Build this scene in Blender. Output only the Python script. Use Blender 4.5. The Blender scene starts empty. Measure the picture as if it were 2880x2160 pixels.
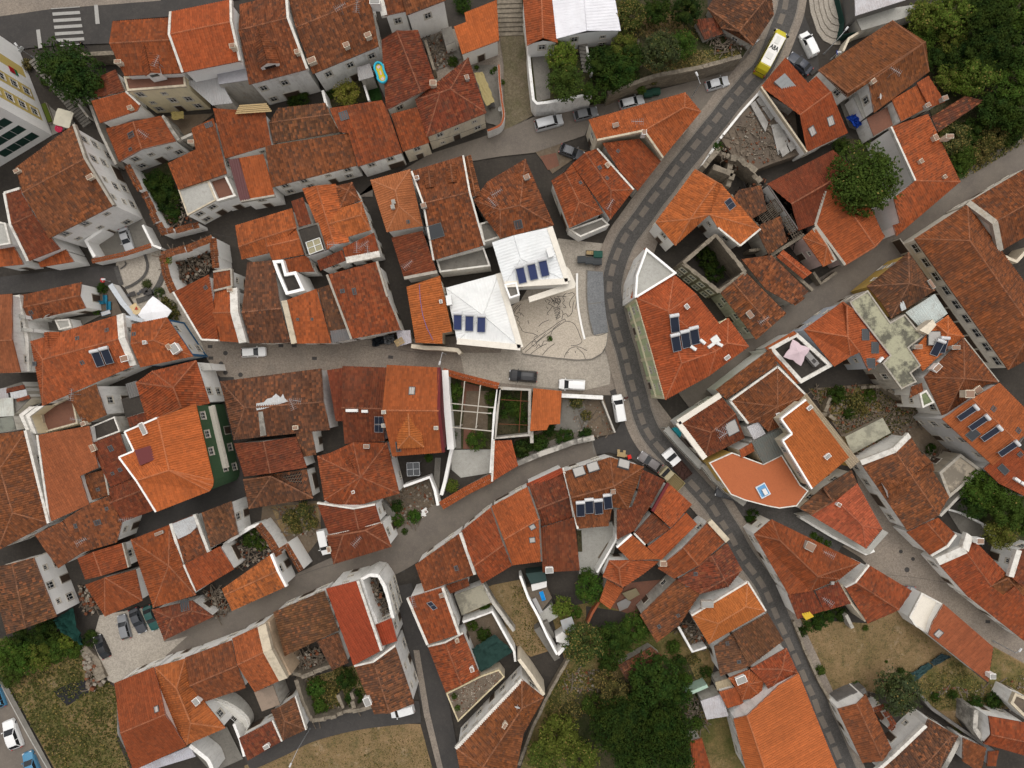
import bpy,math,random
from mathutils import Vector,Matrix
from mathutils.geometry import tessellate_polygon,intersect_ray_tri
# ------------------------------------------------------------------ scene, camera
SC = bpy.context.scene
COL = SC.collection
CAM_H = 110.0          # drone height in metres, looking straight down
FOC = 2000.0           # focal length in photo pixels
SCL = 3.0722           # survey sheets: photo enlarged 3.0722 times, one sheet per 720x540 block
RND = random.Random(7)
TC = [0,0]
def T(c,r):
 TC[0] = c * 720
 TC[1] = r * 540
def P(x,y,z=0.0):
 """a surveyed point at its real height z, in metres"""
 k = (CAM_H - z) / FOC
 return Vector(((TC[0] + x / SCL - 1440) * k,(1080 - TC[1] - y / SCL) * k,z))
# ------------------------------------------------------------------ materials
MATS = {}
class NT:
 def __init__(s,name):
  s.m = bpy.data.materials.new(name)
  s.m.use_nodes = True
  s.t = s.m.node_tree
  s.t.nodes.clear()
  s.out = s.t.nodes.new('ShaderNodeOutputMaterial')
  s.b = s.t.nodes.new('ShaderNodeBsdfPrincipled')
  s.t.links.new(s.b.outputs[0],s.out.inputs[0])
  MATS[name] = s.m
 def n(s,typ,**kw):
  nd = s.t.nodes.new('ShaderNode' + typ)
  for k,v in kw.items():
   setattr(nd,k,v)
  return nd
 def put(s,sock,v):
  if isinstance(v,bpy.types.NodeSocket):
   s.t.links.new(v,sock)
  elif v is not None:
   sock.default_value = v
 def math(s,op,a,b=None,c=None):
  nd = s.n('Math',operation=op)
  s.put(nd.inputs[0],a)
  if b is not None:
   s.put(nd.inputs[1],b)
  if c is not None:
   s.put(nd.inputs[2],c)
  return nd.outputs[0]
 def mix(s,f,a,b,blend='MIX'):
  nd = s.n('Mix',data_type='RGBA',blend_type=blend)
  s.put(nd.inputs[0],f)
  s.put(nd.inputs[6],a if not isinstance(a,tuple) else (*a,1)[:4])
  s.put(nd.inputs[7],b if not isinstance(b,tuple) else (*b,1)[:4])
  return nd.outputs[2]
 def noise(s,scale,detail=4,rough=.6,vec=None,out=0):
  nd = s.n('TexNoise')
  nd.inputs['Scale'].default_value = scale
  nd.inputs['Detail'].default_value = detail
  nd.inputs['Roughness'].default_value = rough
  s.put(nd.inputs['Vector'],vec if vec is not None else s.pos())
  return nd.outputs[out]
 def pos(s):
  if not hasattr(s,'_p'):
   s._p = s.n('NewGeometry').outputs['Position']
  return s._p
 def ramp(s,f,lo,hi):
  nd = s.n('MapRange',clamp=True)
  s.put(nd.inputs[0],f)
  nd.inputs[1].default_value = lo
  nd.inputs[2].default_value = hi
  return nd.outputs[0]
 def obj(s):
  if not hasattr(s,'_o'):
   s._o = s.n('ObjectInfo')
  return s._o
 def scale(s,c,f):
  nd = s.n('VectorMath',operation='SCALE')
  s.put(nd.inputs[0],c)
  s.put(nd.inputs['Scale'],f)
  return nd.outputs[0]
 def bump(s,h,strength=.5,dist=.05):
  nd = s.n('Bump')
  nd.inputs['Strength'].default_value = strength
  nd.inputs['Distance'].default_value = dist
  s.put(nd.inputs['Height'],h)
  s.put(s.b.inputs['Normal'],nd.outputs[0])
 def base(s,c,rough=.85,spec=.3):
  s.put(s.b.inputs['Base Color'],c)
  s.put(s.b.inputs['Roughness'],rough)
  s.b.inputs['Specular IOR Level'].default_value = spec
PITCH = .33
def make_tile():
 s = NT('clay_tiles')
 uv = s.n('UVMap').outputs[0]
 sp = s.n('SeparateXYZ')
 s.put(sp.inputs[0],uv)
 u,v = sp.outputs[0],sp.outputs[1]
 cb = s.n('CombineXYZ')
 s.put(cb.inputs[0],s.math('FLOOR',s.math('ADD',s.math('DIVIDE',u,PITCH),.5)))
 s.put(cb.inputs[1],s.math('FLOOR',s.math('DIVIDE',v,.40)))
 s.put(cb.inputs[2],s.math('MULTIPLY',s.obj().outputs['Random'],91.0))
 wn = s.n('TexWhiteNoise',noise_dimensions='3D')
 s.put(wn.inputs[0],cb.outputs[0])
 r1 = wn.outputs[0]
 sc = s.n('SeparateColor')
 s.put(sc.inputs[0],wn.outputs[1])
 r2,r3 = sc.outputs[1],sc.outputs[2]
 age = s.obj().outputs['Alpha']
 c = s.obj().outputs['Color']
 # each tile fired a little differently
 var = s.math('ADD',s.math('MULTIPLY',age,.95),.12)
 f = s.math('ADD',s.math('MULTIPLY',s.math('SUBTRACT',r1,.5),var),1.0)
 c = s.scale(c,f)
 cw = s.n('TexWhiteNoise',noise_dimensions='1D')
 s.put(cw.inputs['W'],s.math('FLOOR',s.math('ADD',s.math('DIVIDE',u,PITCH),.5)))
 c = s.scale(c,s.math('ADD',s.math('MULTIPLY',s.math('SUBTRACT',cw.outputs[0],.5),s.math('ADD',s.math('MULTIPLY',age,.35),.12)),1.0))
 # broad weathering
 n1 = s.ramp(s.noise(.55,6,.7),.40,.68)
 c = s.mix(s.math('MULTIPLY',n1,s.math('MULTIPLY',age,.6)),c,(.062,.038,.027))
 n2 = s.ramp(s.noise(1.9,5,.75),.53,.70)
 c = s.mix(s.math('MULTIPLY',n2,s.math('MULTIPLY',age,.4)),c,(.27,.10,.03))
 n5 = s.ramp(s.noise(.23,3,.5),.42,.62)
 c = s.mix(s.math('MULTIPLY',n5,s.math('MULTIPLY',s.math('MULTIPLY',age,age),.42)),c,(.105,.052,.034))
 # lichen flecks
 n3 = s.ramp(s.noise(6.5,4,.8),.60,.72)
 c = s.mix(s.math('MULTIPLY',n3,s.math('MULTIPLY',age,.42)),c,(.22,.175,.125))
 # replaced or very dark tiles
 dk = s.math('MULTIPLY',s.math('GREATER_THAN',r2,.86),s.math('MULTIPLY',age,.75))
 c = s.mix(dk,c,(.06,.036,.026))
 lt = s.math('MULTIPLY',s.math('GREATER_THAN',r3,.90),s.math('MULTIPLY',age,.55))
 c = s.mix(lt,c,(.33,.115,.045))
 # slow fade over the slope
 n4 = s.noise(.16,2,.5)
 c = s.scale(c,s.math('ADD',s.math('MULTIPLY',n4,.5),.75))
 s.base(c,.8,.25)
 row = s.math('FRACT',s.math('DIVIDE',v,.40))
 s.bump(s.math('ADD',s.math('MULTIPLY',row,-1.0),s.math('MULTIPLY',r1,.6)),.7,.045)
def make_plaster():
 s = NT('plaster')
 c = s.obj().outputs['Color']
 age = s.obj().outputs['Alpha']
 mp = s.n('Mapping')
 mp.inputs['Scale'].default_value = (1.0,1.0,.22)
 s.put(mp.inputs[0],s.pos())
 n1 = s.ramp(s.noise(1.3,6,.75,mp.outputs[0]),.46,.72)
 c = s.mix(s.math('MULTIPLY',n1,s.math('ADD',s.math('MULTIPLY',age,.8),.03)),c,(.13,.115,.095))
 n2 = s.ramp(s.noise(.9,5,.7),.56,.64)
 c = s.mix(s.math('MULTIPLY',n2,s.math('MULTIPLY',age,.6)),c,(.30,.235,.16))
 n3 = s.noise(9,3,.6)
 c = s.scale(c,s.math('ADD',s.math('MULTIPLY',n3,.3),.84))
 s.base(c,.9,.2)
 s.bump(n3,.3,.02)
def make_concrete():
 s = NT('concrete')
 c = s.obj().outputs['Color']
 age = s.obj().outputs['Alpha']
 n1 = s.ramp(s.noise(.32,8,.72),.46,.56)
 c = s.mix(s.math('MULTIPLY',n1,s.math('MULTIPLY',age,.85)),c,(.05,.047,.042))
 n2 = s.ramp(s.noise(3.2,5,.8),.5,.72)
 c = s.mix(s.math('MULTIPLY',n2,s.math('ADD',s.math('MULTIPLY',age,.45),.15)),c,(.16,.145,.115))
 n3 = s.noise(14,3,.7)
 c = s.scale(c,s.math('ADD',s.math('MULTIPLY',n3,.5),.75))
 s.base(c,.92,.2)
 s.bump(n3,.4,.02)
def make_sheet():
 """corrugated or standing seam sheet metal"""
 s = NT('sheet_metal')
 c = s.obj().outputs['Color']
 age = s.obj().outputs['Alpha']
 n1 = s.ramp(s.noise(.8,6,.75),.46,.66)
 c = s.mix(s.math('MULTIPLY',n1,s.math('MULTIPLY',age,.6)),c,(.20,.105,.06))
 n2 = s.noise(.5,4,.6)
 c = s.scale(c,s.math('ADD',s.math('MULTIPLY',n2,.36),.82))
 s.base(c,.55,.4)
 uv = s.n('UVMap').outputs[0]
 sp = s.n('SeparateXYZ')
 s.put(sp.inputs[0],uv)
 seam = s.math('GREATER_THAN',s.math('FRACT',s.math('DIVIDE',sp.outputs[0],.42)),.88)
 s.bump(seam,.6,.04)
def make_ground(name,c1,c2,c3,cell=0.,rough=.95,s1=.25,bump=.4):
 s = NT(name)
 n1 = s.ramp(s.noise(s1,6,.65),.36,.66)
 c = s.mix(n1,c1,c2)
 n2 = s.ramp(s.noise(2.3,5,.75),.48,.75)
 c = s.mix(s.math('MULTIPLY',n2,.6),c,c3)
 if cell:
  vo = s.n('TexVoronoi')
  vo.inputs['Scale'].default_value = cell
  s.put(vo.inputs['Vector'],s.pos())
  sc = s.n('SeparateColor')
  s.put(sc.inputs[0],vo.outputs['Color'])
  c = s.scale(c,s.math('ADD',s.math('MULTIPLY',sc.outputs[0],.36),.82))
  s.bump(vo.outputs['Distance'],-bump,.04)
 else:
  n3 = s.noise(11,4,.75)
  c = s.scale(c,s.math('ADD',s.math('MULTIPLY',n3,.9),.55))
  s.bump(n3,bump,.03)
 s.base(c,rough,.2)
def make_field(name,dry,green,dark,soil):
 s = NT(name)
 n1 = s.ramp(s.noise(.16,7,.72),.40,.60)
 c = s.mix(n1,dry,green)
 n2 = s.ramp(s.noise(.55,7,.8),.50,.66)
 c = s.mix(s.math('MULTIPLY',n2,.8),c,dark)
 n3 = s.ramp(s.noise(.33,6,.75),.56,.68)
 c = s.mix(s.math('MULTIPLY',n3,.8),c,soil)
 n4 = s.noise(5,6,.85)
 c = s.scale(c,s.math('ADD',s.math('MULTIPLY',n4,2.2),-.1))
 n5 = s.ramp(s.noise(2.2,4,.7),.58,.66)
 c = s.mix(s.math('MULTIPLY',n5,.55),c,dark)
 s.base(c,1,.1)
 s.bump(n4,.8,.12)
def make_leaf():
 s = NT('leaves')
 c = s.obj().outputs['Color']
 age = s.obj().outputs['Alpha']      # share of flowers or yellow leaves
 r = s.n('NewGeometry').outputs['Random Per Island']
 c = s.scale(c,s.math('ADD',s.math('MULTIPLY',r,1.0),.55))
 n1 = s.ramp(s.noise(.8,3,.6),.38,.65)
 c = s.mix(s.math('MULTIPLY',n1,.35),c,(.085,.105,.014))
 r2 = s.math('FRACT',s.math('MULTIPLY',r,37.3))
 c = s.mix(s.math('MULTIPLY',s.math('LESS_THAN',r2,age),.8),c,(.30,.22,.07))
 s.base(c,.85,.08)
 tr = s.n('BsdfTranslucent')
 s.put(tr.inputs[0],c)
 mx = s.n('MixShader')
 mx.inputs[0].default_value = .22
 s.t.links.new(s.b.outputs[0],mx.inputs[1])
 s.t.links.new(tr.outputs[0],mx.inputs[2])
 s.t.links.new(mx.outputs[0],s.out.inputs[0])
def make_plain(name,rough=.5,spec=.4,metal=0.,coat=0.,noise=.12):
 s = NT(name)
 c = s.obj().outputs['Color']
 n = s.noise(2.5,4,.7)
 c = s.scale(c,s.math('ADD',s.math('MULTIPLY',n,noise * 2),1 - noise))
 s.base(c,rough,spec)
 s.b.inputs['Metallic'].default_value = metal
 s.b.inputs['Coat Weight'].default_value = coat
def make_fixed(name,c,rough=.5,spec=.4,metal=0.,noise=.15):
 s = NT(name)
 n = s.noise(3.5,4,.7)
 cc = s.scale((*c,1)[:3],s.math('ADD',s.math('MULTIPLY',n,noise * 2),1 - noise))
 s.base(cc,rough,spec)
 s.b.inputs['Metallic'].default_value = metal
make_tile(); make_plaster(); make_concrete(); make_sheet(); make_leaf()
make_ground('cobbles',(.25,.21,.17),(.20,.17,.142),(.145,.122,.10),7)
make_ground('pale_cobbles',(.37,.33,.275),(.32,.285,.24),(.26,.23,.195),6.5)
make_ground('plaza_stone',(.49,.43,.35),(.45,.39,.32),(.39,.335,.27),9,s1=.12,bump=.15)
make_ground('pale_plaster',(.74,.69,.60),(.70,.65,.56),(.62,.57,.49),0,bump=.05)
make_ground('mossy_path',(.16,.125,.085),(.095,.088,.045),(.20,.165,.12),6)
make_ground('blue_cobbles',(.20,.205,.21),(.17,.175,.18),(.13,.13,.13),7.5)
make_ground('asphalt',(.060,.055,.051),(.047,.044,.042),(.082,.075,.068),0,bump=.2)
make_ground('worn_asphalt',(.165,.142,.118),(.13,.112,.096),(.20,.17,.14),0,bump=.25)
make_ground('earth',(.155,.115,.078),(.10,.078,.056),(.21,.175,.135),0)
make_ground('yard_concrete',(.20,.185,.16),(.145,.135,.118),(.09,.084,.074),0)
make_ground('pale_concrete',(.40,.39,.355),(.33,.32,.29),(.24,.23,.205),0)
make_ground('dark_floor_and_shade',(.050,.043,.036),(.034,.030,.026),(.08,.068,.055),0)  # dark floors, and ground darkened so alley shade sits in its colour
make_ground('dark_stone',(.082,.077,.072),(.066,.062,.058),(.11,.102,.094),7.0)
make_ground('red_floor',(.19,.088,.058),(.15,.072,.05),(.10,.06,.045),0)
make_ground('rubble_stone',(.20,.16,.12),(.125,.10,.075),(.075,.06,.046),0,s1=.9,bump=.8)
make_ground('old_stone',(.25,.212,.162),(.165,.14,.108),(.10,.086,.066),3.5,s1=.8,bump=.6)
make_ground('terracotta_floor',(.42,.128,.052),(.39,.118,.048),(.33,.10,.045),0,s1=.1,bump=.05)
make_ground('dry_mud',(.15,.118,.086),(.10,.08,.064),(.07,.056,.05),0)
make_field('dry_field',(.25,.168,.088),(.175,.125,.06),(.085,.08,.032),(.31,.235,.15))
make_field('weedy_field',(.21,.142,.066),(.098,.094,.03),(.052,.066,.02),(.26,.195,.115))
make_field('garden_soil',(.075,.062,.036),(.034,.043,.015),(.022,.026,.012),(.11,.08,.05))
make_field('lawn_green',(.02,.055,.012),(.016,.045,.01),(.012,.035,.01),(.03,.06,.016))
make_plain('paint',.38,.35,0,.15,.04)
make_plain('matte',.8,.25)
make_plain('cloth',.95,.1)
make_plain('metal',.4,.5,.6)
make_fixed('glass_dark',(.02,.024,.028),.12,.6,0,.1)
make_fixed('glass_car',(.018,.02,.023),.1,.6,0,.05)
make_fixed('frame_stone',(.50,.46,.39),.85,.2)
make_fixed('frame_white',(.72,.71,.68),.6,.3)
make_fixed('door_wood',(.075,.05,.035),.7,.3)
make_fixed('door_green',(.02,.06,.04),.6,.3)
make_fixed('rubber',(.018,.018,.018),.8,.3)
make_fixed('solar_glass',(.014,.019,.034),.45,.2,0,.2)
make_fixed('solar_blue',(.03,.042,.115),.5,.2,0,.2)
make_fixed('tank_white',(.55,.55,.55),.35,.5)
make_fixed('bark',(.075,.055,.04),.95,.1,0,.4)
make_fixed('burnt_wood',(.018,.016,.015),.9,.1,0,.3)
make_fixed('grey_wood',(.13,.105,.08),.9,.1,0,.4)
make_fixed('pale_wood',(.40,.29,.15),.85,.1,0,.3)
make_fixed('galvanised',(.42,.43,.44),.45,.4,.4,.15)
make_fixed('iron',(.05,.045,.042),.65,.4,.3,.2)
make_fixed('rust',(.16,.06,.03),.85,.2,.1,.3)
make_fixed('white_line',(.34,.33,.31),.85,.2,0,.35)
make_fixed('lamp_red',(.35,.015,.012),.3,.5)
make_fixed('lamp_clear',(.6,.6,.6),.2,.5)
make_fixed('skin',(.42,.25,.17),.6,.3,0,.05)
# ------------------------------------------------------------------ objects
WALLC = {'w': (.86,.845,.81,.14),'w0': (.90,.885,.85,.05),'g': (.47,.44,.39,.75),'c': (.68,.60,.47,.40),
    's': (.36,.31,.24,.8),'gn': (.055,.115,.055,.1),'lg': (.50,.57,.34,.15),'y': (.55,.37,.10,.3),
    'm': (.13,.022,.024,.1),'yc': (.78,.68,.46,.2),'bl': (.50,.53,.56,.2),'k': (.16,.15,.14,.5),
    'wb': (.83,.815,.78,.36),'t': (.30,.085,.035,.5),'pk': (.55,.42,.38,.3),'dg': (.30,.33,.29,.4),
    'cr': (.76,.71,.62,.15)}
ROOFC = {'n': (0.401,0.113,0.029,0.13),'p': (0.354,0.122,0.045,0.1),'r': (0.239,0.056,0.016,0.42),'q': (0.367,0.103,0.027,0.32),
    'o': (0.187,0.058,0.018,0.72),'b': (0.130,0.052,0.022,0.95),'d': (0.161,0.039,0.015,0.48),'e': (0.286,0.051,0.018,0.08),
    'nr': (0.316,0.079,0.023,0.22),'s': (0.262,0.082,0.031,0.1),
    'W': (.73,.735,.715,.10),'G': (.33,.33,.325,.25),'K': (.11,.108,.105,.35),'Z': (.46,.47,.47,.45),
    'M': (.10,.032,.03,.1),'T': (.40,.33,.20,.4)}
def prop(o,label=None,cat=None,group=None,kind=None):
 if label: o['label'] = label
 if cat: o['category'] = cat
 if group: o['group'] = group
 if kind: o['kind'] = kind
 return o
def empty(name,loc,rz=0.):
 o = bpy.data.objects.new(name,None)
 COL.objects.link(o)
 o.location = loc
 o.rotation_euler = (0,0,rz)
 o.empty_display_size = .5
 return o
class MB:
 def __init__(s,org=(0,0,0)):
  s.v,s.f,s.uv,s.mi,s.o = [],[],[],[],Vector(org)
  s.any_uv = False
 def face(s,pts,uv=None,m=0):
  b = len(s.v)
  s.v.extend([tuple(Vector(p) - s.o) for p in pts])
  s.f.append(tuple(range(b,b + len(pts))))
  s.mi.append(m)
  if uv:
   s.any_uv = True
   s.uv.extend(uv)
  else:
   s.uv.extend([(0.,0.)] * len(pts))
 def box(s,c,sx,sy,sz,rz=0.,m=0,mat=None):
  """box resting with its base centre at c"""
  M = mat if mat is not None else Matrix.Translation(Vector(c)) @ Matrix.Rotation(rz,4,'Z')
  x,y = sx / 2,sy / 2
  q = [M @ Vector(p) for p in ((-x,-y,0),(x,-y,0),(x,y,0),(-x,y,0),(-x,-y,sz),(x,-y,sz),(x,y,sz),(-x,y,sz))]
  for f in ((0,3,2,1),(4,5,6,7),(0,1,5,4),(1,2,6,5),(2,3,7,6),(3,0,4,7)):
   s.face([q[i] for i in f],m=m)
 def tube(s,a,b,r0,r1=None,n=6,m=0,caps=True):
  a,b = Vector(a),Vector(b)
  r1 = r0 if r1 is None else r1
  d = (b - a)
  if d.length < 1e-5: return
  d.normalize()
  up = Vector((0,0,1)) if abs(d.z) < .9 else Vector((1,0,0))
  x = d.cross(up).normalized()
  y = d.cross(x)
  A = [a + (x * math.cos(t) + y * math.sin(t)) * r0 for t in [2 * math.pi * i / n for i in range(n)]]
  B = [b + (x * math.cos(t) + y * math.sin(t)) * r1 for t in [2 * math.pi * i / n for i in range(n)]]
  for i in range(n):
   j = (i + 1) % n
   s.face([A[i],B[i],B[j],A[j]],m=m)
  if caps:
   s.face(A,m=m)
   s.face(B[::-1],m=m)
 def prism(s,pts,z0,z1,m=0,top=True):
  """vertical prism over a polygon of 2d points"""
  n = len(pts)
  a = sum(pts[i][0] * pts[(i + 1) % n][1] - pts[(i + 1) % n][0] * pts[i][1] for i in range(n))
  if a < 0: pts = pts[::-1]
  for i in range(n):
   p,q = pts[i],pts[(i + 1) % n]
   s.face([(p[0],p[1],z0),(q[0],q[1],z0),(q[0],q[1],z1),(p[0],p[1],z1)],m=m)
  if top:
   V = [Vector((p[0],p[1],z1)) for p in pts]
   for t in tessellate_polygon([V]):
    s.face(upward([V[i] for i in t]),m=m)
 def build(s,name,mats,parent=None,color=None,loc=None,smooth=False):
  me = bpy.data.meshes.new(name)
  me.from_pydata(s.v,[],s.f)
  for m in (mats if isinstance(mats,(list,tuple)) else [mats]):
   me.materials.append(MATS[m])
  me.polygons.foreach_set('material_index',s.mi)
  if s.any_uv:
   l = me.uv_layers.new(name='UVMap')
   l.data.foreach_set('uv',[c for p in s.uv for c in p])
  if smooth:
   me.polygons.foreach_set('use_smooth',[True] * len(me.polygons))
  me.update()
  return link(name,me,parent,color,s.o if parent is None else (loc or (0,0,0)))
def link(name,me,parent=None,color=None,loc=(0,0,0),rot=None):
 o = bpy.data.objects.new(name,me)
 COL.objects.link(o)
 if parent is not None: o.parent = parent
 o.location = loc
 if rot is not None: o.rotation_euler = rot
 if color: o.color = color if len(color) == 4 else (*color,0)
 return o
def upward(pts):
 n = (Vector(pts[1]) - Vector(pts[0])).cross(Vector(pts[2]) - Vector(pts[0]))
 return pts if n.z >= 0 else pts[::-1]
def newell(p):
 n = Vector()
 for i in range(len(p)):
  a,b = p[i],p[(i + 1) % len(p)]
  n += Vector(((a.y - b.y) * (a.z + b.z),(a.z - b.z) * (a.x + b.x),(a.x - b.x) * (a.y + b.y)))
 n.normalize()
 return n if n.z >= 0 else -n
def area2(p):
 return sum(p[i].x * p[(i + 1) % len(p)].y - p[(i + 1) % len(p)].x * p[i].y for i in range(len(p))) / 2
def inside(pt,poly):
 r,n = False,len(poly)
 j = n - 1
 for i in range(n):
  a,b = poly[i],poly[j]
  if (a[1] > pt[1]) != (b[1] > pt[1]) and pt[0] < (b[0] - a[0]) * (pt[1] - a[1]) / (b[1] - a[1]) + a[0]:
   r = not r
  j = i
 return r
def offset_poly(p,d):
 """2d offset (positive = inwards) of a polygon, anticlockwise order"""
 n,out = len(p),[]
 for i in range(n):
  a,b,c = p[i - 1],p[i],p[(i + 1) % n]
  e1 = (b - a).to_2d(); e2 = (c - b).to_2d()
  if e1.length < 1e-6 or e2.length < 1e-6:
   out.append(b.copy()); continue
  n1 = Vector((-e1.y,e1.x)).normalized(); n2 = Vector((-e2.y,e2.x)).normalized()
  m = n1 + n2
  k = m.length_squared
  m = m * (2 / k) if k > .35 else n1 * 1.2
  out.append(Vector((b.x + m.x * d,b.y + m.y * d,b.z)))
 return out
def dist_line(p,a,b):
 d = (b - a).to_2d()
 if d.length < 1e-6: return (p - a).to_2d().length
 d.normalize()
 w = (p - a).to_2d()
 return abs(d.x * w.y - d.y * w.x)
# ------------------------------------------------------------------ tiled roof surface
def tile_face(mb,V,shift,corr=True,amp=.12,pitch=PITCH,m=0):
 n = newell(V)
 g = Vector((n.x,n.y,0))
 if g.length < .03:
  e = V[1] - V[0]
  g = Vector((-e.y,e.x,0))
 g.normalize()
 u = Vector((-g.y,g.x,0))
 w = n.cross(u)
 for t in tessellate_polygon([V]):
  tri = [V[i] for i in t]
  us = [p.dot(u) for p in tri]
  lo,hi = min(us),max(us)
  if hi - lo < .02: continue
  if not corr:
   q = upward(tri)
   mb.face(q,[(p.dot(u) + shift,p.dot(w)) for p in q],m)
   continue
  st = pitch / 4
  cuts = sorted(set([lo,hi] + us + [k * st for k in range(math.ceil(lo / st),math.floor(hi / st) + 1)]))
  prev = None
  for c in cuts:
   pts = []
   for i in range(3):
    a,b,ua,ub = tri[i],tri[(i + 1) % 3],us[i],us[(i + 1) % 3]
    if (ua - c) * (ub - c) <= 1e-12 and abs(ua - ub) > 1e-9:
     pts.append(a + (b - a) * ((c - ua) / (ub - ua)))
   if not pts: continue
   pts.sort(key=lambda p: p.dot(w))
   o = n * (amp * (.5 + .5 * math.cos(2 * math.pi * c / pitch)))
   cur = (pts[0] + o,pts[-1] + o,c)
   if prev and c - prev[2] > 1e-5:
    q = [prev[0],cur[0],cur[1],prev[1]]
    if (q[2] - q[1]).length < 1e-5: q = q[:2] + q[3:]
    elif (q[3] - q[0]).length < 1e-5: q = q[:3]
    q = upward(q)
    mb.face(q,[(p.dot(u) + shift,p.dot(w)) for p in q],m)
   prev = cur
HOUSES,WINGS = [],[]
SHED = {'name': 'shed','cat': 'shed','group': 'sheds and lean-tos','win': 0}
CUR = {}
class Wing:
 pass
def capcol(c):
 q = WALLC[c]
 return q if c in ('w0','cr','m') else (q[0] * .82,q[1] * .8,q[2] * .76,max(.6,q[3]))
def ray_hit(w,x,y):
 o = Vector((0,0,CAM_H))
 d = (P(x,y,0) - o).normalized()
 best = None
 for tri in w.tris:
  h = intersect_ray_tri(tri[0],tri[1],tri[2],d,o,True)
  if h and (best is None or h.z > best[0].z):
   best = (h,newell(list(tri)))
 if best is None:
  best = (P(x,y,w.h + .6),Vector((0,0,1)))
 return best
def H(label,kind,h,pts,**kw):
 """one house: an empty at its base, then its first wing"""
 V = [P(x,y,h) for x,y in pts]
 c = sum(V,Vector()) / len(V)
 name = kw.pop('name','house')
 e = empty(name,(c.x,c.y,0))
 prop(e,label,kw.pop('cat','house'),kw.pop('group','tiled houses of the old town'))
 e['wing_count'] = 0
 HOUSES.append(e)
 CUR['e'] = e
 return W(kind,h,pts,**kw)
def W(kind,h,pts,R=None,faces=None,dz=None,col='r',wall='w',pitch=.36,caps='',capc='w',capw=.26,caph=.16,
   over=.22,ch=(),sk=(),an=(),sh=(),sp=(),dm=(),ac=(),dish=(),corr=True,mat=None,z0=-.1,win=1,lvl=2.8,floor=None,
   ridge=True,floors=None,age=None,hatch=()):
 e = CUR['e']
 org = Vector(e.location)
 h = h + RND.uniform(-.06,.06)
 if kind != 'flat' and .3 < capw < .75: capw *= .72
 w = Wing()
 w.h,w.house,w.wall_col,w.win,w.lvl,w.z0,w.floors = h,e,wall,win,lvl,z0,floors
 dz = dz or {}
 n = len(pts)
 pts = list(pts)
 # keep the outline anticlockwise in plan (clockwise on the sheet)
 V = [P(x,y,h + dz.get(i,0)) for i,(x,y) in enumerate(pts)]
 gables = []      # (edge index, ridge point index)
 if kind == 'shed':
  for _ in range(4):
   A,B = V[0],V[1]
   V = [P(x,y,h + (pitch * dist_line(V[i],A,B) if i > 1 else 0)) for i,(x,y) in enumerate(pts)]
  F = [list(range(n))]
 elif kind == 'flat':
  F = [list(range(n))]
 elif kind in ('gab','hip','gh','hg'):
  r1 = R[0] if R else ((pts[0][0] + pts[1][0]) / 2,(pts[0][1] + pts[1][1]) / 2)
  r2 = R[1] if R else ((pts[2][0] + pts[3][0]) / 2,(pts[2][1] + pts[3][1]) / 2)
  a,b = P(*r1,h),P(*r2,h)
  d = (dist_line(a,V[1],V[2]) + dist_line(a,V[3],V[0]) + dist_line(b,V[1],V[2]) + dist_line(b,V[3],V[0])) / 4
  rise = max(.35,pitch * d)
  V += [P(*r1,h + rise),P(*r2,h + rise)]
  F = [[1,2,5,4],[3,0,4,5]]
  if kind in ('hip','hg'): F.append([0,1,4])
  else: gables.append((0,4))
  if kind in ('hip','gh'): F.append([2,3,5])
  else: gables.append((2,5))
 elif kind == 'pyr':
  a = P(*R[0],h)
  rise = max(.4,pitch * min(dist_line(a,V[i],V[(i + 1) % n]) for i in range(n)) * 1.15)
  V.append(P(*R[0],h + rise))
  F = [[i,(i + 1) % n,n] for i in range(n)]
 else:
  for (x,y,d) in R: V.append(P(x,y,h + d))
  F = faces
 w.V,w.n = V,n
 w.tris = []
 for f in F:
  q = [V[i] for i in f]
  for t in tessellate_polygon([q]): w.tris.append([q[i] for i in t])
 base = [v.copy() for v in V[:n]]
 ccw = area2(base) > 0
 idx = list(range(n)) if ccw else list(range(n))[::-1]
 w.foot = [V[i] for i in idx]
 HX = e['wing_count']
 e['wing_count'] = HX + 1
 # ---- walls
 wc = WALLC[wall] if isinstance(wall,str) else wall
 ins = offset_poly([V[i] for i in idx],over if kind != 'flat' else .02)
 wmb = MB(org)
 drop = .10
 w.edges = []
 ramp = {tuple(sorted((g[0],(g[0] + 1) % n))): g[1] for g in gables}
 for k in range(n):
  i,j = idx[k],idx[(k + 1) % n]
  a,b = ins[k],ins[(k + 1) % n]
  za,zb = a.z - drop,b.z - drop
  q = [Vector((a.x,a.y,z0)),Vector((b.x,b.y,z0)),Vector((b.x,b.y,zb))]
  g = ramp.get(tuple(sorted((i,j))))
  if g is not None:
   r = V[g]
   ab = (b - a).to_2d()
   t = max(.02,min(.98,(r - a).to_2d().dot(ab) / max(ab.length_squared,1e-6)))
   m = a + (b - a) * t
   q.append(Vector((m.x,m.y,r.z - drop - .06)))
  q.append(Vector((a.x,a.y,za)))
  wmb.face(q)
  w.edges.append((a,b,min(za,zb)))
 if kind == 'flat':
  pass
 wo = wmb.build('wall','plaster',e,wc)
 w.wall_obj = wo
 # ---- roof
 rc = ROOFC[col] if isinstance(col,str) else col
 if age is not None: rc = (*rc[:3],age)
 rc = (*[c * RND.uniform(.94,1.06) for c in rc[:3]],rc[3])
 sheet = col in ('W','G','K','Z','M','T') if isinstance(col,str) else False
 rmat = mat or ('sheet_metal' if sheet else 'clay_tiles')
 shift = RND.uniform(0,60)
 rmb = MB(org)
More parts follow.
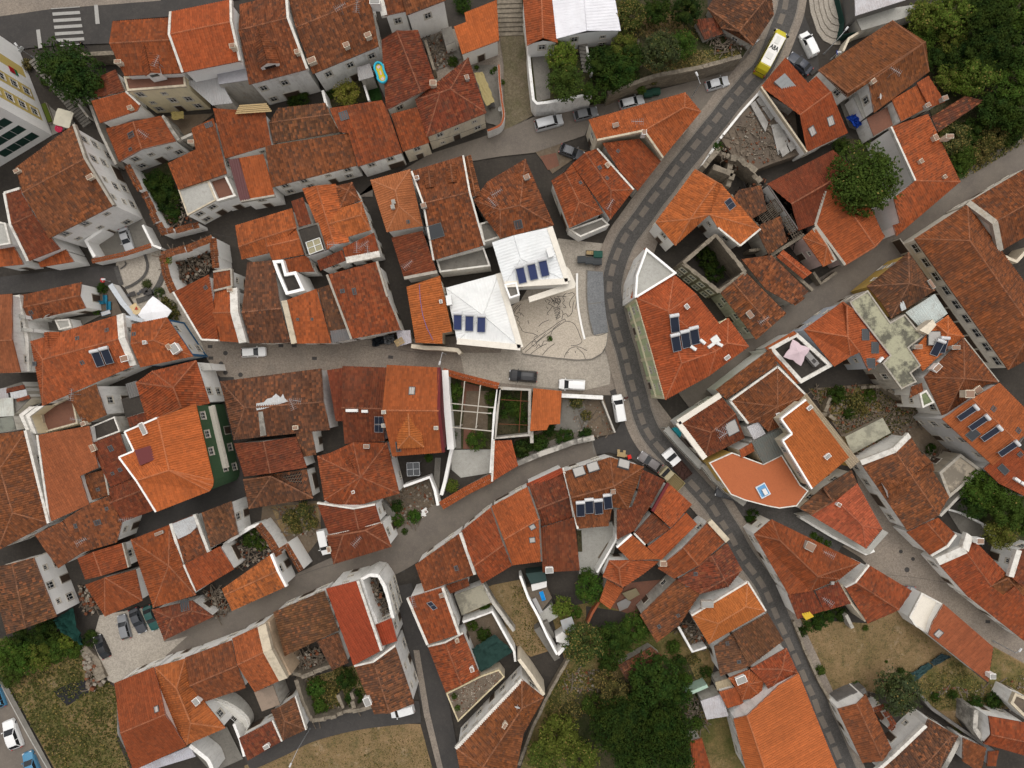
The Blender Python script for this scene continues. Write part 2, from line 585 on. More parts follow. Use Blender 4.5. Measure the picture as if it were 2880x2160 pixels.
 if kind == 'flat':
  fl = floor or 'yard_concrete'
  q = [V[i] for i in idx]
  ph = caph if caps != 'none' else 0
  for t in tessellate_polygon([ins]):
   rmb.face(upward([ins[i] for i in t]))
  w.roof_obj = rmb.build('roof',fl,e,rc)
  if caps != 'none':
   inn = offset_poly(q,capw)
   pm = MB(org)
   for k in range(n):
    a,b,c,d = q[k],q[(k + 1) % n],inn[(k + 1) % n],inn[k]
    up = Vector((0,0,ph))
    dn = Vector((0,0,-.25))
    pm.face([a + up,b + up,c + up,d + up])
    pm.face([a + dn,b + dn,b + up,a + up])
    pm.face([c - up * .02,d - up * .02,d + up,c + up])
   pm.build('parapet','plaster',e,capcol(capc))
 else:
  for f in F:
   tile_face(rmb,[V[i] for i in f],shift,corr,.11 if not sheet else .03 if col == 'W' else .04,PITCH if not sheet else .44 if col == 'W' else .34)
  # verge boards all round
  dn = Vector((0,0,-.16))
  for k in range(n):
   i,j = idx[k],idx[(k + 1) % n]
   a,b = V[i],V[j]
   g = ramp.get(tuple(sorted((i,j))))
   path = [a,V[g],b] if g is not None else [a,b]
   for p,q in zip(path,path[1:]):
    rmb.face([p + dn,q + dn,q,p],[(0,.05)] * 4)
  w.roof_obj = rmb.build('roof',rmat,e,rc)
  # ridge and hip tiles
  ed = {}
  for f in F:
   for k in range(len(f)):
    ed.setdefault(tuple(sorted((f[k],f[(k + 1) % len(f)]))),[]).append(f)
  cm = MB(org)
  for (i,j),fs in ed.items():
   if len(fs) != 2 or not ridge: continue
   a,b = V[i],V[j]
   c0 = sum((V[k] for k in fs[0]),Vector()) / len(fs[0])
   c1 = sum((V[k] for k in fs[1]),Vector()) / len(fs[1])
   n0 = newell([V[k] for k in fs[0]])
   if (c1 - (a + b) / 2).dot(n0) > -.03: continue      # valley
   d = (b - a).normalized()
   sd = d.cross(Vector((0,0,1))).normalized()
   rr = .15 if not sheet else .09
   prof = [(-rr,-.03),(-rr * .6,.085),(0,.125),(rr * .6,.085),(rr,-.03)]
   L = (b - a).length
   seg = max(1,int(L / .45))
   for sgi in range(seg):
    p0,p1 = a + d * (L * sgi / seg),a + d * (L * (sgi + 1) / seg)
    for (x0,y0),(x1,y1) in zip(prof,prof[1:]):
     up0 = Vector((0,0,1))
     q = [p0 + sd * x0 + up0 * y0,p0 + sd * x1 + up0 * y1,p1 + sd * x1 * .88 + up0 * (y1 - .015),p1 + sd * x0 * .88 + up0 * (y0 - .015)]
     cm.face(upward(q),[(sgi * .3,.1 + sgi * .4)] * 4)
  if cm.f:
   k = .62 if rc[3] > .3 else .75
   lc = (rc[0] * k + .12,rc[1] * k + .058,rc[2] * k + .034,rc[3] * .6) if not sheet else rc
   cm.build('ridge_cap',rmat,w.roof_obj,lc)
  if caps:
   pm = MB(org)
   for k in [int(x) for x in caps if int(x) < n]:
    i,j = k,(k + 1) % n
    a,b = V[i],V[j]
    g = ramp.get(tuple(sorted((i,j))))
    path = [a,V[g],b] if g is not None else [a,b]
    for p,q in zip(path,path[1:]):
     d = (q - p).normalized()
     sd = d.cross(Vector((0,0,1))).normalized() * (capw / 2)
     up,lo = Vector((0,0,caph)),Vector((0,0,-.5))
     pm.face(upward([p - sd + up,p + sd + up,q + sd + up,q - sd + up]))
     for s1 in (-1,1):
      pm.face([p + sd * s1 + lo,q + sd * s1 + lo,q + sd * s1 + up,p + sd * s1 + up])
     pm.face([p - sd + lo,p + sd + lo,p + sd + up,p - sd + up])
     pm.face([q - sd + lo,q + sd + lo,q + sd + up,q - sd + up])
   pm.build('parapet','plaster',e,capcol(capc))
 WINGS.append(w)
 CUR['w'] = w
 # ---- things fixed on the roof
 for c in ch: chimney(w,*c)
 for c in sk: skylight(w,*c)
 for c in an: antenna(w,*c)
 for c in sh: heater(w,*c)
 for c in sp: solar_panel(w,c)
 for c in dm: dormer(w,*c)
 for c in ac: air_unit(w,*c)
 for c in dish: roof_dish(w,*c)
 return w
def slope_frame(p,n):
 g = Vector((n.x,n.y,0))
 if g.length < .03: g = Vector((0,-1,0))
 g.normalize()
 u = Vector((-g.y,g.x,0))
 return u,g
def chimney(w,x,y,sx=.8,sy=.5,hh=.8,c='c',tile=True):
 sx,sy = sx * .85,sy * .85
 p,n = ray_hit(w,x,y)
 u,g = slope_frame(p,n)
 rz = math.atan2(u.y,u.x)
 org = Vector(w.house.location)
 m = MB(org)
 m.box(p - Vector((0,0,.5)),sx,sy,hh + .5,rz)
 m.box(p + Vector((0,0,hh)),sx + .12,sy + .12,.07,rz)
 o = m.build('chimney','plaster',w.roof_obj,WALLC[c])
 t = MB(org)
 t.box(p + Vector((0,0,hh + .07)),sx * .95,sy * .9,.09,rz)
 t.build('chimney_cap','matte',w.roof_obj,(.27,.17,.12) if tile else (.3,.29,.27))
def skylight(w,x,y,sx=.75,sy=1.0,lift=.09,pale=False):
 p,n = ray_hit(w,x,y)
 u,g = slope_frame(p,n)
 v = n.cross(u)
 org = Vector(w.house.location)
 M = Matrix(((u.x,v.x,n.x,p.x),(u.y,v.y,n.y,p.y),(u.z,v.z,n.z,p.z),(0,0,0,1)))
 m = MB(org)
 t = .09
 for cx,cy,bx,by in ((0,sy / 2,sx + t,t),(0,-sy / 2,sx + t,t),(sx / 2,0,t,sy - t),(-sx / 2,0,t,sy - t)):
  m.box(None,bx,by,lift + .04,mat=M @ Matrix.Translation((cx,cy,0)))
 f = m.build('skylight','matte',w.roof_obj,(.10,.10,.10))
 g2 = MB(org)
 g2.box(None,sx - .06,sy - .06,lift,mat=M)
 g2.build('skylight_pane','glass_dark' if not pale else 'matte',w.roof_obj,(.40,.385,.36))
def roof_dish(w,x,y):
 p,n = ray_hit(w,x,y)
 dish_at(p + Vector((0,0,.7)),w.roof_obj,Vector(w.house.location),RND.uniform(0,6.28))
def dish_at(p,parent,org,az):
 m = MB(org)
 ax = Vector((math.cos(az) * .75,math.sin(az) * .75,.65)).normalized()
 a = ax.cross(Vector((0,0,1))).normalized()
 b = ax.cross(a)
 prev = None
 for k,(r,z) in enumerate(((.02,.0),(.25,.03),(.42,.11))):
  ring = [p + (a * math.cos(t) + b * math.sin(t)) * r + ax * z for t in [2 * math.pi * i / 12 for i in range(12)]]
  if prev:
   for i in range(12): m.face([prev[i],prev[(i + 1) % 12],ring[(i + 1) % 12],ring[i]])
  prev = ring
 m.tube(p - Vector((0,0,.8)),p,.035)
 m.tube(p,p + ax * .45,.015)
 m.build('satellite_dish','matte',parent,(.55,.55,.53))
def antenna(w,x,y,L=1.6):
 p,n = ray_hit(w,x,y)
 org = Vector(w.house.location)
 m = MB(org)
 top = p + Vector((0,0,2.3))
 m.tube(p - Vector((0,0,.3)),top,.03,n=5)
 a = RND.uniform(0,3.14)
 d = Vector((math.cos(a),math.sin(a),0))
 s = Vector((-d.y,d.x,0))
 m.tube(top - d * L * .5,top + d * L * .5,.025,n=5)
 for k in range(7):
  q = top + d * L * (k / 6 - .5)
  l = .5 - .04 * k
  m.tube(q - s * l,q + s * l,.014,n=4)
 m.build('tv_antenna','galvanised',w.roof_obj)
def heater(w,x,y,dx,dy,wd=1.05,ln=1.9,tank=True,blue=False):
 """solar water heater; (dx,dy) points from panel centre to the tank on the sheet"""
 p,n = ray_hit(w,x,y)
 q,_ = ray_hit(w,x + dx,y + dy)
 d = (q - p)
 d.z = 0
 d.normalize()
 s = Vector((-d.y,d.x,0))
 org = Vector(w.house.location)
 lift = .25
 lo = p - d * ln / 2
 hi = p + d * ln / 2
 zl = p.z + lift
 tilt = .32
 A = Vector((lo.x,lo.y,zl)); B = Vector((hi.x,hi.y,zl + ln * tilt))
 m = MB(org)
 th = Vector((0,0,-.09))
 m.face([A - s * wd / 2,A + s * wd / 2,B + s * wd / 2,B - s * wd / 2])
 for a,b in ((A - s * wd / 2,A + s * wd / 2),(A + s * wd / 2,B + s * wd / 2),(B + s * wd / 2,B - s * wd / 2),(B - s * wd / 2,A - s * wd / 2)):
  m.face([a,b,b + th,a + th])
 for a in (B - s * wd * .4,B + s * wd * .4,A - s * wd * .4,A + s * wd * .4):
  m.tube(a + th,Vector((a.x,a.y,p.z - .6)),.03,n=4,m=1)
 for a,b in ((A - s * wd / 2,B - s * wd / 2),(A + s * wd / 2,B + s * wd / 2),(A - s * wd / 2,A + s * wd / 2)):
  m.tube(a,b,.035,n=4,m=1)
 o = m.build('solar_heater',['solar_blue' if blue else 'solar_glass','galvanised'],w.house)
 if tank:
  t = MB(org)
  c = B + d * .22 + Vector((0,0,.12))
  t.tube(c - s * (wd * .56),c + s * (wd * .56),.27,n=12)
  t.build('water_tank','tank_white',o,smooth=False)
def solar_panel(w,quad):
 n = ray_hit(w,*quad[0])[1]
 Q = [ray_hit(w,*q)[0] + n * .12 for q in quad]
 org = Vector(w.house.location)
 m = MB(org)
 m.face(upward(Q))
 for a,b in zip(Q,Q[1:] + Q[:1]):
  m.face([a,b,b - n * .1,a - n * .1],m=1)
  m.tube(a,b,.03,n=4,m=1)
 m.tube((Q[0] + Q[1]) / 2 + n * .01,(Q[2] + Q[3]) / 2 + n * .01,.02,n=4,m=1)
 m.build('solar_panel',['solar_glass','galvanised'],w.house)
def dormer(w,x1,y1,x2,y2,wd=1.5,wall='w'):
 p,n = ray_hit(w,x1,y1)
 f = P(x2,y2,p.z)
 d = (f - p); d.z = 0
 L = d.length
 d.normalize()
 s = Vector((-d.y,d.x,0))
 org = Vector(w.house.location)
 drop = .30 * wd
 b = p - d * .1
 e1 = f + d * .12
 up = Vector((0,0,.06))
 r = MB(org)
 sh = RND.uniform(0,30)
 for sg in (-1,1):
  o = s * (sg * (wd / 2 + .12)) - Vector((0,0,drop + .06))
  tile_face(r,[b + up,e1 + up,e1 + o + up,b + o + up],sh)
 m = MB(org)
 for sg in (-1,1):
  a0,a1 = p + s * (sg * wd / 2),f + s * (sg * wd / 2)
  zt = p.z - drop
  q = [Vector((a0.x,a0.y,zt)),Vector((a1.x,a1.y,zt)),Vector((a1.x,a1.y,zt - 2.2)),Vector((a0.x,a0.y,zt - 2.2))]
  m.face(q)
 fl,fr = f + s * wd / 2,f - s * wd / 2
 zt = p.z - drop
 m.face([Vector((fl.x,fl.y,zt)),Vector((f.x,f.y,p.z - .03)),Vector((fr.x,fr.y,zt)),Vector((fr.x,fr.y,zt - 2.2)),Vector((fl.x,fl.y,zt - 2.2))])
 o = m.build('dormer','plaster',w.house,WALLC[wall])
 rc = tuple(w.roof_obj.color)
 r.build('dormer_roof','clay_tiles',o,rc)
 g = MB(org)
 c = f + d * .02
 g.face([c + s * wd * .3 + Vector((0,0,-drop - .1)),c - s * wd * .3 + Vector((0,0,-drop - .1)),c - s * wd * .3 + Vector((0,0,-drop - .8)),c + s * wd * .3 + Vector((0,0,-drop - .8))])
 g.build('dormer_window','glass_dark',o)
def air_unit(w,x,y,rz=0.,sx=.9,sy=.4,hh=.65):
 p,n = ray_hit(w,x,y)
 org = Vector(w.house.location)
 m = MB(org)
 m.box(p - Vector((0,0,.05)),sx,sy,hh,rz)
 m.box(p + Vector((0,0,hh - .05)),sx * .8,sy * .6,.05,rz)
 m.build('air_conditioner','matte',w.house,(.72,.72,.70))
def roof_patch(w,pts,col,name='roof_patch',mat='sheet_metal',lift=.14):
 """sheet of metal lying on the tiles, following the slope"""
 V = []
 for x,y in pts:
  p,n = ray_hit(w,x,y)
  V.append(p + n * lift)
 m = MB(Vector(w.house.location))
 tile_face(m,V,0,True,.03,.34)
 for a,b in zip(V,V[1:] + V[:1]): m.face([a,b,b - Vector((0,0,.12)),a - Vector((0,0,.12))])
 m.build(name,mat,w.roof_obj,ROOFC[col] if isinstance(col,str) else col)
# ------------------------------------------------------------------ windows and doors in the free walls
def window_mesh(kind):
 """returns (surround mesh, pane mesh); local x along the wall, y outwards, z up from the sill"""
 w,h = {'win': (.95,1.25),'small': (.6,.6),'wide': (1.5,1.15),'door': (1.05,2.1),'gate': (2.3,2.3),'tall': (1.0,1.9)}[kind]
 m = MB()
 t = .14
 bars = kind not in ('door','gate')
 def bx(x0,x1,z0,z1,y,mi):
  m.box((((x0 + x1) / 2),y / 2 - .02,z0),x1 - x0,y + .04,z1 - z0,m=mi)
 bx(-w / 2 - t,-w / 2,-t if bars else 0,h + t,.05,0)
 bx(w / 2,w / 2 + t,-t if bars else 0,h + t,.05,0)
 bx(-w / 2,w / 2,h,h + t,.05,0)
 if bars:
  bx(-w / 2 - t * 1.2,w / 2 + t * 1.2,-t - .05,-t + .02,.13,0)
  bx(-w / 2,w / 2,-t,0,.05,0)
  bx(-.03,.03,0,h,.03,1)
  if h > .9: bx(-w / 2,-.03,h * .62,h * .62 + .05,.03,1); bx(.03,w / 2,h * .62,h * .62 + .05,.03,1)
  for s in (-1,1): bx(s * w / 2 - (.06 if s > 0 else 0),s * w / 2 + (.06 if s < 0 else 0),0,h,.032,1)
 g = MB()
 g.box((0,.0,.0),w,.03,h)
 ms = []
 for b,nm,mats in ((m,kind + '_surround',['frame_stone','frame_white']),(g,kind + '_pane',['glass_dark' if bars else 'door_wood'])):
  me = bpy.data.meshes.new(nm)
  me.from_pydata(b.v,[],b.f)
  for q in mats: me.materials.append(MATS[q])
  me.polygons.foreach_set('material_index',b.mi)
  ms.append(me)
 return ms
WMESH = {}
def put_window(house,kind,p,nrm,parent=None):
 """p = sill centre on the wall, in world coordinates; nrm = outward direction"""
 if kind not in WMESH: WMESH[kind] = window_mesh(kind)
 rz = math.atan2(nrm.y,nrm.x) - math.pi / 2
 loc = p - Vector(house.location)
 is_win = kind not in ('door','gate')
 o = link('window' if is_win else 'door',WMESH[kind][0],house,None,loc,(0,0,rz))
 link('pane' if is_win else 'door_leaf',WMESH[kind][1],o,None,(0,0,0))
 return o
def window_pass():
 feet = [([(v.x,v.y) for v in w.foot],w.h,min(v.x for v in w.foot),max(v.x for v in w.foot),min(v.y for v in w.foot),max(v.y for v in w.foot),w) for w in WINGS]
 def covered(x,y,z,own):
  for poly,hh,x0,x1,y0,y1,w in feet:
   if w is own or hh < z - .3: continue
   if x0 <= x <= x1 and y0 <= y <= y1 and inside((x,y),poly): return True
  return False
 rr = random.Random(11)
 for w in WINGS:
  if not w.win: continue
  for a,b,zt in w.edges:
   d = (b - a).to_2d()
   L = d.length
   if L < 1.9: continue
   d.normalize()
   nrm = Vector((d.y,-d.x,0))
   mid = (a + b) / 2
   if nrm.x * -mid.x + nrm.y * -mid.y <= .04 * math.hypot(mid.x, mid.y): continue    # turned away from the square
   nf = w.floors or max(1,int((zt + .2) / w.lvl))
   cnt = max(1,int(L / (2.6 if w.win == 1 else w.win)))
   for f in range(nf):
    zs = zt - (nf - f) * (zt / nf) + (1.0 if zt / nf > 2.3 else .8)
    for k in range(cnt):
     t = (k + .5) / cnt
     if cnt > 1: t += rr.uniform(-.04,.04)
     if rr.random() < .10: continue
     x,y = a.x + (b.x - a.x) * t,a.y + (b.y - a.y) * t
     if covered(x + nrm.x * .45,y + nrm.y * .45,zs,w) or covered(x + nrm.x * 1.3,y + nrm.y * 1.3,zs,w): continue
     q = Vector((x,y,zs))
     kind = 'win' if rr.random() < .75 else 'small'
     if f == 0 and k == cnt // 2:
      kind = 'door' if rr.random() < .8 else 'gate'
      if zs > 1.2 and nf > 1 or L < 3: kind = 'door'
      q.z = .02
     if q.z + 1.5 > zt and kind == 'win': kind = 'small'
     if q.z + .8 > zt: continue
     if kind in ('door','gate') and zt < 2.6: continue
     put_window(w.house,kind,q,nrm)
# ------------------------------------------------------------------ the setting: sheets on the ground
def G(name,pts,z,mat,color=None,kind='structure'):
 V = [P(x,y,z) for x,y in pts]
 m = MB()
 for t in tessellate_polygon([V]): m.face(upward([V[i] for i in t]))
 o = m.build(name,mat,None,color)
 o['kind'] = kind
 return o
def ribbon(name,pts,wd,z,mat,off=0.,raw=False):
 """strip of constant width along a surveyed line"""
 L = smooth_line([Vector((p.x,p.y,z)) if raw else P(*p,z) for p in pts])
 m = MB()
 a,b = side_lines(L,wd,off)
 for i in range(len(L) - 1):
  m.face(upward([a[i],a[i + 1],b[i + 1],b[i]]))
 o = m.build(name,mat)
 o['kind'] = 'structure'
 return L
def smooth_line(L,n=5):
 if len(L) < 3: return L
 out = []
 for i in range(len(L) - 1):
  p0,p1,p2,p3 = L[max(0,i - 1)],L[i],L[i + 1],L[min(len(L) - 1,i + 2)]
  for k in range(n):
   t = k / n
   out.append(.5 * ((2 * p1) + (p2 - p0) * t + (2 * p0 - 5 * p1 + 4 * p2 - p3) * t * t + (3 * p1 - p0 - 3 * p2 + p3) * t ** 3))
 return out + [L[-1]]
def side_lines(L,wd,off=0.):
 a,b = [],[]
 for i in range(len(L)):
  d = (L[min(i + 1,len(L) - 1)] - L[max(i - 1,0)])
  d.z = 0
  d.normalize()
  s = Vector((-d.y,d.x,0))
  a.append(L[i] + s * (off + wd / 2))
  b.append(L[i] + s * (off - wd / 2))
 return a,b
def wall_line(label,pts,h,th=.35,col='w',name='garden_wall',cat='wall',coping=None,z0=-.1,group=None,jag=0.,mat='plaster',smooth=False,cw=None,slope=0):
 """free-standing wall following a line surveyed along its top; jag = broken top"""
 L = [P(x,y,z0 + h if z0 > 0 else h) for x,y in pts]
 if smooth: L = smooth_line(L)
 rr = random.Random(int(sum(abs(v.x) * 31 + abs(v.y) * 17 for v in L)))
 if jag:
  M = []
  for p,q in zip(L,L[1:]):
   n = max(1,int((q - p).length / .7))
   M += [p + (q - p) * (k / n) for k in range(n)]
  L = M + [L[-1]]
 org = sum(L,Vector()) / len(L)
 org.z = max(0,z0)
 m = MB(org)
 a,b = side_lines(L,th)
 top = [(z0 if z0 > 0 else 0) + h - (rr.random() ** 1.6) * jag for _ in L]
 for i in range(len(L) - 1):
  z1,z2 = top[i],top[i + 1]
  if jag: z2 = z1 = (z1 + z2) / 2
  q = [Vector((v.x,v.y,z)) for v,z in ((a[i],z0),(a[i + 1],z0),(b[i + 1],z0),(b[i],z0))]
  t = [Vector((v.x,v.y,z)) for v,z in ((a[i],z1),(a[i + 1],z2),(b[i + 1],z2),(b[i],z1))]
  m.face(upward(t))
  for k in range(4):
   if not jag and ((k == 1 and i < len(L) - 2) or (k == 3 and i > 0)): continue
   m.face([q[k],q[(k + 1) % 4],t[(k + 1) % 4],t[k]])
 o = m.build(name,mat,None,WALLC[col] if isinstance(col,str) else col)
 prop(o,label,cat,group)
 if coping:
  c = MB(org)
  W_ = cw or th + .25
  a,b = side_lines(L,W_)
  if coping in ROOFC and coping not in ('W',):
   mid = [v + Vector((0,0,.22)) for v in L]
   for i in range(len(L) - 1):
    dz = Vector((0,0,.03))
    if (L[i] - L[i + 1]).length < .01: continue
    tile_face(c,[a[i] + dz,a[i + 1] + dz,mid[i + 1],mid[i]],0)
    tile_face(c,[mid[i],mid[i + 1],b[i + 1] + dz,b[i] + dz],0)
   c.build('coping','clay_tiles',o,ROOFC[coping])
  else:
   up = Vector((0,0,.10))
   for i in range(len(L) - 1):
    c.face(upward([a[i] + up,a[i + 1] + up,b[i + 1] + up,b[i] + up]))
    c.face([a[i],a[i + 1],a[i + 1] + up,a[i] + up]); c.face([b[i],b[i + 1],b[i + 1] + up,b[i] + up])
   c.build('coping','plaster',o,WALLC[coping])
 return o
def ruin(label,loops,h,col='s',th=.55,jag=2.0,coping=None,cat='ruin',windows=()):
 """roofless house: thick broken walls round its rooms, as one thing"""
 L0 = [P(x,y,h) for x,y in loops[0]]
 c = sum(L0,Vector()) / len(L0)
 e = empty('ruined_house',(c.x,c.y,0))
 prop(e,label,cat,'roofless ruined houses')
 rr = random.Random(int(abs(c.x * 100)))
 for lp in loops:
  L = [P(x,y,h) for x,y in lp]
  m = MB(c.to_2d().to_3d())
  t = MB(c.to_2d().to_3d())
  for p,q in zip(L,L[1:]):
   d = (q - p)
   n = max(1,int(d.length / .8))
   u = d.normalized(); s = Vector((-u.y,u.x,0))
   prev = rr.random()
   for k in range(n):
    a,b = p + d * (k / n),p + d * ((k + 1) / n)
    prev = max(0,min(1,prev + rr.uniform(-.45,.45)))
    z = h - jag * prev ** 1.5
    tt = th * rr.uniform(.8,1.15)
    ctr = (a + b) / 2
    m.box((ctr.x,ctr.y,-.1),(b - a).length + .02,tt,z + .1,math.atan2(u.y,u.x))
    if coping:
     for sg in (-1,1):
      zc = Vector((0,0,z - h + .02))
      f = [a + zc + Vector((0,0,.16)),b + zc + Vector((0,0,.16)),b + zc + s * (sg * (tt / 2 + .22)),a + zc + s * (sg * (tt / 2 + .22))]
      tile_face(t,f,0)
  m.build('ruined_wall','old_stone' if col == 's' else 'plaster',e,WALLC[col])
  if t.f: t.build('wall_coping','clay_tiles',e,ROOFC[coping])
 for (x0,y0,x1,y1,cnt,zs) in windows:
  a,b = P(x0,y0,h),P(x1,y1,h)
  a.z = b.z = 0
  d = (b - a).normalized()
  n = Vector((d.y,-d.x,0))
  if n.dot(-a) < 0: n = -n
  for k in range(cnt):
   q = a + (b - a) * ((k + .5) / cnt)
   put_window(e,'win',Vector((q.x,q.y,zs)) + n * (th * .6),n)
 return e
def rubble(pts,n,z=0.,smin=.08,smax=.45,name='rubble',mats=('rubble_stone','rust','grey_wood','plaster'),planks=.15,seed=1,hh=.5,color=(.27,.235,.19,.6)):
 """loose broken stones, tiles and boards, too many to count"""
 V = [P(x,y,z) for x,y in pts]
 poly = [(v.x,v.y) for v in V]
 rr = random.Random(seed)
 x0,x1 = min(v.x for v in V),max(v.x for v in V)
 y0,y1 = min(v.y for v in V),max(v.y for v in V)
 m = MB()
 k = 0
 while k < n:
  x,y = rr.uniform(x0,x1),rr.uniform(y0,y1)
  k += 1
  if not inside((x,y),poly): continue
  s = rr.uniform(smin,smax)
  M = Matrix.Translation((x,y,z + rr.random() * hh)) @ Matrix.Rotation(rr.uniform(0,6.28),4,'Z') @ Matrix.Rotation(rr.uniform(-.5,.5),4,'X')
  if rr.random() < planks:
   m.box(None,rr.uniform(1,3.2),.14,.10,mat=M @ Matrix.Rotation(rr.uniform(-.4,.4),4,'Y'),m=2 % len(mats))
  else:
   m.box(None,s,s * rr.uniform(.5,1),s * rr.uniform(.3,.7),mat=M,m=rr.choice([0,0,1,3]) % len(mats))
 if not m.f: return
 o = m.build(name,list(mats),None,color)
 o['kind'] = 'stuff'
 return o
def tufts(pts,n,z=0.,s=.3,color=(.06,.075,.02,.0),name='weeds',seed=1,hgt=.35):
 V = [P(x,y,z) for x,y in pts]
 poly = [(v.x,v.y) for v in V]
 rr = random.Random(seed)
 x0,x1 = min(v.x for v in V),max(v.x for v in V)
 y0,y1 = min(v.y for v in V),max(v.y for v in V)
 cl = [(rr.uniform(x0,x1),rr.uniform(y0,y1),rr.uniform(.4,2.2)) for _ in range(max(3,n // 60))]
 m = MB()
 for k in range(n):
  if rr.random() < .75:
   c = rr.choice(cl); x,y = rr.gauss(c[0],c[2]),rr.gauss(c[1],c[2])
  else:
   x,y = rr.uniform(x0,x1),rr.uniform(y0,y1)
  if not inside((x,y),poly): continue
  leafq(m,rr,Vector((x,y,z + rr.random() * hgt)),s * rr.uniform(.5,1.2),Vector((rr.uniform(-.6,.6),rr.uniform(-.6,.6),1)))
 if m.f:
  o = m.build(name,'leaves',None,color)
  o['kind'] = 'stuff'
def leafq(m,rr,p,s,n):
 n = n.normalized()
 a = n.cross(Vector((rr.uniform(-1,1),rr.uniform(-1,1),rr.uniform(-1,1)))).normalized()
 b = n.cross(a)
 m.face([p - a * s * .5,p + b * s * .32,p + a * s * .5,p - b * s * .32])
# ------------------------------------------------------------------ trees and bushes
CROWNS = {}
def crown_mesh(size,var):
 key = (size,var)
 if key in CROWNS: return CROWNS[key]
 rr = random.Random(hash(key) % 1000 + 5 if False else {'S': 11,'M': 23,'L': 37}[size] + var * 101)
 R,nb,nl,ls = {'S': (1.0,9,150,.20),'M': (2.4,20,260,.27),'L': (4.4,40,330,.34)}[size]
 m = MB()
 for b in range(nb):
  while True:
   d = Vector((rr.uniform(-1,1),rr.uniform(-1,1),rr.uniform(-.75,1)))
   if .25 < d.length < 1: break
  ang = math.atan2(d.y,d.x)
  lob = 1 + .16 * math.sin(ang * 3 + var) + .12 * math.sin(ang * 5 + var * 2.1)
  c = Vector((d.x * R * .78 * lob,d.y * R * .78 * lob,R * .8 + d.z * R * .62))
  br = R * rr.uniform(.22,.42)
  for _ in range(nl):
   q = Vector((rr.gauss(0,1),rr.gauss(0,1),rr.gauss(0,1))).normalized()
   rad = br * rr.uniform(.72,1.06)
   p = c + Vector((q.x * rad,q.y * rad,q.z * rad * .8))
   leafq(m,rr,p,ls * rr.uniform(.6,1.25),q + Vector((rr.uniform(-.6,.6),rr.uniform(-.6,.6),rr.uniform(0,.9))))
 for b in range(nb * 8):     # stray sprays
  a = rr.uniform(0,6.28)
  rad = R * rr.uniform(.75,1.1)
  p = Vector((math.cos(a) * rad,math.sin(a) * rad,R * rr.uniform(.3,1.2)))
  for _ in range(6): leafq(m,rr,p + Vector((rr.gauss(0,.12),rr.gauss(0,.12),rr.gauss(0,.12))),ls,Vector((rr.uniform(-1,1),rr.uniform(-1,1),1)))
 me = bpy.data.meshes.new('crown')
 me.from_pydata(m.v,[],m.f)
 me.materials.append(MATS['leaves'])
 t = MB()
 hgt = R * .9
 t.tube((0,0,-hgt * .9),(0,0,hgt * .5),.05 * R + .05,.035 * R + .03,7)
 for k in range(6 if size != 'S' else 3):
  a = k * 1.05 + var
  t.tube((0,0,hgt * (.1 + .06 * k)),(math.cos(a) * R * .6,math.sin(a) * R * .6,hgt * (.7 + .1 * (k % 3))),.03 * R + .02,.012 * R,5)
 tm = bpy.data.meshes.new('trunk')
 tm.from_pydata(t.v,[],t.f)
 tm.materials.append(MATS['bark'])
 CROWNS[key] = (me,tm,R)
 return CROWNS[key]
TN = [0]
GREEN = {'dk': (.021,.045,.009,.0),'md': (.042,.08,.013,.01),'lt': (.095,.125,.02,.06),'yl': (.16,.145,.024,.12),
    'ol': (.05,.062,.030,.03),'fl': (.05,.068,.018,.16),'br': (.075,.07,.026,.2),'vd': (.015,.034,.007,0)}
def tree(label,x,y,r,col='md',z0=0.,hz=None,name='tree',group='trees',cat=None,el=None):
 """crown centred on a surveyed point, r = crown radius on the sheet"""
 hm = hz if hz is not None else 0
 rw = r / SCL * (CAM_H - 4 - z0) / FOC
 size = 'S' if rw < 1.7 else 'M' if rw < 3.4 else 'L'
 TN[0] += 1
 me,tm,R = crown_mesh(size,TN[0] % 3)
 k = rw / (R * 1.02)
 low = name in ('bush','hedge_bush','shrub')
 zc = z0 + (rw * (.05 if low else .75)) + hm
 p = P(x,y,zc + rw * .8)
 e = empty(name,(p.x,p.y,z0),RND.uniform(0,6.28))
 prop(e,label,cat or ('bush' if low else 'tree'),group)
 o = link('crown',me,e,tuple(c * RND.uniform(.88,1.12) for c in GREEN[col][:3]) + (GREEN[col][3],),(0,0,zc - z0))
 o.scale = (k,k,k * RND.uniform(.85,1.0))
 if el:
  e.rotation_euler = (0,0,math.radians(el[2]))
  o.scale = (k * el[0],k * el[1],k * .9)
 t = link('trunk',tm,e,None,(0,0,zc - z0))
 t.scale = (k,k,k if not low else k * .6)
 return e
